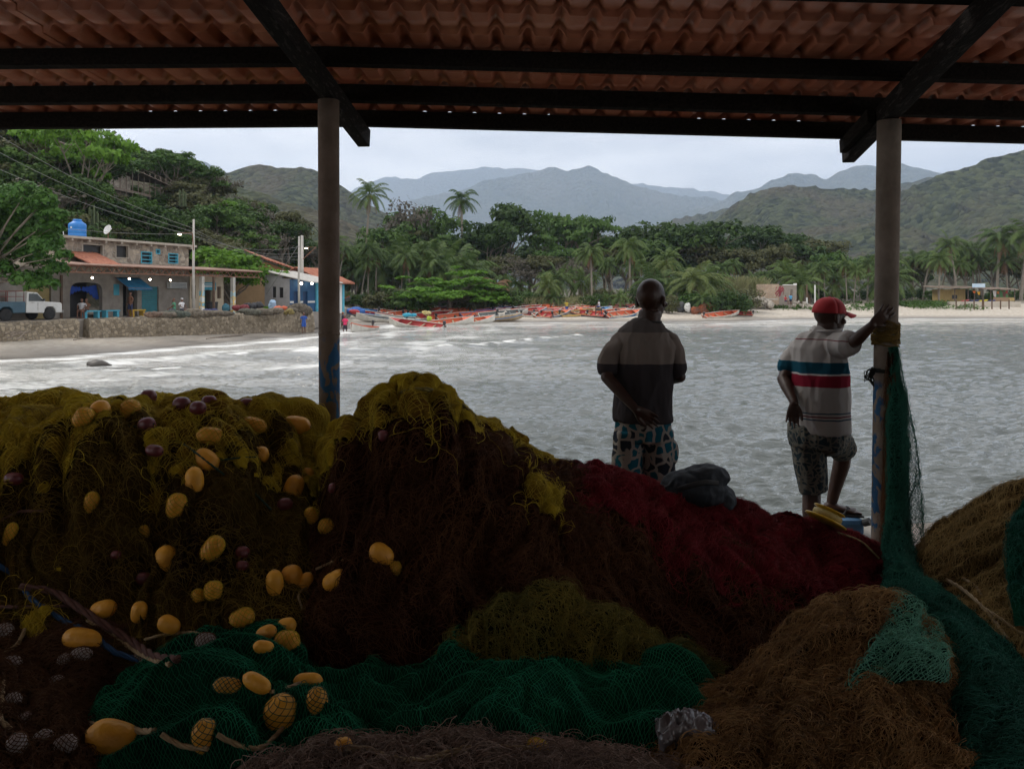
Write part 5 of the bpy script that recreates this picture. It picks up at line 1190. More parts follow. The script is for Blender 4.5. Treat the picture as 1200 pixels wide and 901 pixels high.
net('veil', 'thin see-through edge of the teal net hanging free beside the right post', [
 [(1058, 690, 3.9), (1075, 690, 3.95), (1092, 690, 4.0)], [(1056, 640, 4.3), (1070, 640, 4.35), (1082, 640, 4.4)], [(1052, 560, 4.50), (1064, 560, 4.55), (1076, 560, 4.6)], [(1048, 480, 4.58), (1056, 480, 4.62), (1065, 482, 4.66)], [(1046, 435, 4.62), (1050, 435, 4.65), (1056, 437, 4.68)], [(1044, 410, 4.64), (1047, 410, 4.66), (1050, 410, 4.68)]],
 TEB, TEF, 60, 260, fold=.012, fdir=(9, 1), lump=.01, lattice=.014, lat_r=.0012, lat_mat=TEF, tangle=700, tang_len=.14, seed=85, clip_back=1, curl=1.2, skin=False)
net('brown_strip', 'brown net strip hanging down the face of the right post', [
 [(1030, 680, 4.2), (1047, 680, 4.2)], [(1036, 600, 4.54), (1046, 600, 4.5)], [(1038, 520, 4.58), (1046, 520, 4.56)], [(1040, 450, 4.60), (1047, 450, 4.58)], [(1040, 412, 4.62), (1047, 412, 4.61)]],
 BRB, BRF, 40, 160, fold=.012, fdir=(14, 1), lump=.008, tangle=900, tang_len=.25, seed=89, curl=.4)
net('dark_left', 'dark brown net with white floats in the bottom left corner', [
 [(-120, 1010, 1.9), (20, 1010, 1.95), (120, 990, 2.0)], [(-120, 915, 2.2), (20, 905, 2.25), (75, 903, 2.3), (110, 905, 2.3)], [(-120, 840, 2.55), (20, 830, 2.58), (80, 840, 2.6), (118, 850, 2.65)], [(-120, 775, 2.9), (60, 765, 2.92), (140, 790, 2.95), (190, 800, 3.0)], [(-120, 735, 3.1), (80, 730, 3.12), (180, 742, 3.15), (300, 758, 3.2)], [(-120, 765, 3.3), (300, 775, 3.3)]],
 BRB, BRF, 200, 140, fold=.03, lump=.03, tangle=4200, curl=1.8, tang_len=.22, seed=97)
net('grey', 'grey-brown frayed net along the bottom edge', [
 [(200, 1024, 1.75), (500, 1014, 1.75), (860, 1024, 1.75)], [(230, 964, 1.98), (400, 939, 2.0), (560, 929, 2.0), (720, 939, 2.0), (860, 964, 1.98)],
 [(265, 926, 2.2), (330, 906, 2.2), (400, 888, 2.22), (470, 886, 2.22), (560, 876, 2.22), (640, 880, 2.22), (720, 894, 2.22), (800, 912, 2.2), (850, 926, 2.2)], [(265, 964, 2.45), (560, 914, 2.5), (850, 964, 2.45)]],
 GYB, GYF, 260, 110, fold=.022, fdir=(3, 6), lump=.025, tangle=8500, curl=2.0, tang_len=.16, seed=101, hang=1.5)
bvh = BVHTree.FromPolygons([tuple(v) for v in np.concatenate(BV)], [tuple(int(x) for x in f) for f in np.concatenate(BF)])
EYE = Vector((0, 0, CAMZ))
def hit(px, py, back=0.0, default=3.2):
    d = at(px, py, 1.0) - EYE; d.normalize(); h = bvh.ray_cast(EYE, d)
    if h[0] is None: return at(px, py, default)
    return h[0] + d * back
YEL = mat('yellow_float', (.88, .44, .035), (.58, .25, .022), 5, .5, .25, 60, objr=.35); MAR = mat('maroon_float', (.16, .025, .03), (.10, .018, .02), 12, .45, .2, 50)
WHF = mat('white_float', (.42, .38, .36), (.28, .25, .24), 12, .6, .2, 50); BLK = mat('black_twine', (.012, .014, .012), (.02, .03, .02), 3, .8)
GNT = mat('green_net_thread', (.02, .09, .045), (.015, .06, .03), 3, .7)
def make_float(px, py, wpx, hpx, ang, m, label, cat, group, netted=None, depth=.25, name='net_float', blunt=.52):
    c = hit(px, py); Y = c.y; hl = max(wpx, hpx) / 2 * Y / 900; sh = min(wpx, hpx) / 2 * Y / 900; d = (c - EYE).normalized(); c = c - d * sh * (.35 - depth)
    if wpx < hpx: ang += 90
    prof = [(sh * .22, -hl)]; K = 14
    for i in range(1, K): x = -1 + 2 * i / K; prof.append((sh * (1 - abs(x) ** 3.0) ** blunt, x * hl))
    prof.append((sh * .22, hl))
    M = Matrix.Rotation(R(-ang), 3, 'Y') @ Matrix.Rotation(R(90), 3, 'Y')
    M = Matrix.Rotation(random.uniform(-.35, .35), 3, 'Z') @ M
    t = thing(name, label, cat, c, group); MB().lathe(c, prof, 24, M).build('shell', m, t, True)
    b = MB(); ax = M @ Vector((0, 0, 1)); b.tube([c - ax * hl * 1.05, c - ax * hl * .9], sh * .13, 8); b.build('cord_end', BLK if m != YEL else TAF, t); b = MB(); b.tube([c + ax * hl * .9, c + ax * hl * 1.05], sh * .13, 8); b.build('cord_end', BLK if m != YEL else TAF, t)
    if netted:
        pts = []; nn = 9
        for s in (1, -1):
            for j in range(nn):
                path = []
                for i in range(25):
                    x = -1 + 2 * i / 24; rr = sh * ((1 - min(.999, abs(x)) ** 3.0) ** blunt) * 1.03 + .0015; a = 2 * math.pi * j / nn + s * x * 1.9
                    path.append(tuple(M @ Vector((rr * math.cos(a), rr * math.sin(a), x * hl * 1.01)) + c))
                pts.append(path)
        V, F = threads(np.array(pts), .0013); mesh_np('net_wrap', V, F, netted, False, t, origin=c)
    return t
YF = [ # px,py,w,h,angle,netted
 (242,539,33,23,-30,0),(228,564,21,34,5,0),(195,658,26,38,3,0),(347,498,34,21,-6,0),(305,533,20,20,0,0),(296,498,36,18,-8,2),(248,512,34,22,-12,2),(207,593,22,30,-10,2),(107,592,16,32,-8,2),(249,643,22,32,-35,2),(170,624,14,18,0,2),(118,481,22,24,20,0),(98,490,22,26,-30,2),(153,480,22,24,0,2),(12,627,13,30,-15,2),
 (344,572,22,32,-20,0),(359,555,18,14,0,0),(365,604,14,20,20,2),(383,617,20,18,0,2),(446,650,32,25,-38,0),(322,684,20,33,4,0),(342,676,25,28,10,0),(393,680,32,22,28,0),(357,683,16,26,-30,0),(462,666,16,16,0,2),
 (121,714,32,21,14,0),(163,717,18,25,-6,0),(198,732,27,20,-30,0),(96,749,46,25,-8,0),(250,692,20,22,0,2),(283,725,30,22,20,2),(336,733,22,18,8,0),(312,742,26,18,25,0),(336,753,30,26,0,2),(309,758,24,15,-12,0),(232,700,14,20,10,2),
 (267,803,34,18,-4,1),(301,800,38,19,-18,0),(361,797,33,17,-4,0),(330,836,40,44,15,1),(241,863,30,40,12,1),(133,866,62,40,-22,0),(372,822,24,34,10,1),(402,875,22,21,0,0),(630,878,28,22,-15,2)]
ZONES = [(lambda x, y: y < 520, 'on the crest of the olive heap'), (lambda x, y: y < 640 and x < 330, 'on the upper face of the olive heap'), (lambda x, y: y < 640, 'in the cleft right of the olive heap'), (lambda x, y: y < 700 and x < 300, 'low on the olive heap'), (lambda x, y: y < 700, 'in the dark hollow below the tall heap'), (lambda x, y: y < 762, 'at the foot of the olive heap'), (lambda x, y: True, 'on the green and grey foreground nets')]
zc = {}
for f in sorted(YF, key=lambda f: f[0]):
    z = [t for c, t in ZONES if c(f[0], f[1])][0]; zc.setdefault(z, []).append(f)
for z, fs in zc.items():
    for k, f in enumerate(fs):
        look = 'netted yellow float' if f[5] else ('large plain yellow float' if f[2] > 44 else 'plain yellow float')
        make_float(f[0], f[1], f[2], f[3], f[4], YEL, '%s, %s from the left %s' % (look, ORD[k + 1] if k + 1 < len(fs) else 'last', z), 'float', 'yellow net floats', {0: None, 1: GNT, 2: OLF}[f[5]], depth=.25 if not f[5] else .45)
RF = [(16,561,22,15,0),(136,650,12,10,0),(168,678,18,15,0),(174,465,18,17,0),(172,498,20,18,10),(181,528,22,14,-5),(213,474,21,18,0),(232,478,19,16,0),(245,470,17,13,0),(290,473,19,13,0),(284,648,16,17,90),(284,663,15,12,0),(334,591,18,15,0),(390,572,11,12,0),(449,511,13,14,0)]
for k, f in enumerate(sorted(RF)):
    make_float(f[0], f[1], f[2], f[3], f[4], MAR, 'small dark red float, %s from the left on the heaps' % (ORD[k + 1] if k < len(RF) - 1 else 'last'), 'float', 'dark red net floats', None, .1 if f[1] < 480 else .2)
WF = [(5,740,20,20,0),(12,780,26,22,0),(75,773,16,14,30),(95,767,28,17,10),(165,771,18,12,-20),(241,751,24,18,0),(15,822,20,20,0),(63,800,26,16,20),(28,845,18,22,0),(20,872,22,26,10),(48,867,30,20,35),(76,873,28,22,15)]
for k, f in enumerate(sorted(WF)):
    make_float(f[0], f[1], f[2], f[3], f[4], WHF, 'dirty white float, %s from the left in the bottom left corner' % ORD[k + 1], 'float', 'white net floats', BRF, .3)
# ropes laid over the nets
def rope(pts, r, m, label, name='rope', lift=1.0, world=False):
    P = [Vector(p) if world else hit(*p[:2]) + Vector((0, -.6, .8)) * r * lift for p in pts]
    C = crom([tuple(p) for p in P], max(40, int(len(P) * 26)))
    T = np.gradient(C, axis=0); T /= np.linalg.norm(T, axis=1, keepdims=True); S = np.cross(T, [.2, .3, .93]); S /= np.linalg.norm(S, axis=1, keepdims=True); U = np.cross(T, S)
    s = np.concatenate([[0], np.cumsum(np.linalg.norm(np.diff(C, axis=0), axis=1))]); b = MB(); n = int(s[-1] / (r * .9)); q = np.linspace(0, s[-1], max(n, 30))
    ip = lambda A: np.stack([np.interp(q, s, A[:, k]) for k in range(3)], -1)
    C, S, U = ip(C), ip(S), ip(U)
    for k in range(3):
        a = q / (r * 2.6) + k * 2.094; b.tube([tuple(x) for x in C + (S * np.cos(a)[:, None] + U * np.sin(a)[:, None]) * r * .48], r * .58, 6)
    o = b.build(name, m, None, True); return tag(o, label, 'rope')
RPB = mat('blue_rope', (.012, .05, .13), (.02, .08, .18), 30, .8); RPT = mat('tan_rope', (.38, .28, .15), (.24, .17, .09), 30, .85); RPR = mat('old_brown_rope', (.12, .055, .04), (.07, .03, .025), 30, .9); RPG = mat('dark_green_rope', (.012, .05, .03), (.01, .03, .02), 30, .8)
rope([(-20, 655), (10, 670), (40, 705), (75, 728), (110, 745), (135, 765), (165, 775)], .011, RPB, 'dark blue rope curving down the left heap')
rope([(25, 690), (60, 695), (95, 715), (125, 735), (150, 750), (180, 770), (210, 775)], .015, RPR, 'thick old brown rope beside the blue rope')
rope([(103, 728), (125, 738), (150, 757), (175, 772), (200, 780)], .009, RPT, 'tan twisted rope lying along the brown rope')
rope([(-10, 712), (40, 712), (90, 712), (140, 735)], .007, RPR, 'thin brown rope running level across the lower left heap')
rope([(170, 750), (190, 745), (215, 742), (240, 745)], .006, RPT, 'short tan cord beside the white float')
rope([(5, 800), (3, 825), (12, 855), (22, 862)], .009, RPT, 'tan rope loop at the left edge among white floats')
rope([(30, 738), (22, 755), (2, 768)], .008, RPT, 'short tan rope end at the far left')
rope([(105, 850), (135, 852), (160, 857), (182, 858)], .010, RPT, 'pale rope over the big yellow float')
rope([(190, 862), (215, 875), (245, 878)], .008, RPT, 'pale rope left of the netted oval float')
rope([(255, 862), (275, 872), (300, 878), (325, 862), (335, 850)], .008, RPT, 'pale rope between two netted floats on green net')
rope([(318, 812), (340, 806), (355, 800)], .007, RPT, 'short pale cord between the two plain floats on green net')
rope([(405, 878), (430, 880), (460, 890), (500, 892), (540, 880), (580, 878), (622, 880)], .010, RPT, 'tan rope joining two floats along the bottom edge')
rope([(370, 668), (385, 661), (402, 657)], .006, RPT, 'short pale cord above the float in the dark hollow')
rope([(355, 715), (350, 700), (360, 688)], .005, RPT, 'thin curled cord in the dark hollow')
rope([(150, 500), (180, 502), (210, 518), (228, 530), (262, 556), (300, 580), (318, 598)], .005, RPG, 'dark green headline cord through the upper floats')
rope([(258, 540), (280, 537), (300, 536)], .004, RPG, 'short dark cord joining two floats on the olive heap')
rope([(0, 612), (20, 602), (52, 600)], .007, RPR, 'curved pinkish hose end at the left edge')
rope([(1100, 675), (1125, 690), (1150, 712), (1165, 730), (1180, 750)], .009, RPT, 'tan rope winding down the right net heap')
rope([(1128, 678), (1145, 690), (1150, 700)], .007, RPT, 'short tan rope on the right net heap')
rope([(1145, 708), (1170, 725), (1200, 745), (1225, 750)], .008, RPT, 'tan rope leaving the picture at right')
rope([(470, 462), (495, 458), (520, 466), (545, 480), (558, 492)], .012, mat('olive_rope', (.18, .14, .03), (.10, .08, .02), 20, .9), 'thick olive rolled edge on the tallest heap')
rope([(950, 618), (985, 626), (1010, 636), (1030, 655)], .006, RPT, 'thin tan cord from the yellow spool to the post')
# binding on the right post
b = []; cx, cyy = 437.8 * 4.7 / 900, 4.7
rr = np.random.default_rng(9); pts = []
for k in range(60):
    z0 = CAMZ - (rr.uniform(379, 402) - 345) * 4.7 / 900; a0 = rr.uniform(0, 6.28); a = a0 + np.linspace(0, 4.5, 22); rad = .075 + rr.uniform(0, .007)
    pts.append(np.stack([cx + rad * np.cos(a), cyy + rad * np.sin(a), z0 + .02 * np.sin(a * 1.6 + k * 1.7)], -1))
V, F = threads(np.array(pts), .0035); tag(mesh_np('rope_binding', V, F, mat('straw_twine', (.16, .105, .03), (.05, .03, .012), 3, .9, island=.7, spec=.05)), 'frayed straw-coloured binding round the right post at hand height', 'rope')
pts = []
for k in range(12):
    z0 = CAMZ - (rr.uniform(430, 436) - 345) * 4.7 / 900; a = np.linspace(0, 5.2, 22) + k; pts.append(np.stack([cx + .081 * np.cos(a), cyy + .081 * np.sin(a), z0 + 0 * a], -1))
for k in range(16):
    s0 = Vector((cx - .08, cyy - .03, CAMZ - (434 - 345) * 4.7 / 900)); x = np.linspace(0, 1, 22); pts.append(np.stack([s0.x - .05 * np.sin(x * 3) * rr.uniform(.4, 1.3), s0.y + 0 * x, s0.z - x * rr.uniform(.03, .09) + .02 * np.sin(x * 9 + k)], -1))
V, F = threads(np.array(pts), .003); tag(mesh_np('dark_lashing', V, F, BLK), 'thin dark lashing with a loose tuft below the straw binding', 'rope')
# plastic sheet scrap in the rust heap
PLS = mat('clear_plastic_scrap', (.20, .19, .20), (.07, .06, .06), 6, .25, .6, 20, spec=.8)
c = hit(802, 855); t = MB()
uu, vv = np.meshgrid(np.linspace(-.5, .5, 44), np.linspace(-.5, .5, 30)); q = np.stack([uu * 3, vv * 2, 0 * uu], -1)
PB_ = np.stack([c.x + uu * .19, c.y - .03 + vv * .13, c.z + .035 - (uu ** 2 + vv ** 2) * .16 + .045 * (1 - 2 * np.abs(fbm(q, 1.6, 3, 5) - .5) * 2)], -1)
o = mesh_np('plastic_bag', PB_, grid_faces(30, 44), PLS, True); o.modifiers.new('s', 'SOLIDIFY').thickness = .004; tag(o, 'crumpled clear plastic bag half buried in the rust-orange heap', 'bag')
# ================================================================== people
SKIN = mat('dark_skin', (.040, .018, .011), (.028, .012, .008), 9, .42, .12, 60, spec=.28)
def solid(b, voxel, smooth=2, wrinkle=None, name='tmp'):
    me = bpy.data.meshes.new('t'); me.from_pydata(b.v, [], b.f); o = bpy.data.objects.new('t', me); COL.objects.link(o)
    m = o.modifiers.new('r', 'REMESH'); m.mode = 'VOXEL'; m.voxel_size = voxel; m.use_smooth_shade = True
    s = o.modifiers.new('s', 'SMOOTH'); s.factor = .5; s.iterations = smooth
    dg = bpy.context.evaluated_depsgraph_get(); me2 = bpy.data.meshes.new_from_object(o.evaluated_get(dg)); bpy.data.objects.remove(o)
    if wrinkle:
        n = len(me2.vertices); V = np.empty(n * 3, np.float32); N = np.empty(n * 3, np.float32); me2.vertices.foreach_get('co', V); me2.vertices.foreach_get('normal', N)
        V = V.reshape(-1, 3).astype(float); N = N.reshape(-1, 3); sx, amp, seed = wrinkle
        d = 1 - np.abs(fbm(V * np.array(sx), 1, 3, seed) * 2 - 1) * 2; V = V + N * (d * amp)[:, None]; me2.vertices.foreach_set('co', V.astype(np.float32).ravel()); me2.update()
    return me2
def attach(me, name, m, parent):
    me.name = name; me.materials.clear(); me.materials.append(m); off = root_loc(parent)
    me.transform(Matrix.Translation(-off)); me.polygons.foreach_set('use_smooth', [True] * len(me.polygons))
    o = bpy.data.objects.new(name, me); COL.objects.link(o); o.parent = parent; return o
def limb(b, pts, r, n=16, ref=(1, 0, 0)):
    """closed tapering limb with rounded ends"""
    pts = [Vector(p) for p in pts]; rr = [x if isinstance(x, tuple) else (x, x) for x in r]
    a = (pts[0] - pts[1]).normalized(); e = (pts[-1] - pts[-2]).normalized(); h0 = min(rr[0]); h1 = min(rr[-1])
    P = [pts[0] + a * h0 * .85, pts[0] + a * h0 * .5] + pts + [pts[-1] + e * h1 * .5, pts[-1] + e * h1 * .85]
    q = [(rr[0][0] * .45, rr[0][1] * .45), (rr[0][0] * .85, rr[0][1] * .85)] + rr + [(rr[-1][0] * .85, rr[-1][1] * .85), (rr[-1][0] * .45, rr[-1][1] * .45)]
    b.tube(P, q, n, True, ref)
def fingers(b, wrist, dirv, palm_n, side, curl=.4, s=1.0, spread=.14, thumb_side=1, thumb_open=.8):
    """palm and five separate bent fingers; dirv hand direction, palm_n out of the back of the hand, side towards the thumb"""
    d = Vector(dirv).normalized(); n = (Vector(palm_n) - d * Vector(palm_n).dot(d)).normalized(); sd = d.cross(n) * thumb_side; w = Vector(wrist)
    k = w + d * .088 * s
    limb(b, [w, w + d * .035 * s, w + d * .07 * s, k], [(.026 * s, .017 * s), (.036 * s, .0165 * s), (.041 * s, .0145 * s), (.038 * s, .012 * s)], 14, sd)
    for i, (o_, ln) in enumerate(((.031, .074), (.0105, .084), (-.010, .078), (-.030, .060))):
        p = w + d * (.082 - .006 * (i in (0, 3))) * s + sd * o_ * s; dd = (d + sd * spread * (1.5 - i) * .55).normalized(); P = [p]
        for j, f in enumerate((.45, .32, .23)):
            ang = curl * (j * .75 + .55); v = dd * math.cos(ang) - n * math.sin(ang); P.append(P[-1] + v * ln * f * s)
        limb(b, P, [.0092 * s, .0085 * s, .0078 * s, .0066 * s], 10, n)
    p = w + d * .022 * s + sd * .024 * s; v = (d * (1 - thumb_open * .5) + sd * thumb_open - n * .25).normalized(); P = [p, p + v * .036 * s, p + (v + d * .25).normalized() * .062 * s - n * .004, p + (v + d * .55).normalized() * .084 * s - n * .012 * s]
    limb(b, P, [.0135 * s, .0115 * s, .0100 * s, .0078 * s], 10, n)
def head(b, c, face, s=1.0, tilt=0):
    """c centre of the skull; face direction (horizontal)"""
    f = Vector(face).normalized(); up = Vector((0, 0, 1)); f = (f - up * tilt).normalized(); rt = f.cross(up).normalized(); up = rt.cross(f); M = Matrix((rt, f, up)).transposed()
    P = lambda x, y, z: Vector(c) + (rt * x + f * y + up * z) * s
    b.ell(P(0, -.012, .025), (.074 * s, .096 * s, .092 * s), M, 24, 16)
    b.ell(P(0, .022, -.035), (.060 * s, .072 * s, .078 * s), M, 20, 12)
    b.ell(P(0, .050, -.088), (.036 * s, .036 * s, .028 * s), M, 14, 8)
    b.ell(P(0, .068, .022), (.052 * s, .024 * s, .016 * s), M, 14, 8)
    b.ell(P(0, .070, -.052), (.026 * s, .022 * s, .011 * s), M, 12, 8); b.ell(P(0, .068, -.069), (.022 * s, .021 * s, .010 * s), M, 12, 8)
    limb(b, [P(0, .082, .008), P(0, .094, -.018), P(0, .102, -.034)], [.008 * s, .011 * s, .014 * s], 10, rt); 
    for q in (-1, 1):
        b.ell(P(q * .014, .090, -.036), (.010 * s, .012 * s, .008 * s), M, 10, 6); b.ell(P(q * .045, .055, -.028), (.024 * s, .024 * s, .02 * s), M, 12, 8)
        Me = M @ Matrix.Rotation(q * .35, 3, 'Z'); b.ell(P(q * .079, -.008, -.012), (.010 * s, .020 * s, .033 * s), Me, 12, 8); b.ell(P(q * .083, -.014, .004), (.010 * s, .017 * s, .018 * s), Me, 12, 8)
    return P
def eyes(P, parent, s=1.0):
    for q in (-1, 1):
        e = MB().ell(P(q * .031, .072, .002), (.013 * s, .010 * s, .010 * s), None, 12, 8).build('eye', mat('eye_white', (.55, .5, .45), rough=.2), parent, True)
def torso(b, secs, ref, n=28):
    b.tube([s[0] for s in secs], [(s[1], s[2]) for s in secs], n, True, ref)
# ---------------- man with hands behind his back
Y1 = 4.72
def q1_(px, py, dy=0.0): return at(px, py, Y1) + Vector((0, dy, 0))
man = thing('person', 'bald man from behind in two-tone grey T-shirt, one hand behind his back', 'person', (q1_(755, 600).x, Y1, 1.4))
ref1 = Vector((math.cos(R(-14)), math.sin(R(-14)), 0)); fw1 = Vector((-ref1.y, ref1.x, 0))
b = MB()
torso(b, [(q1_(754, 515), .13, .10), (q1_(754, 500), .155, .115), (q1_(755, 470), .145, .105), (q1_(757, 435), .158, .115), (q1_(758, 412), .155, .105), (q1_(759, 401), .140, .085), (q1_(760, 387), .10, .075), (q1_(760, 379), .074, .066), (q1_(762, 364), .066, .066)], ref1)
f1d = Vector((math.sin(R(38)), math.cos(R(38)), 0)); HP = head(b, q1_(764, 351) + Vector((0, .01, 0)), f1d, 1.10)
sl_, el_, wl_ = q1_(724, 406, .0), q1_(709, 440, -.07), q1_(739, 474, -.205)
limb(b, [q1_(738, 401), sl_, sl_.lerp(el_, .5), el_], [.034, .036, .036, .035]); limb(b, [el_, el_.lerp(wl_, .35), wl_], [.037, .036, .024])
fingers(b, wl_, q1_(760, 487, -.185) - wl_, (0, 1, .15), (0, 0, 1), curl=.42, s=1.0, thumb_side=-1, thumb_open=.45)
sr, er, wr = q1_(786, 406, -.01), q1_(796, 441, -.02), q1_(782, 452, .22)
limb(b, [q1_(776, 401), sr, sr.lerp(er, .5), er], [.034, .036, .036, .035]); limb(b, [er, er.lerp(wr, .4), wr], [.037, .035, .024]); fingers(b, wr, Vector((-.5, .8, .15)), (0, .2, 1), (0, 0, 1), curl=.5, thumb_side=1)
for hx, kx, ax_ in ((738, 735, 734), (770, 773, 776)):
    limb(b, [q1_(hx, 506), q1_(hx, 535), q1_(kx, 573, .02), q1_(kx, 605, .0), q1_(ax_, 645, -.01)], [.082, .078, .055, .054, .036])
    an = q1_(ax_, 650, -.01); zf = 1.435; limb(b, [Vector((an.x, an.y - .05, zf)), Vector((an.x + .02, an.y + .07, zf)), Vector((an.x + .05, an.y + .17, zf - .008))], [(.036, .032), (.045, .028), (.04, .018)])
body = attach(solid(b, .0055, 3), 'body', SKIN, man); eyes(HP, man, 1.04)
def split_mat(name, bands, rough=.9, bump=.35, nz=60, heather=.0):
    """cloth with colour bands by height: [(z_top, colour), ...] from top down"""
    m = bpy.data.materials.new(name); m.use_nodes = True; t = m.node_tree; l = t.links.new; bs = t.nodes['Principled BSDF']; bs.inputs['Roughness'].default_value = rough; bs.inputs['Specular IOR Level'].default_value = .03
    g = t.nodes.new('ShaderNodeNewGeometry'); s = t.nodes.new('ShaderNodeSeparateXYZ'); l(g.outputs['Position'], s.inputs[0]); last = None
    n = t.nodes.new('ShaderNodeTexNoise'); n.inputs['Scale'].default_value = 9; n.inputs['Detail'].default_value = 2; l(g.outputs['Position'], n.inputs['Vector'])
    zz_ = t.nodes.new('ShaderNodeMath'); zz_.operation = 'MULTIPLY_ADD'; zz_.inputs[1].default_value = .012; l(n.outputs[0], zz_.inputs[0]); l(s.outputs['Z'], zz_.inputs[2])
    for z, c in bands:
        if last is None:
            last = t.nodes.new('ShaderNodeRGB').outputs[0]; last.default_value = (*c, 1); continue
        r_ = t.nodes.new('ShaderNodeMath'); r_.operation = 'LESS_THAN'; r_.inputs[1].default_value = z + .006; l(zz_.outputs[0], r_.inputs[0])
        mi = t.nodes.new('ShaderNodeMix'); mi.data_type = 'RGBA'; l(r_.outputs[0], mi.inputs[0]); l(last, mi.inputs[6]); mi.inputs[7].default_value = (*c, 1); last = mi.outputs[2]
    l(last, bs.inputs['Base Color'])
    n2 = t.nodes.new('ShaderNodeTexNoise'); n2.inputs['Scale'].default_value = nz * 5; n2.inputs['Detail'].default_value = 2; l(g.outputs['Position'], n2.inputs['Vector'])
    bp = t.nodes.new('ShaderNodeBump'); bp.inputs['Strength'].default_value = bump; bp.inputs['Distance'].default_value = .002; l(n2.outputs[0], bp.inputs['Height']); l(bp.outputs[0], bs.inputs['Normal']); return m
zpy1 = lambda py: CAMZ - (py - 345) * Y1 / 900
b = MB()
torso(b, [(q1_(753, 492), .174, .136), (q1_(753, 480), .172, .134), (q1_(754, 460), .166, .130), (q1_(754, 435), .172, .134), (q1_(754, 415), .182, .132), (q1_(755, 403), .184, .118), (q1_(756, 394), .162, .104), (q1_(758, 386), .122, .090), (q1_(760, 377), .078, .076)], ref1)
limb(b, [q1_(725, 405), q1_(740, 402), q1_(757, 400), q1_(772, 402), q1_(786, 405)], [.055, .062, .068, .062, .055], 20); limb(b, [q1_(750, 386), q1_(736, 394), q1_(724, 403)], [.036, .042, .050], 16); limb(b, [q1_(768, 386), q1_(778, 394), q1_(786, 402)], [.036, .042, .050], 16)
limb(b, [q1_(738, 402), q1_(727, 404), q1_(718, 413), q1_(713, 424, -.02), q1_(712, 431, -.03)], [.052, .062, .062, .059, .056], 20); limb(b, [q1_(776, 402), q1_(782, 403), q1_(788, 412), q1_(791, 424), q1_(793, 432, -.02)], [.052, .060, .060, .056, .053], 20)
attach(solid(b, .006, 5, ((11, 11, 3.6), .015, 5)), 'shirt', split_mat('two_tone_tshirt', [(9, (.085, .075, .072)), (zpy1(389), (.16, .135, .12)), (zpy1(425), (.038, .034, .037))]), man)
MB().tube([q1_(760, 377) + (ref1 * math.cos(a) * .077 + fw1 * math.sin(a) * .072) for a in np.linspace(0, 2 * math.pi, 25)], .0065, 8).build('collar', mat('dark_collar', (.02, .018, .018)), man, True)
def pattern_mat(name, c1, c2, c3, sc, seed):
    m = bpy.data.materials.new(name); m.use_nodes = True; t = m.node_tree; l = t.links.new; bs = t.nodes['Principled BSDF']; bs.inputs['Roughness'].default_value = .85; bs.inputs['Specular IOR Level'].default_value = .03
    co = t.nodes.new('ShaderNodeTexCoord'); mp_ = t.nodes.new('ShaderNodeMapping'); mp_.inputs['Location'].default_value = (seed, 0, seed); l(co.outputs['Object'], mp_.inputs[0])
    n = t.nodes.new('ShaderNodeTexNoise'); n.inputs['Scale'].default_value = sc * .8; n.inputs['Detail'].default_value = 1; l(mp_.outputs[0], n.inputs['Vector'])
    ad = t.nodes.new('ShaderNodeVectorMath'); ad.operation = 'MULTIPLY_ADD'; ad.inputs[1].default_value = (.09, .09, .09); l(n.outputs['Color'], ad.inputs[0]); l(mp_.outputs[0], ad.inputs[2])
    v = t.nodes.new('ShaderNodeTexVoronoi'); v.feature = 'DISTANCE_TO_EDGE'; v.inputs['Scale'].default_value = sc; l(ad.outputs[0], v.inputs['Vector'])
    w = t.nodes.new('ShaderNodeTexVoronoi'); w.inputs['Scale'].default_value = sc; l(ad.outputs[0], w.inputs['Vector']); sx = t.nodes.new('ShaderNodeSeparateColor'); l(w.outputs['Color'], sx.inputs[0])
    r1 = t.nodes.new('ShaderNodeMapRange'); r1.inputs[1].default_value = .10; r1.inputs[2].default_value = .14; l(v.outputs['Distance'], r1.inputs[0])
    g2 = t.nodes.new('ShaderNodeMath'); g2.operation = 'GREATER_THAN'; g2.inputs[1].default_value = .55; l(sx.outputs[0], g2.inputs[0])
    a = t.nodes.new('ShaderNodeMix'); a.data_type = 'RGBA'; a.inputs[6].default_value = (*c1, 1); a.inputs[7].default_value = (*c3, 1); l(g2.outputs[0], a.inputs[0])
    bb = t.nodes.new('ShaderNodeMix'); bb.data_type = 'RGBA'; bb.inputs[6].default_value = (*c2, 1); l(a.outputs[2], bb.inputs[7]); l(r1.outputs[0], bb.inputs[0]); l(bb.outputs[2], bs.inputs['Base Color']); return m
b = MB(); torso(b, [(q1_(753, 486), .160, .122), (q1_(753, 500), .168, .126), (q1_(754, 515), .172, .125)], ref1)
b.tube([q1_(737, 505), q1_(736, 530), q1_(735, 561)], [(.086, .105), (.090, .102), (.092, .100)], 24, True, ref1); b.tube([q1_(771, 505), q1_(772, 530), q1_(773, 564)], [(.086, .105), (.090, .102), (.090, .100)], 24, True, ref1)
b.ell(q1_(787, 530), (.035, .06, .075), None, 12, 8)
attach(solid(b, .006, 3, ((11, 11, 4), .010, 15)), 'shorts', pattern_mat('blue_brush_shorts', (.010, .070, .10), (.22, .20, .18), (.018, .022, .03), 14, 3.7), man)
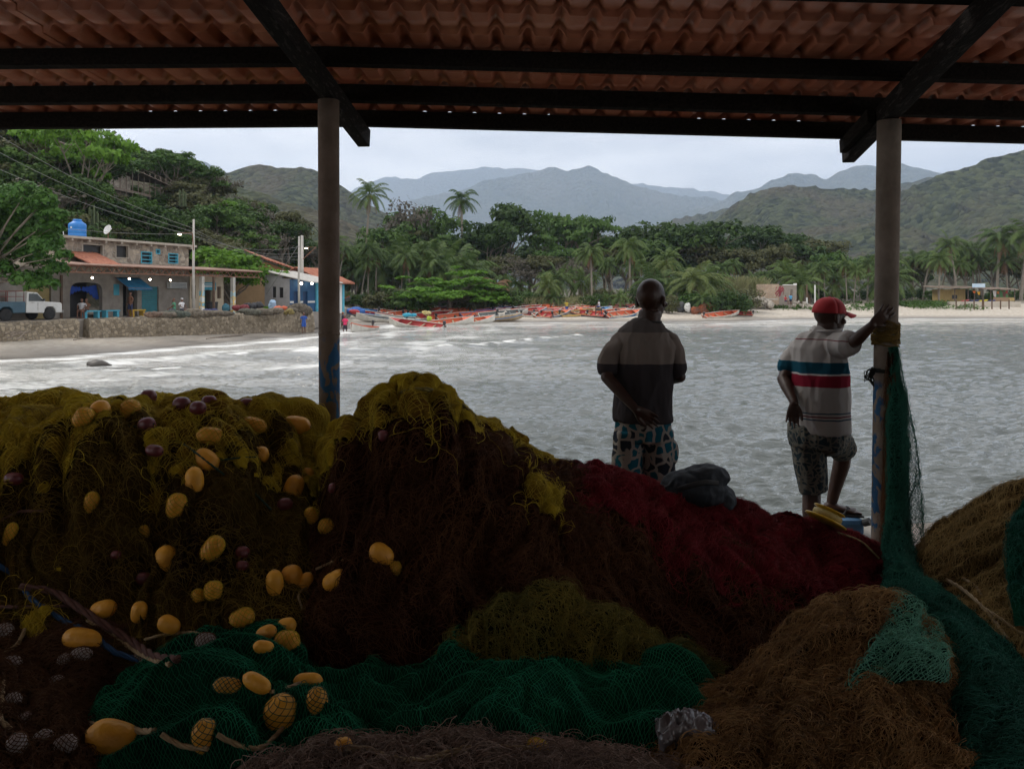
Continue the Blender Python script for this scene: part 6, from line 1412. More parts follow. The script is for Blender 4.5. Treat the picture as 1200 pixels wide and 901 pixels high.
# ---------------- man with the red cap leaning on the post
Y2 = 5.0
def q2_(px, py, dy=0.0):
    v = at(px, py, Y2 + dy); return v
ref2 = Vector((math.cos(R(-36)), math.sin(R(-36)), 0)); fw2 = Vector((-ref2.y, ref2.x, 0))
man2 = thing('person', 'man in red cap and striped polo leaning a hand on the right post', 'person', (q2_(955, 600).x, Y2, 1.4))
b = MB()
torso(b, [(q2_(957, 518), .13, .11), (q2_(958, 505), .155, .13), (q2_(960, 475), .16, .14), (q2_(960, 445), .158, .135), (q2_(959, 420), .16, .115), (q2_(960, 410), .15, .095), (q2_(964, 398), .10, .08), (q2_(968, 390), .068, .066), (q2_(971, 378), .064, .064)], ref2)
f2d = Vector((math.sin(R(76)), math.cos(R(76)), 0)); HP2 = head(b, q2_(973, 371), f2d, 1.04, .04)
s2, e2, w2 = q2_(936, 412, .10), q2_(918, 444, .05), q2_(931, 472, -.13)
limb(b, [q2_(947, 413, .06), s2, s2.lerp(e2, .5), e2], [.050, .051, .048, .040]); limb(b, [e2, e2.lerp(w2, .35), w2], [.041, .040, .026])
fingers(b, w2, q2_(928, 492, -.14) - w2, (.2, 1, .1), (0, 0, 1), curl=.45, thumb_side=1, thumb_open=.5)
s3, e3, w3 = q2_(985, 407, -.13), q2_(1003, 399, -.30), at(1022, 381, 4.635)
limb(b, [q2_(972, 406, -.06), s3, s3.lerp(e3, .5), e3], [.058, .056, .048, .040]); limb(b, [e3, e3.lerp(w3, .35), w3], [.040, .037, .026])
fingers(b, w3, Vector((.62, -.15, .62)), (.15, -1, .15), (0, 0, 1), curl=.28, spread=.22, thumb_side=1, thumb_open=.75)
limb(b, [q2_(946, 515, .03), q2_(948, 545, .03), q2_(951, 577, .03), q2_(951, 600, .0), q2_(950, 628, .0)], [.092, .082, .058, .058, .040])
an = q2_(950, 632); limb(b, [Vector((an.x - .02, an.y - .04, 1.44)), Vector((an.x + .05, an.y + .04, 1.435)), Vector((an.x + .15, an.y + .10, 1.425))], [(.038, .036), (.046, .03), (.042, .018)])
kn = q2_(989, 524, .27); limb(b, [q2_(968, 515, -.02), q2_(979, 516, .14), kn], [.094, .082, .062]); an2 = q2_(975, 587, .33); limb(b, [kn, q2_(986, 545, .29), q2_(979, 570, .32), an2], [.058, .056, .044, .036])
ft = at(975, 596, Y2 + .33); limb(b, [ft + Vector((-.03, 0, .012)), ft + Vector((.04, -.02, .008)), ft + Vector((.135, -.05, -.006))], [(.036, .034), (.044, .027), (.040, .016)])
for k in range(5): limb(b, [ft + Vector((.13, -.085 + .018 * k, -.006)), ft + Vector((.168 - .006 * abs(k - 1), -.088 + .018 * k, -.012))], [.011, .009], 8)
attach(solid(b, .0055, 3), 'body', SKIN, man2); eyes(HP2, man2)
zpy2 = lambda py: CAMZ - (py - 345) * 4.86 / 900
b = MB()
torso(b, [(q2_(961, 505), .180, .150), (q2_(961, 490), .182, .158), (q2_(961, 470), .180, .158), (q2_(960, 445), .176, .152), (q2_(959, 424), .178, .138), (q2_(959, 411), .172, .118), (q2_(962, 402), .140, .100), (q2_(966, 394), .098, .085), (q2_(968, 387), .078, .074)], ref2)
limb(b, [q2_(936, 413, .09), q2_(950, 407, .05), q2_(964, 403, -.02), q2_(980, 407, -.10)], [.060, .075, .078, .065], 20); limb(b, [q2_(958, 394, .03), q2_(946, 402, .07), q2_(936, 410, .10)], [.045, .052, .058], 16)
limb(b, [q2_(949, 412, .06), q2_(938, 412, .10), q2_(930, 420, .10), q2_(925, 430, .08)], [.065, .074, .070, .066], 20); limb(b, [q2_(970, 408, -.05), q2_(981, 406, -.11), q2_(988, 404, -.16), q2_(994, 402, -.22)], [.07, .076, .074, .070], 20, (0, 0, 1))
GR, BL, RD_, WH = (.29, .275, .265), (.010, .055, .085), (.17, .014, .028), (.42, .40, .39); LT = (.12, .03, .04); LB = (.03, .06, .09)
bands = [(9, GR), (zpy2(398), LT), (zpy2(399.2), GR), (zpy2(425), BL), (zpy2(438.5), WH), (zpy2(440.5), RD_), (zpy2(454), GR), (zpy2(484), LB), (zpy2(485.5), GR), (zpy2(488), LT), (zpy2(489.5), GR), (zpy2(491.5), LB), (zpy2(493), GR)]
attach(solid(b, .006, 5, ((10, 10, 3.6), .014, 25)), 'polo_shirt', split_mat('striped_polo', bands), man2)
cp = q2_(968, 388); b = MB()
b.tube([cp + (ref2 * math.cos(a) * .079 + fw2 * math.sin(a) * .076) + Vector((0, 0, .012 + .010 * math.sin(a * 1.0))) for a in np.linspace(0, 2 * math.pi, 29)], [(.010, .020)] * 29, 10, True, (0, 0, 1)); b.build('collar', mat('grey_collar', (.34, .32, .31), (.28, .27, .26), 20), man2, True)
b = MB(); torso(b, [(q2_(957, 497), .172, .142), (q2_(957, 512), .176, .146), (q2_(957, 522), .165, .135)], ref2)
b.tube([q2_(946, 510, .03), q2_(949, 540, .03), q2_(953, 575, .03)], [(.102, .108), (.096, .104), (.086, .094)], 24, True, ref2); b.tube([q2_(967, 514, -.02), q2_(977, 516, .10), q2_(984, 521, .19), q2_(987, 526, .235)], [.104, .098, .092, .088], 24, True, (0, 0, 1))
attach(solid(b, .006, 3, ((11, 11, 4), .010, 35)), 'shorts', pattern_mat('dark_print_shorts', (.018, .03, .036), (.10, .095, .08), (.03, .04, .045), 22, 8.1), man2)
RCAP = mat('red_cap_cloth', (.33, .008, .014), (.26, .006, .012), 8, .8, .3, 200, dist=.002)
rt = f2d.cross(Vector((0, 0, 1))); Mh = Matrix((rt, f2d, Vector((0, 0, 1)))).transposed(); b = MB(); P_ = []
for i in range(33):
    for j in range(9):
        a = 2 * math.pi * i / 32; e = (math.pi / 2) * j / 8; seam = 1 - .02 * max(0, math.cos(a * 6)) ** 6; back_open = 0
        z = .020 + .098 * math.sin(e); P_.append(tuple(HP2(0.084 * math.cos(a) * math.cos(e) ** .8 * seam, -.010 + .106 * math.sin(a) * math.cos(e) ** .8 * seam, z)))
cap = mesh_np('cap', P_, grid_faces(33, 9), RCAP, True, man2, origin=man2.location); m_ = cap.modifiers.new('s', 'SOLIDIFY'); m_.thickness = .004
P_ = []
for i in range(17):
    x = -1 + 2 * i / 16
    for j in range(5): f = j / 4; P_.append(tuple(HP2(.078 * x * (1 - .10 * f), .050 + .044 * (1 - x * x) ** .5 + f * .082 * (1 - x * x * .45), .034 - .020 * f - .020 * x * x)))
br = mesh_np('brim', P_, grid_faces(17, 5), RCAP, True, cap, origin=man2.location); m_ = br.modifiers.new('s', 'SOLIDIFY'); m_.thickness = .005
MB().ell(HP2(0, -.010, .121), (.009, .009, .005), None, 8, 6).build('cap_button', RCAP, cap, True)
SANDAL = mat('black_rubber', (.015, .015, .015), (.03, .03, .03), 8, .7)
b = MB(); b.prism([ft + Vector(v) for v in ((-.075, -.035, -.034), (.06, -.085, -.034), (.175, -.105, -.034), (.185, -.02, -.034), (.06, .02, -.034), (-.075, .025, -.034))], (0, 0, .012)); b.tube([ft + Vector((.04, -.085, -.02)), ft + Vector((.09, -.05, .024)), ft + Vector((.12, -.045, .0))], .006, 6); b.tube([ft + Vector((.04, .02, -.02)), ft + Vector((.09, -.03, .024)), ft + Vector((.12, -.045, .0))], .006, 6); b.build('sandal', SANDAL, man2)
# thing under his foot, spool, cloth bag
bx = at(986, 600, Y2 + .33); zt = ft.z - .036
t = thing('plastic_jerrycan', 'blue plastic jerrycan lying on the quay under the raised foot', 'jerrycan', (bx.x, bx.y, 1.4))
b = MB().box((bx.x, bx.y, (1.4 + zt) / 2), (.22, .26, zt - 1.4)); b.build('body', mat('faded_blue_plastic', (.05, .16, .30), (.03, .10, .22), 6, .5, .3, 30), t, bevel=.035)
MB().tube([(bx.x + .10, bx.y - .12, 1.5), (bx.x + .13, bx.y - .15, 1.52)], .025, 12).build('cap', SANDAL, t)
c = hit(967, 617) + Vector((0, 0, .03)); t = thing('line_spool', 'yellow plastic fishing line spool tipped on the red net', 'spool', c)
M = Matrix.Rotation(R(28), 3, 'Y') @ Matrix.Rotation(R(-12), 3, 'X'); YS = mat('yellow_plastic', (.62, .40, .03), (.55, .34, .02), 6, .35)
b = MB().lathe(c, [(.060, -.004), (.105, -.002), (.112, .004), (.110, .010), (.075, .012), (.070, .030), (.064, .050), (.072, .058), (.084, .062), (.083, .067), (.055, .066), (.050, .02), (.048, .0)], 36, M); b.build('reel', YS, t, True)
MB().lathe(c, [(.0755, .014), (.079, .03), (.0765, .048), (.070, .05), (.070, .014)], 30, M).build('wound_line', mat('pale_line', (.5, .4, .15), (.4, .3, .1), 60, .6), t, True)
# dark cloth bag
cb = hit(819, 590) + Vector((0, .06, .03)); b = MB(); r = np.random.default_rng(4)
b.ell(cb + Vector((0, 0, .035)), (.18, .12, .085), Matrix.Rotation(R(8), 3, 'Y')); b.ell(cb + Vector((.05, .0, .09)), (.12, .09, .066)); b.ell(cb + Vector((-.13, -.02, .02)), (.08, .08, .045)); b.ell(cb + Vector((.15, 0, -.03)), (.06, .08, .07)); limb(b, [cb + Vector((-.12, -.05, .03)), cb + Vector((-.17, -.06, .06)), cb + Vector((-.13, -.05, .085))], [.012, .012, .012])
me = solid(b, .006, 2, ((11, 11, 9), .016, 45)); t = thing('cloth_bag', 'crumpled dark blue-grey cloth bag lying on the red net beside the bald man', 'bag', cb); attach(me, 'bag_body', mat('dark_blue_cloth', (.006, .010, .015), (.014, .021, .03), 7, .75, .4, 90, dist=.004), t)
b = MB(); b.tube([cb + Vector((-.12, -.10, .055)), cb + Vector((-.05, -.125, .085)), cb + Vector((.02, -.125, .10)), cb + Vector((.09, -.11, .09))], [(.014, .004)] * 4, 8, True, (0, 0, 1)); b.build('strap', SANDAL, t, True)
# ---------------- small people on the beach and in the village
def figure(px, pyf, Y, lab, shirt, short, pose='stand', rz_=0.0, h=1.68, skin=None, zf=None, hat=None):
    p = at(px, pyf, Y); z0 = p.z if zf is None else zf; t = thing('person', lab, 'person', (p.x, p.y, z0)); M = Matrix.Rotation(R(rz_), 3, 'Z'); s = h / 1.7; sit = pose == 'sit'
    dz = -.42 if sit else 0
    w = lambda x, y, z: Vector((p.x, p.y, z0)) + M @ Vector((x, y, z + dz if z > .8 or not sit else z)) * s
    b = MB(); c = MB(); d = MB()
    torso(b, [(w(0, 0, .88), .13, .09), (w(0, 0, 1.1), .12, .09), (w(0, .01, 1.35), .16, .10), (w(0, 0, 1.43), .10, .07), (w(0, 0, 1.5), .05, .05)], M @ Vector((1, 0, 0)), 14)
    head(b, w(0, .02, 1.60), M @ Vector((0, 1, 0)), s)
    torso(c, [(w(0, 0, .90), .165, .12), (w(0, 0, 1.1), .15, .115), (w(0, .01, 1.33), .185, .125), (w(0, 0, 1.44), .12, .09)], M @ Vector((1, 0, 0)), 14)
    for q in (-1, 1):
        el = w(q * .25, -.02, 1.12) if not sit else w(q * .23, .12, 1.14); wr_ = w(q * .24, .10, .92 if not sit else 1.0) if not sit else w(q * .12, .33, 1.0)
        limb(b, [w(q * .16, 0, 1.38), w(q * .21, 0, 1.34), el], [.045, .045, .035], 8); limb(b, [el, wr_], [.034, .024], 8); fingers(b, wr_, wr_ - el, M @ Vector((q, 0, 0)), (0, 0, 1), s=s)
        c.tube([w(q * .14, 0, 1.38), w(q * .22, 0, 1.31), w(q * .24, -.01, 1.2)], [.06, .062, .058], 10)
        if sit: kn_ = w(q * .12, .42, .50); an_ = w(q * .13, .40, .08); hp = Vector((p.x, p.y, z0)) + M @ Vector((q * .09, 0, .48)) * s
        else: kn_ = w(q * .10, .03 + .06 * q, .48); an_ = w(q * .11, -.02 + .05 * q, .07); hp = w(q * .09, 0, .86)
        limb(b, [hp, kn_, an_], [.078, .052, .034], 10); limb(b, [an_ + Vector((0, 0, -.03)), an_ + M @ Vector((0, .15, -.04))], [.035, .028], 8)
        d.tube([hp, hp.lerp(kn_, .85)], [.098, .088], 12)
    torso(d, [(w(0, 0, .98) if not sit else w(0, 0, .97), .15, .115), (w(0, 0, .84), .165, .12)] if not sit else [(w(0, 0, 1.0), .16, .12), (w(0, .02, .86), .17, .14)], M @ Vector((1, 0, 0)), 14)
    attach(solid(b, .018, 1), 'body', skin or SKIN2, t); attach(solid(c, .018, 1), 'shirt', mat('cloth_%s' % '_'.join(str(int(x * 100)) for x in shirt), shirt, rough=.9), t); attach(solid(d, .018, 1), 'shorts', mat('cloth_%s' % '_'.join(str(int(x * 100)) for x in short), short, rough=.9), t)
    if hat: b = MB(); b.ell(w(0, .02, 1.67), (.095 * s, .11 * s, .07 * s), None, 12, 8); b.build('hat', mat('hat_%s' % '_'.join(str(int(x * 100)) for x in hat), hat), t, True)
    return t
SKIN2 = mat('brown_skin', (.16, .075, .045), (.12, .055, .035), 6, .6)
figure(356, 390.5, 60.0, 'person in blue shirt and shorts standing on wet sand by the sea wall', (.03, .09, .36), (.03, .10, .42), rz_=20, h=1.6)
figure(404.5, 386.5, 63, 'wading woman in a bright pink top beside the white boat', (.75, .05, .16), (.04, .03, .05), rz_=160, zf=-.35)
figure(402, 383, 69, 'person in dark clothes with an orange hat behind the wading woman', (.05, .05, .08), (.04, .04, .06), rz_=120, zf=-.25, hat=(.5, .12, .02))
figure(702, 364, 91, 'person in white with a dark cap seated by the boats on the beach', (.62, .62, .66), (.05, .06, .16), 'sit', 100, hat=(.02, .03, .09))
figure(664, 367, 90.5, 'person in a yellow shirt bending by the yellow striped boat', (.50, .38, .05), (.04, .08, .30), 'stand', 200, h=1.5)
figure(96, 372, 49.5, 'person in a white shirt sitting on the bench under the arch', (.55, .55, .58), (.20, .11, .08), 'sit', 190, zf=1.5)
figure(101.5, 372, 49.7, 'bare-backed person sitting beside the white-shirted one under the arch', (.20, .10, .06), (.05, .05, .06), 'sit', 170, zf=1.5)
figure(153, 371, 52.5, 'person without a shirt standing in the dark doorway', (.18, .085, .05), (.03, .04, .10), 'stand', 150, zf=1.5)
figure(213, 371.5, 53.5, 'person in white shirt and cap seated behind the wall near the bin', (.70, .70, .72), (.1, .1, .12), 'sit', 250, zf=1.5, hat=(.6, .6, .6))
figure(204, 371.5, 53.0, 'person in a green shirt seated behind the wall left of the white-shirted one', (.10, .30, .18), (.1, .1, .12), 'sit', 120, zf=1.5)
figure(920.5, 357, 104, 'person in a red shirt sitting before the brick hut', (.50, .05, .06), (.04, .05, .10), 'sit', 210)
figure(926.5, 357.5, 104, 'person in a light blue shirt standing before the brick hut', (.10, .35, .60), (.03, .03, .05), 'stand', 180, h=1.5)
# ================================================================== boats
def boat_mats():
    W = mat('boat_white', (.62, .60, .55), (.40, .38, .33), 1.6, .6, .1, 20, ramp=(.3, .75)); O = mat('boat_orange', (.62, .12, .04), (.45, .09, .04), 2, .6); Rr = mat('boat_red', (.42, .03, .025), (.30, .03, .03), 2, .6)
    Yw = mat('boat_yellow', (.60, .36, .05), (.45, .28, .06), 2, .6); Bl = mat('boat_blue', (.03, .18, .42), (.03, .12, .30), 2, .6); Mr = mat('boat_maroon', (.14, .02, .03), (.10, .02, .03), 2, .6); Tn = mat('boat_tan', (.38, .28, .17), (.26, .20, .13), 2, .8); Gr = mat('boat_grey', (.16, .17, .17), (.10, .11, .11), 2, .8)
    return dict(w=W, o=O, r=Rr, y=Yw, b=Bl, m=Mr, t=Tn, g=Gr)
BM = boat_mats(); BLACK = mat('engine_black', (.02, .02, .022), (.04, .04, .045), 3, .4)
def boat_shape(L_=7.2, B=1.9, bow=.62, full=1.0):
    ns, nh = 26, 9; S = []
    for i in range(ns):
        f = i / (ns - 1); x = (f - .5) * L_; w = B / 2 * (1 - max(0, (f - .45) / .55) ** 2.3) * (.86 + .14 * min(1, f / .3)); w = max(w, .03); sh = .56 + bow * f ** 2.6; kz = .0 + .42 * max(0, (f - .72) / .28) ** 2.2
        S.append((x, w, sh, kz))
    return S, nh
def make_boat(hull, inner, rail, L_=7.2, B=1.9, bow=.62, engine=True, stripe=None, thw=3):
    root = bpy.data.objects.new('fishing_boat', None); COL.objects.link(root); S, nh = boat_shape(L_, B, bow); ns = len(S)
    def shell(dw, dz, top=0.0):
        V = []
        for x, w, sh, kz in S:
            for j in range(-nh, nh + 1):
                a = abs(j) / nh; ww = max(w - dw, .012); y = ww * (math.sin(a * math.pi / 2) ** .62) * (1 if j >= 0 else -1); z = kz + dz + (sh + top - kz - dz) * (a ** 2.1 * .82 + a * .18); V.append((x, y, z))
        return V
    m = 2 * nh + 1; V = shell(0, 0); b = MB(); b.add(V, [tuple(reversed(f)) for f in grid_faces(ns, m).tolist()]); b.add([V[k] for k in range(m)], [tuple(range(m))]); b.build('hull', BM[hull], root, True)
    V = shell(.06, .10, -.02); b = MB(); b.add(V, grid_faces(ns, m).tolist()); b.add([V[k] for k in range(m)], [tuple(range(m))[::-1]]); b.build('lining', BM[inner], root, True)
    b = MB()
    for s in (-1, 1): b.tube([(x, s * (w - .025), sh + .01) for x, w, sh, kz in S], [(.055, .04)] * ns, 8, True, (0, 0, 1))
    x, w, sh, kz = S[0]; b.beam((x + .02, -w, sh), (x + .02, w, sh), .09, .08); b.build('gunwale', BM[rail], root, True)
    if stripe:
        b = MB()
        for s in (-1, 1): b.tube([(x, s * (w * .985 + .012), kz + (sh - kz) * .78) for x, w, sh, kz in S], [(.012, .06)] * ns, 6, True, (0, 1, 0))
        b.build('side_stripe', BM[stripe], root)
    for k in range(thw):
        i = int(ns * (.2 + .22 * k)); x, w, sh, kz = S[i]; MB().box((x, 0, sh - .22), (.2, 2 * w - .16, .05)).build('thwart', BM['t' if inner in 'or' else inner], root)
    b = MB(); i0 = int(ns * .78); P_ = []
    for i in range(i0, ns): x, w, sh, kz = S[i]; P_.append([(x, -w + .03, sh - .03), (x, 0, sh + .05), (x, w - .03, sh - .03)])
    b.add([q for r_ in P_ for q in r_], grid_faces(len(P_), 3).tolist()); b.build('foredeck', BM[inner], root, True)
    if engine:
        b = MB(); x = S[0][0]; b.box((x - .16, 0, 1.02), (.30, .26, .42)); b.box((x - .2, 0, .52), (.13, .09, .75)); b.box((x - .1, 0, .75), (.2, .2, .1)); b.build('outboard_engine', BLACK, root, bevel=.04)
    return root
PB = {}
def get_boat(*a, **k):
    key = (a, tuple(sorted(k.items())))
    if key in PB: return copy_tree(PB[key])
    PB[key] = make_boat(*a, **k); return PB[key]
# px, py of keel, Y, heading (deg, 0 = bow to the right), roll, hull, lining, rail, scale, row, look
BO = [
 (424, 387, 64.5, -97, 0, 'w', 'o', 'o', .98, 'n', 'white boat with orange rim pointing straight at the camera at the water edge'),
 (488, 381.5, 72, 158, 12, 'w', 'r', 'w', 1.0, 'n', 'orange-lined boat with a blue bundle aboard, curved bow up on the left'),
 (522, 378.5, 77, 12, 14, 'w', 'o', 'w', 1.0, 'n', 'bright orange-lined boat with tall round bow at the water edge'),
 (550, 376.0, 80, 25, 10, 'w', 'o', 'w', 1.0, 'n', None), (446, 377.5, 80, -150, 0, 'w', 'g', 'w', .95, 'm', None), (464, 375.5, 84, -140, -4, 'w', 'g', 'w', .95, 'm', None),
 (430, 373, 88, -120, 0, 'g', 'b', 'b', .9, 'b', None), (412, 371.5, 92, -100, 0, 'b', 'r', 'w', .9, 'b', None), (448, 370.5, 93, -160, 0, 'w', 'b', 'b', .9, 'b', None), (470, 369.5, 94, 35, 5, 'w', 'o', 'w', 1, 'b', None), (490, 369.5, 92, 30, 10, 'w', 'o', 'o', 1, 'b', None),
 (505, 370.5, 90, 40, 10, 'w', 'r', 'w', 1, 'm', None), (517, 368.0, 94, 28, 6, 't', 't', 't', .9, 'b', None), (533, 368.5, 93, 32, 12, 'w', 'o', 'o', 1, 'b', None), (547, 368, 95, 30, 8, 'w', 'r', 'r', .9, 'b', None), (562, 370, 90, 25, 10, 'w', 'o', 'r', 1.05, 'm', None),
 (575, 367.8, 94, 22, 6, 'w', 'o', 'o', .9, 'b', None), (590, 370.8, 88.5, 12, 8, 'w', 'g', 'w', 1.0, 'm', None), (585, 373.2, 84.5, 4, 0, 't', 't', 't', .9, 'n', 'long low tan dugout lying in front of the white boats'),
 (602, 368.2, 94, 24, 10, 'w', 'm', 'm', .95, 'b', None), (612, 370, 90, 20, 12, 'w', 'r', 'w', 1.05, 'm', None), (625, 368, 94, 26, 8, 'w', 'o', 'o', .95, 'b', None), (634, 370.2, 90, 30, 10, 'w', 'r', 'w', .95, 'm', None), (650, 370, 90.5, 26, 8, 'w', 'r', 'w', .95, 'm', None),
 (660, 367.6, 95, 20, 4, 't', 't', 't', .95, 'b', None), (680, 369.6, 90.5, 25, 6, 'w', 't', 'y', .95, 'm', 'white boat with a yellow striped side near the bending person'), (694, 368.8, 93, 15, 6, 'w', 'b', 'w', .9, 'b', None), (712, 369.6, 91, 24, 8, 'w', 'o', 'w', .95, 'm', None),
 (722, 367.2, 95, 25, 8, 'w', 'm', 'o', .9, 'b', None), (735, 369.2, 91, 28, 8, 'w', 'o', 'w', .95, 'm', 'white boat just left of the bald man'), (845, 369.6, 91, 25, 8, 'w', 'o', 'w', .9, 'm', 'white and orange boat just right of the bald man'), (404, 368.6, 97, -60, 0, 'g', 'o', 'o', .8, 'b', None), (858, 367.8, 94, 170, 10, 'g', 'r', 'o', .8, 'b', None)]
_r = random.Random(31)
for k in range(40):
    px = 440 + k * 7.4 + _r.uniform(-3, 3); BO.append((px, 368, _r.uniform(88.5, 96.5), _r.choice((28, 35, 40, 150, 22)), _r.uniform(6, 14), _r.choice('wwwtgb'), _r.choice('oorroomo'), _r.choice('wowrb'), .92, 'b' if k % 2 else 'm', None))
names = dict(w='white', o='orange', r='red', y='yellow', b='blue', m='maroon', t='tan', g='grey'); cnts = {}
rowname = dict(n='at the water edge', m='in the middle row', b='in the back row')
for i, (px, py, Y, hd, roll, h_, in_, ra, sc, row_, lab) in enumerate(sorted(BO, key=lambda z: z[0])):
    p = at(px, py, Y); o = get_boat(h_, in_, ra, engine=(i % 3 != 1), stripe='y' if ra == 'y' else ('b' if i % 7 == 3 else None), bow=.62 if Y < 82 else .5)
    zz = gz(p.x, p.y); o.location = (p.x, p.y, max(zz - .05, -.18)); o.rotation_euler = (R((roll + (13 if row_ != 'n' else 4)) * (1 if math.cos(R(hd)) > 0 else -1)), R(-3 if Y > 70 else 0), R(hd)); sc *= (.80 if Y > 82 else .80); o.scale = (sc, sc, sc)
    cnts[row_] = cnts.get(row_, 0) + 1
    if not lab: lab = '%s boat with %s inside, %s from the left %s' % (names[h_], names[in_], ORD[cnts[row_]], rowname[row_])
    tag(o, lab, 'boat', 'fishing boats drawn up along the beach')
# bundles and clutter in the boats
def bundle(px, py, Y, d, m, lab, cat='bundle', name='tarpaulin_bundle', seed=1):
    p = at(px, py, Y); b = MB(); r = np.random.default_rng(seed); d = tuple(x * .72 for x in d)
    for k in range(4): b.ell(p + Vector((r.uniform(-.3, .3) * d[0], 0, r.uniform(-.1, .25) * d[2])), (d[0] * r.uniform(.25, .45), d[1] * .4, d[2] * r.uniform(.3, .5)))
    t = thing(name, lab, cat, p); attach(solid(b, .05, 1, ((5, 5, 5), .09, seed)), 'heap', m, t); return t
bundle(418, 364.5, 84, (2.6, 2, .9), mat('blue_tarp', (.02, .12, .42), (.02, .09, .32), 3, .6), 'blue tarpaulin hump behind the wading woman', seed=3)
bundle(414, 366, 80, (1.2, 1, .6), mat('red_tarp', (.45, .03, .04), (.35, .03, .03), 3, .6), 'red bundle beside the blue tarpaulin', seed=4)
bundle(481, 369.8, 71.5, (1.5, .7, .35), mat('turquoise_tarp', (.03, .35, .50), (.03, .28, .42), 3, .6), 'turquoise bundle inside the orange-lined boat', seed=5)
bundle(500, 367, 76, (.9, .6, .4), mat('pale_yellow_cloth', (.55, .45, .16), (.5, .4, .2), 3, .7), 'pale yellow bundle between the two water-edge boats', seed=6)
bundle(503, 374, 74, (.6, .5, .6), mat('lime_cloth', (.40, .55, .05), (.3, .4, .05), 3, .7), 'lime green jacket heap over a dark engine between boats', seed=7)
bundle(800, 361.5, 95, (2.0, 1, 1.6), mat('dark_scrap', (.06, .06, .07), (.12, .12, .12), 3, .8), 'dark scrap heap right of the bald man', seed=8)
bundle(806, 362, 94, (.7, .6, 1.4), WHITE, 'upright white sack among the scrap right of the bald man', seed=9)
for k, (px, s_) in enumerate(((815, 1.2), (822, 1.5), (829, 1.7), (838, 1.3))):
    bundle(px, 364, 93.5, (1.5 * s_, 1, 1.1 * s_), mat('rusty_scrap', (.30, .08, .03), (.12, .07, .05), 2, .9), '%s rust-red heap of the scrap line right of the bald man' % ORD[k + 1], 'scrap heap', 'scrap_heap', 20 + k)
# dog, basket
p = at(588, 372.8, 84); t = thing('dog', 'small white dog standing on the sand before the tan dugout', 'dog', p); b = MB()
limb(b, [p + Vector((-.26, 0, .46)), p + Vector((0, 0, .45)), p + Vector((.24, 0, .50))], [(.10, .11), (.09, .10), (.10, .13)]); limb(b, [p + Vector((.26, 0, .55)), p + Vector((.38, 0, .70))], [.07, .06]); limb(b, [p + Vector((.38, 0, .72)), p + Vector((.55, 0, .66))], [.075, .035])
for x in (-.25, .24):
    for y in (-.07, .07): limb(b, [p + Vector((x, y, .42)), p + Vector((x + (.05 if x < 0 else 0), y, .2)), p + Vector((x - (.02 if x < 0 else 0), y, .02))], [.055, .03, .022])
limb(b, [p + Vector((-.34, 0, .52)), p + Vector((-.5, 0, .66))], [.03, .015])
for y in (-.05, .05): limb(b, [p + Vector((.35, y, .77)), p + Vector((.34, y * 1.4, .84))], [.025, .012])
attach(solid(b, .018, 1), 'body', mat('white_fur', (.6, .56, .5), (.5, .45, .4), 5, .9), t)
p = at(701.5, 368.5, 88); t = thing('charcoal_grill', 'dark iron grill table standing on the sand before the seated person', 'grill', p); MB().box(p + Vector((0, 0, .55)), (.75, .45, .28)).build('firebox', BLACK, t)
for x in (-.3, .3):
    for y in (-.18, .18): MB().tube([p + Vector((x, y, .42)), p + Vector((x * 1.15, y * 1.2, -.05))], .03, 6).build('leg', BLACK, t)
# ---- sand-side rubble, driftwood
def rocks(px0, px1, py0, py1, Y, n, s0, s1, m, lab, cat, name, seed):
    r = np.random.default_rng(seed)
    pr = []
    for v in range(4):
        b = MB(); b.ell((0, 0, 0), (1, .8, .6), None, 10, 7); V = np.array(b.v); V += (np.stack([vnoise(V, 1.5, seed + v * 3 + k) for k in range(3)], -1) - .5) * .9; b.v = [tuple(x) for x in V]; pr.append(b)
    for i in range(n):
        px = r.uniform(px0, px1); f = 1 - abs((px - (px0 + px1) / 2) / ((px1 - px0) / 2)); py = py1 - (py1 - py0) * r.random() * max(.2, f ** .6); p = at(px, py, Y + r.normal(0, .5)); s = r.uniform(s0, s1)
        if i < 4: o = pr[i].build(name, m)
        else: o = rocks.p[i % 4].copy(); COL.objects.link(o)
        if i < 4:
            if i == 0: rocks.p = []
            rocks.p.append(o)
        o.location = p; o.scale = (s, s, s); o.rotation_euler = (r.uniform(0, 6), r.uniform(0, 6), r.uniform(0, 6)); tag(o, lab, cat, name.replace('_', ' ') + 's heaped together')
rocks(863, 905, 347, 359, 103, 46, .25, .6, mat('pale_rubble', (.42, .38, .33), (.22, .20, .17), 2, .95, .5, 8), 'lump of pale broken masonry in the rubble heap left of the brick hut', 'rubble', 'rubble_block', 3)
rocks(925, 950, 353, 359, 104, 12, .15, .35, MATS['pale_rubble'], 'pale rubble lump beside the people at the brick hut', 'rubble', 'rubble_piece', 5)
p = at(116, 429.5, 33); p.z = .02
rk = MB().ell(p, (.55, .4, .16)); V = np.array(rk.v); V += (np.stack([vnoise(V, 3, k) for k in range(3)], -1) - .5) * .25; rk.v = [tuple(x) for x in V]; tag(rk.build('rock', mat('wet_rock', (.035, .03, .025), (.06, .05, .04), 5, .5), None, True), 'dark wet rock just off the left beach', 'rock')
DRIFT = mat('driftwood', (.24, .20, .16), (.14, .11, .085), 6, .9)
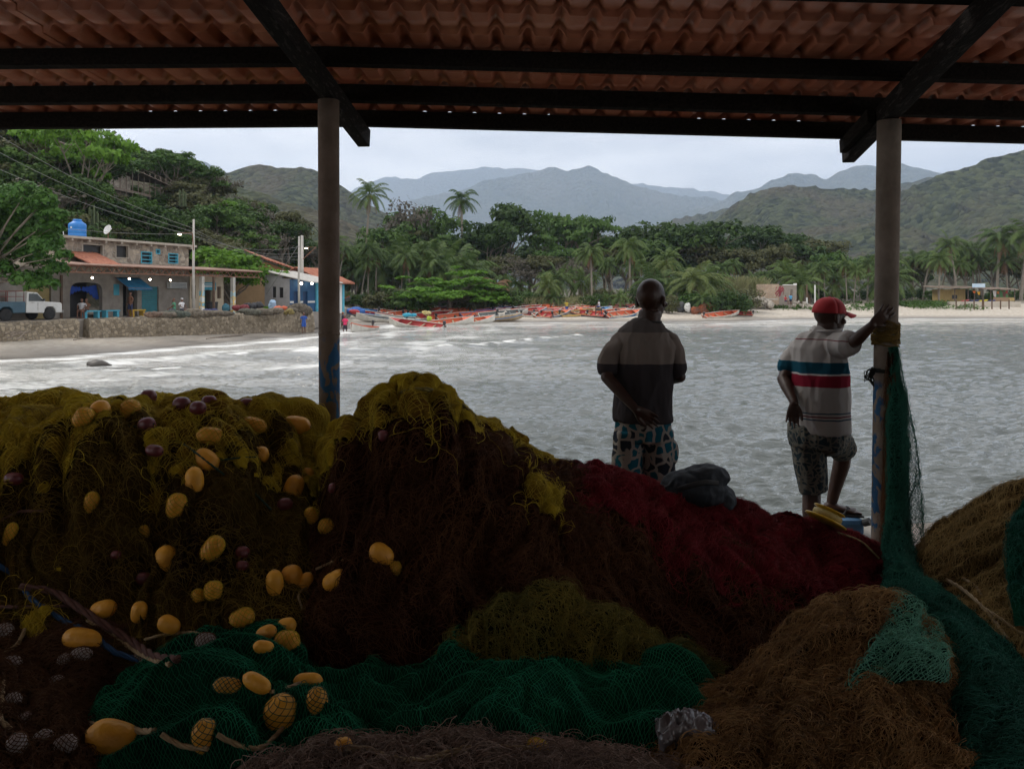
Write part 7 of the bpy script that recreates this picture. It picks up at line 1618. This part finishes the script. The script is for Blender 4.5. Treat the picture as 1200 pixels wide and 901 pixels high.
for k, (a_, c_, rr) in enumerate((((8, 396, 41.5), (33, 388.5, 42.2), .05), ((4, 392, 42.0), (26, 389, 42.3), .04), ((12, 393, 41.6), (19, 388.5, 41.9), .05), ((20, 398, 41.3), (36, 386.5, 42), .045), ((86, 398.5, 44), (110, 396.5, 45), .035), ((242, 398.2, 50), (284, 393, 54), .06), ((260, 396.2, 52), (290, 391.5, 55), .05), ((310, 390.2, 57), (330, 389.0, 59), .04))):
    a1, c1 = at(*a_), at(*c_); a1.z = max(a1.z, gz(a1.x, a1.y)); c1.z = max(c1.z, gz(c1.x, c1.y)); lb = 'short weathered pole, %s of the sticks at the left wall end' % ORD[k + 1] if k < 4 else 'driftwood pole at the foot of the long wall, %s from the left' % ORD[k - 3]
    tag(MB().tube([a1, a1.lerp(c1, .5) + Vector((0, 0, .05)), c1], [rr, rr * .9, rr * .7], 7).build('driftwood_pole', DRIFT), lb, 'driftwood')
# ---- nets and goods piled on the sea wall
wallnets = [(176, 367.5, 47, (2.2, 1, .5), (.30, .12, .06), 'terracotta-coloured net pile on the sea wall before the teal shutter'), (192, 368, 48, (2.4, 1, .5), (.22, .17, .12), 'tan net pile on the sea wall beside the terracotta one'), (208, 367.5, 48.5, (2.4, 1, .7), (.06, .14, .11), 'grey-green net draped over the sea wall'), (228, 366, 50, (2.6, 1.2, 1.0), (.24, .19, .13), 'large tan net mound on the wall by the white pole'),
 (246, 366.5, 52, (2.4, 1.2, .7), (.22, .17, .12), 'low tan net mound right of the painted column'), (262, 366.5, 53.5, (2.2, 1, .5), (.20, .16, .12), 'flat tan net pile below the cream shop corner'), (290, 364, 55, (2.6, 1.2, .7), (.12, .15, .11), 'greenish net pile in the middle of the wall top'), (306, 364.5, 57, (2.6, 1.2, .8), (.20, .16, .11), 'brown net mound before the grey end wall'), (322, 363.5, 58, (2.4, 1, .7), (.22, .17, .12), 'tan net mound left of the orange heap'), (352, 361.5, 61, (3.2, 1.4, 1.6), (.17, .13, .09), 'tallest brown net mound at the far end of the wall'), (338, 363, 60, (2.4, 1, .6), (.19, .15, .10), 'brown net mound under the navy doors')]
for k, (px, py, Y, d, c, lab) in enumerate(wallnets):
    g_ = sum(c) / 3; c = tuple(.6 * g_ * w_ + .3 * x for x, w_ in zip(c, (1.15, 1, .8))); bundle(px, py + 1.5, Y, (d[0] * .8, d[1], d[2] * .7), mat('pile_%d' % k, c, tuple(x * .4 for x in c), 5, .95, 1.0, 14, dist=.06), lab, 'net pile', 'net_pile', 40 + k)
bundle(330, 361.5, 58.5, (1.5, .6, .25), MATS['boat_orange'], 'orange net or float heap lying on the wall top', 'net pile', 'net_pile', 61)
bundle(338, 366, 59.2, (1.0, .4, .5), mat('yellow_cord', (.24, .19, .06), (.15, .12, .05), 6, .9), 'yellow cord tangle hanging over the wall face', 'net pile', 'net_pile', 62)
bundle(320, 358.5, 59, (.8, .6, .9), mat('pale_blue_cloth', (.30, .42, .55), (.25, .36, .5), 3, .8), 'pale blue cloth over goods behind the wall', 'bundle', 'cloth_bundle', 63)
for px, py, Y, d, c, lab, s_ in ((246, 362.5, 54, (1.8, .8, .5), (.03, .05, .22), 'dark blue covered motorbike shape before the teal doorway', 64), (282, 359, 57, (2.0, .8, .8), (.28, .03, .04), 'red bundle of goods between the columns', 65), (292, 358, 58, (1.8, .8, .9), (.05, .05, .06), 'dark sacks under the small round tree', 66), (301, 357.5, 59, (1.6, .8, 1.0), (.06, .06, .07), 'black sack heap right of the red bundle', 67), (264, 360.5, 57, (.9, .8, 1.2), (.05, .22, .30), 'teal drum-shaped bundle beside the right column', 68)):
    bundle(px, py + 2, Y, tuple(x * .7 for x in d), mat('goods_%d' % s_, tuple(x * .6 + .01 for x in c), rough=.8), lab, 'goods', 'goods_bundle', s_)
p = F1.pt(220, 362, 2.4); t = thing('rubbish_bin', 'black round rubbish bin before the grey wall, behind the seated people', 'bin', (p.x, p.y, ZF)); MB().lathe((p.x, p.y, ZF), [(.38, 0), (.44, .9)], 20).build('drum', BLACK, t); MB().lathe((p.x, p.y, ZF + .9), [(.46, 0), (.47, .05), (.40, .08)], 20).build('lid', BLACK, t)
p = at(318, 358, 63); C, N = crown_pts(np.random.default_rng(1), [(p.x + d_, p.y, p.z - .35, .55) for d_ in np.linspace(-2.4, 2.0, 9)], 1500, .35); V, F = leaf_quads(np.random.default_rng(2), C, N, .10); hd = thing('low_hedge', 'thin bright green hedge line before the grey end wall', 'hedge', p); mesh_np('foliage', V, F, LEAF['bright'] if 'LEAF' in globals() else CONC, False, hd, origin=p)
MB().beam(p + Vector((-2.6, 0, -.5)), p + Vector((2.2, 0, -.5)), .06, .08).build('rail', DRIFT, hd)
# ---- pickup truck
tp = Vector((-28.6, 47.8, 1.5)); TW = mat('truck_white', (.62, .62, .60), (.45, .43, .40), 1.5, .35, ramp=(.45, .8)); TB = mat('truck_blue', (.035, .085, .12), (.05, .11, .15), 2, .4); TIRE = mat('tyre', (.015, .015, .015), (.03, .03, .03), 6, .9); GL = mat('truck_glass', (.03, .04, .045), (.05, .06, .06), 2, .08, spec=.8); RIM = mat('rim_steel', (.35, .33, .30), (.2, .19, .18), 4, .5); RK = mat('rust_red', (.24, .07, .05), (.16, .06, .05), 3, .7)
tr = bpy.data.objects.new('pickup_truck', None); COL.objects.link(tr)
def prof(b, pts, y0, y1): b.prism([(x, y0, z) for x, z in pts], (0, y1 - y0, 0))
WD = .86
b = MB(); prof(b, [(0, .42), (0, .98), (-.10, 1.05), (-1.12, 1.12), (-1.62, 1.66), (-2.28, 1.70), (-2.34, .46), (-1.18, .42), (-1.14, .66), (-.98, .80), (-.62, .80), (-.46, .66), (-.42, .42)], -WD, WD); b.build('cab', TW, tr, bevel=.05)
b = MB(); prof(b, [(-2.36, .46), (-2.36, 1.12), (-4.55, 1.12), (-4.62, .55), (-3.92, .5), (-3.86, .70), (-3.68, .82), (-3.34, .82), (-3.16, .70), (-3.10, .46)], -WD, WD); b.build('bed', TB, tr, bevel=.03)
b = MB(); prof(b, [(-1.22, 1.14), (-1.64, 1.58), (-2.16, 1.60), (-2.18, 1.14)], -WD - .012, -WD + .02); b.build('side_window', GL, tr); b = MB(); prof(b, [(-1.22, 1.14), (-1.64, 1.58), (-2.16, 1.60), (-2.18, 1.14)], WD - .02, WD + .012); b.build('side_window', GL, tr)
b = MB(); b.prism([(-1.125, -WD + .12, 1.145), (-1.58, -WD + .14, 1.635), (-1.58, WD - .14, 1.635), (-1.125, WD - .12, 1.145)], (.02, 0, .018)); b.build('windscreen', GL, tr)
for x in (-.80, -3.51):
    for s in (-1, 1):
        M = Matrix.Rotation(R(90), 3, 'X'); c = Vector((x, s * (WD - .10), .36)); w_ = MB().lathe(c, [(.20, -.10), (.34, -.10), (.365, -.05), (.365, .05), (.34, .10), (.20, .10)], 24, M).build('tyre', TIRE, tr, True); MB().lathe(c, [(.06, -.085), (.20, -.09), (.20, .09), (.06, .085)], 16, M).build('rim', RIM, w_)
b = MB(); b.box((.06, 0, .50), (.12, 1.70, .16)); b.build('bumper', RIM, tr, bevel=.02); b = MB(); b.box((-4.66, 0, .56), (.10, 1.6, .14)); b.build('bumper', RIM, tr, bevel=.02)
for s in (-1, 1): MB().box((.005, s * .66, .80), (.05, .24, .17)).build('headlight', mat('lamp_lens', (.6, .6, .55), rough=.15), tr)
MB().box((.003, 0, .80), (.04, 1.0, .2)).build('grille', BLACK, tr)
MB().box((-4.6, -WD + .06, .85), (.06, .12, .3)).build('tail_light', RK, tr); MB().box((-4.6, WD - .06, .85), (.06, .12, .3)).build('tail_light', RK, tr)
b = MB()
for s in (-1, 1):
    b.tube([(-2.42, s * .78, 1.1), (-2.42, s * .78, 1.74), (-4.5, s * .78, 1.70), (-4.5, s * .78, 1.1)], .03, 6); b.tube([(-2.42, s * .78, 1.42), (-4.5, s * .78, 1.42)], .022, 6)
    for k in range(3): b.tube([(-2.9 - .5 * k, s * .78, 1.1), (-2.9 - .5 * k, s * .78, 1.72)], .02, 6)
b.tube([(-2.42, -.78, 1.74), (-2.42, .78, 1.74)], .03, 6); b.tube([(-4.5, -.78, 1.70), (-4.5, .78, 1.70)], .03, 6); b.build('cargo_rack', RK, tr)
b = MB(); b.box((-1.6, -WD - .014, .82), (.02, .01, .5)); b.box((-1.92, -WD - .02, 1.06), (.14, .03, .03)); b.build('door_handle', RIM, tr); MB().box((-1.28, -WD - .09, 1.22), (.08, .12, .14)).build('mirror', BLACK, tr)
tr.location = tp; tr.rotation_euler = (0, 0, math.atan2(.9286, .371)); tag(tr, 'old pickup truck with white cab, blue bed and rusty rack behind sea wall', 'truck')
# ---- brick hut, posts and beach hut on the right
BRICK = masonry('hut_brick', (.36, .25, .17), (.48, .36, .26), (.32, .27, .22), 4)
zh = 1.75; hp = at(896, 352, 106); hut = thing('brick_hut', 'small roofless brick hut with red graffiti before the palms', 'hut', (hp.x, hp.y, zh)); FH = Front((hp.x, hp.y, 0), Vector((1, .12, 0)))
a0, a1 = 0, FH.t(933.5); h1, h2 = FH.zz(900, 333), FH.zz(925, 334.5)
b = MB(); FH.panel(b, a0, FH.t(913), zh - .4, h1, -.2, 0); FH.panel(b, a0, a0 + .2, zh - .4, h1, -2.6, -.2); b.build('brick_wall', BRICK, hut)
b = MB(); dr = (FH.t(925.8), FH.t(928.8), zh - .4, FH.zz(927, 339)); FH.wall(b, FH.t(913) + .005, a1, zh - .4, h2, .2, [dr]); FH.panel(b, a1 - .2, a1, zh - .4, h2, -2.6, -.2); b.build('grey_block_wall', mat('grey_block', (.30, .26, .22), (.24, .21, .18), 2, .9, .4, 8), hut)
b = MB(); FH.panel(b, dr[0], dr[1], dr[2], dr[3], -1.2, -1.1); b.build('doorway', DARK, hut)
GRAF = mat('red_graffiti', (.30, .05, .06), (.22, .04, .05), 2, .8); r = np.random.default_rng(8); b = MB(); gx, gz0 = FH.t(913.5), FH.zz(913, 346); pts = []
for k in range(7):
    a = k * 1.1; pts = [FH.w(gx + .55 * math.cos(a) * .6 + .35 * math.cos(x + a), gz0 + .55 + .5 * math.sin(a) * .7 + .38 * math.sin(x * 1.3 + a), .02) for x in np.linspace(0, 5.2, 14)]; b.tube(pts, [(.06, .012)] * 14, 6, True, (0, 0, 1))
b.build('graffiti', GRAF, hut)
b = MB(); FH.panel(b, FH.t(919), a1 - .5, h2 + .003, h2 + .12, -.5, .1); FH.panel(b, a1 - .32, a1 + .02, h2 + .003, h2 + .28, -.3, .04); b.build('coping', WHITE, hut)
b = MB(); p = at(886, 350.5, 104.5); b.box(p + Vector((1.0, 0, 0)), (3.4, 1.6, .14)); tag(b.build('concrete_slab', PGREY), 'flat concrete slab lying left of the brick hut on rubble', 'slab')
for px, top, m_, lab in ((945.5, 333.5, BROWNW, 'thin brown and white post right of the brick hut'), (955, 334, WHITE, 'white post, nearer the red-capped man of the two posts')):
    p = at(px, top, 107); t = thing('marker_post', lab, 'post', (p.x, p.y, zh)); MB().tube([(p.x, p.y, zh - .4), (p.x, p.y, 2.6)], .11, 8).build('base', WHITE, t); MB().tube([(p.x, p.y, 2.6), p], .10, 8).build('upper', m_, t)
zg = 2.05; p0 = at(1101, 352, 118); p1 = at(1190, 352, 117); FB = Front((p0.x, p0.y, 0), Vector((p1.x - p0.x, p1.y - p0.y, 0))); bhut = thing('beach_hut', 'low yellow plank beach hut with palm-thatch shade roof and hanging clothes', 'hut', (p0.x, p0.y, zg))
OCH = mat('ochre_planks', (.46, .34, .13), (.34, .24, .10), 3, .8, .3, 20, stretch=(6, 6, .6)); zr = FB.zz(1145, 338); T = lambda px: FB.t(px)
b = MB()
k = T(1107)
while k < T(1138): FB.panel(b, k, min(k + .24, T(1138)), zg - .3, zr - .15, -1.8, -1.74 - .02 * (int(k * 4) % 2)); k += .26
FB.panel(b, T(1107), T(1107) + .1, zg - .3, zr - .15, -4.2, -1.82); b.build('plank_wall', OCH, bhut)
b = MB(); FB.panel(b, T(1122), T(1128), zg + .3, zg + .9, -1.735, -1.7); b.build('window', DARK, bhut)
for px in (1099.5, 1119, 1134.5, 1142, 1152, 1161, 1171, 1189): b = MB(); b.tube([FB.w(T(px), zg - .4, 0), FB.w(T(px), zr - .02, 0)], .075, 7); b.build('post', PLANK, bhut)
for i in range(22):
    a = T(1096.5) + (T(1190) - T(1096.5)) * i / 22; c = a + (T(1190) - T(1096.5)) / 22 * 1.04; dz = .05 * math.sin(i * 1.7) - .012 * i * (i > 11)
    b = MB(); b.prism([FB.w(a, zr + dz, .9), FB.w(c, zr + dz, .9), FB.w(c, zr + .30 + dz, -4.5), FB.w(a, zr + .30 + dz, -4.5)], (0, 0, .14)); b.build('thatch_bundle', mat('old_thatch', (.30, .24, .19), (.20, .15, .12), 6, .95, .6, 20), bhut)
b = MB(); FB.panel(b, T(1135.5), T(1150.5), FB.zz(1143, 337), FB.zz(1143, 332.5), .95, 1.0); sg2 = b.build('sign', mat('pale_blue_sign', (.55, .66, .74), (.40, .55, .70), 2, .6), bhut)
for px, py, w_, h_, c, nm in ((1141, 342.5, 3.6, 3.0, (.62, .12, .02), 'orange'), (1146.5, 343.8, 3.8, 4.0, (.65, .35, .03), 'yellow'), (1165, 344.5, 4.5, 7.5, (.62, .60, .58), 'white'), (1169, 343, 2.4, 3, (.6, .2, .05), 'orange and red'), (1179, 342.6, 2.4, 3, (.45, .05, .04), 'dark red')):
    p = FB.pt(px, py, .12); b = MB(); w2, h2_ = w_ * 118 / 1800, h_ * 118 / 1800
    b.prism([p + Vector((-w2, 0, h2_)), p + Vector((w2, 0, h2_)), p + Vector((w2 * .7, 0, -h2_)), p + Vector((-w2 * .3, 0, -h2_ * .8))], (0, .03, 0)); tag(b.build('hanging_garment', mat('garment_' + nm.replace(' ', '_'), c, rough=.9)), nm + ' garment hanging under the beach hut roof', 'clothes')
b = MB(); FB.panel(b, T(1171), T(1188), zg - .2, zr - .2, -1.6, -1.55); b.build('green_panel', mat('green_boards', (.08, .25, .09), (.20, .08, .06), 1.3, .8, ramp=(.48, .52)), bhut)
b = MB(); FB.panel(b, T(1160), T(1179), zg - .3, zg + .55, .9, .98); b.build('counter_panel', mat('reed_panel', (.30, .20, .12), (.22, .15, .09), 5, .9, stretch=(8, 8, 1)), bhut)
b = MB(); FB.panel(b, T(1180), T(1187), zg, zg + .5, .3, .4); b.build('yellow_board', OCH, bhut)
for px, w_, c, nm in ((1125, 10, (.40, .07, .07), 'red'), (1136, 12, (.03, .04, .12), 'navy'), (1146, 11, (.62, .50, .03), 'yellow'), (1156, 9, (.05, .05, .13), 'dark blue')):
    p = FB.pt(px, 352.5, 1.6); b = MB(); L2 = w_ * 118 / 1800; b.tube([p + Vector((-L2, 0, -.02)), p + Vector((-L2 * .6, 0, -.03)), p, p + Vector((L2 * .6, 0, .08)), p + Vector((L2, 0, .16))], [(.03, .04), (.2, .12), (.25, .14), (.2, .12), (.03, .04)], 10, True, (0, 1, 0)); tag(b.build('small_skiff', mat('skiff_' + nm.replace(' ', '_'), c, rough=.5), None, True), nm + ' upturned skiff before the beach hut', 'skiff')
fr = Front((at(1120, 357, 108).x, 108, 0), Vector((1, 0, 0))); 
for k, px in enumerate((1120.5, 1131, 1141.5, 1152, 1162.5, 1172.5, 1182.5)):
    p = at(px, 361, 107); t = MB().tube([(p.x, p.y, .9), (p.x, p.y, CAMZ - (351 + (k % 2)) * 0 - (351.5 - 345) * 107 / 900)], .09 if k != 3 else .16, 7).build('fence_post', BROWNW); tag(t, 'brown stake, %s from the left in the row before the beach hut' % ORD[k + 1], 'post', 'stakes before the beach hut')
p = at(1150, 358, 109); tag(MB().box((p.x + 1.5, p.y + 2, zg - .62), (8.6, 3.4, 1.1)).build('sand_terrace', mat('pale_sand', (.50, .455, .39), (.42, .38, .32), 2, .95, .3, 10)), kind='structure')
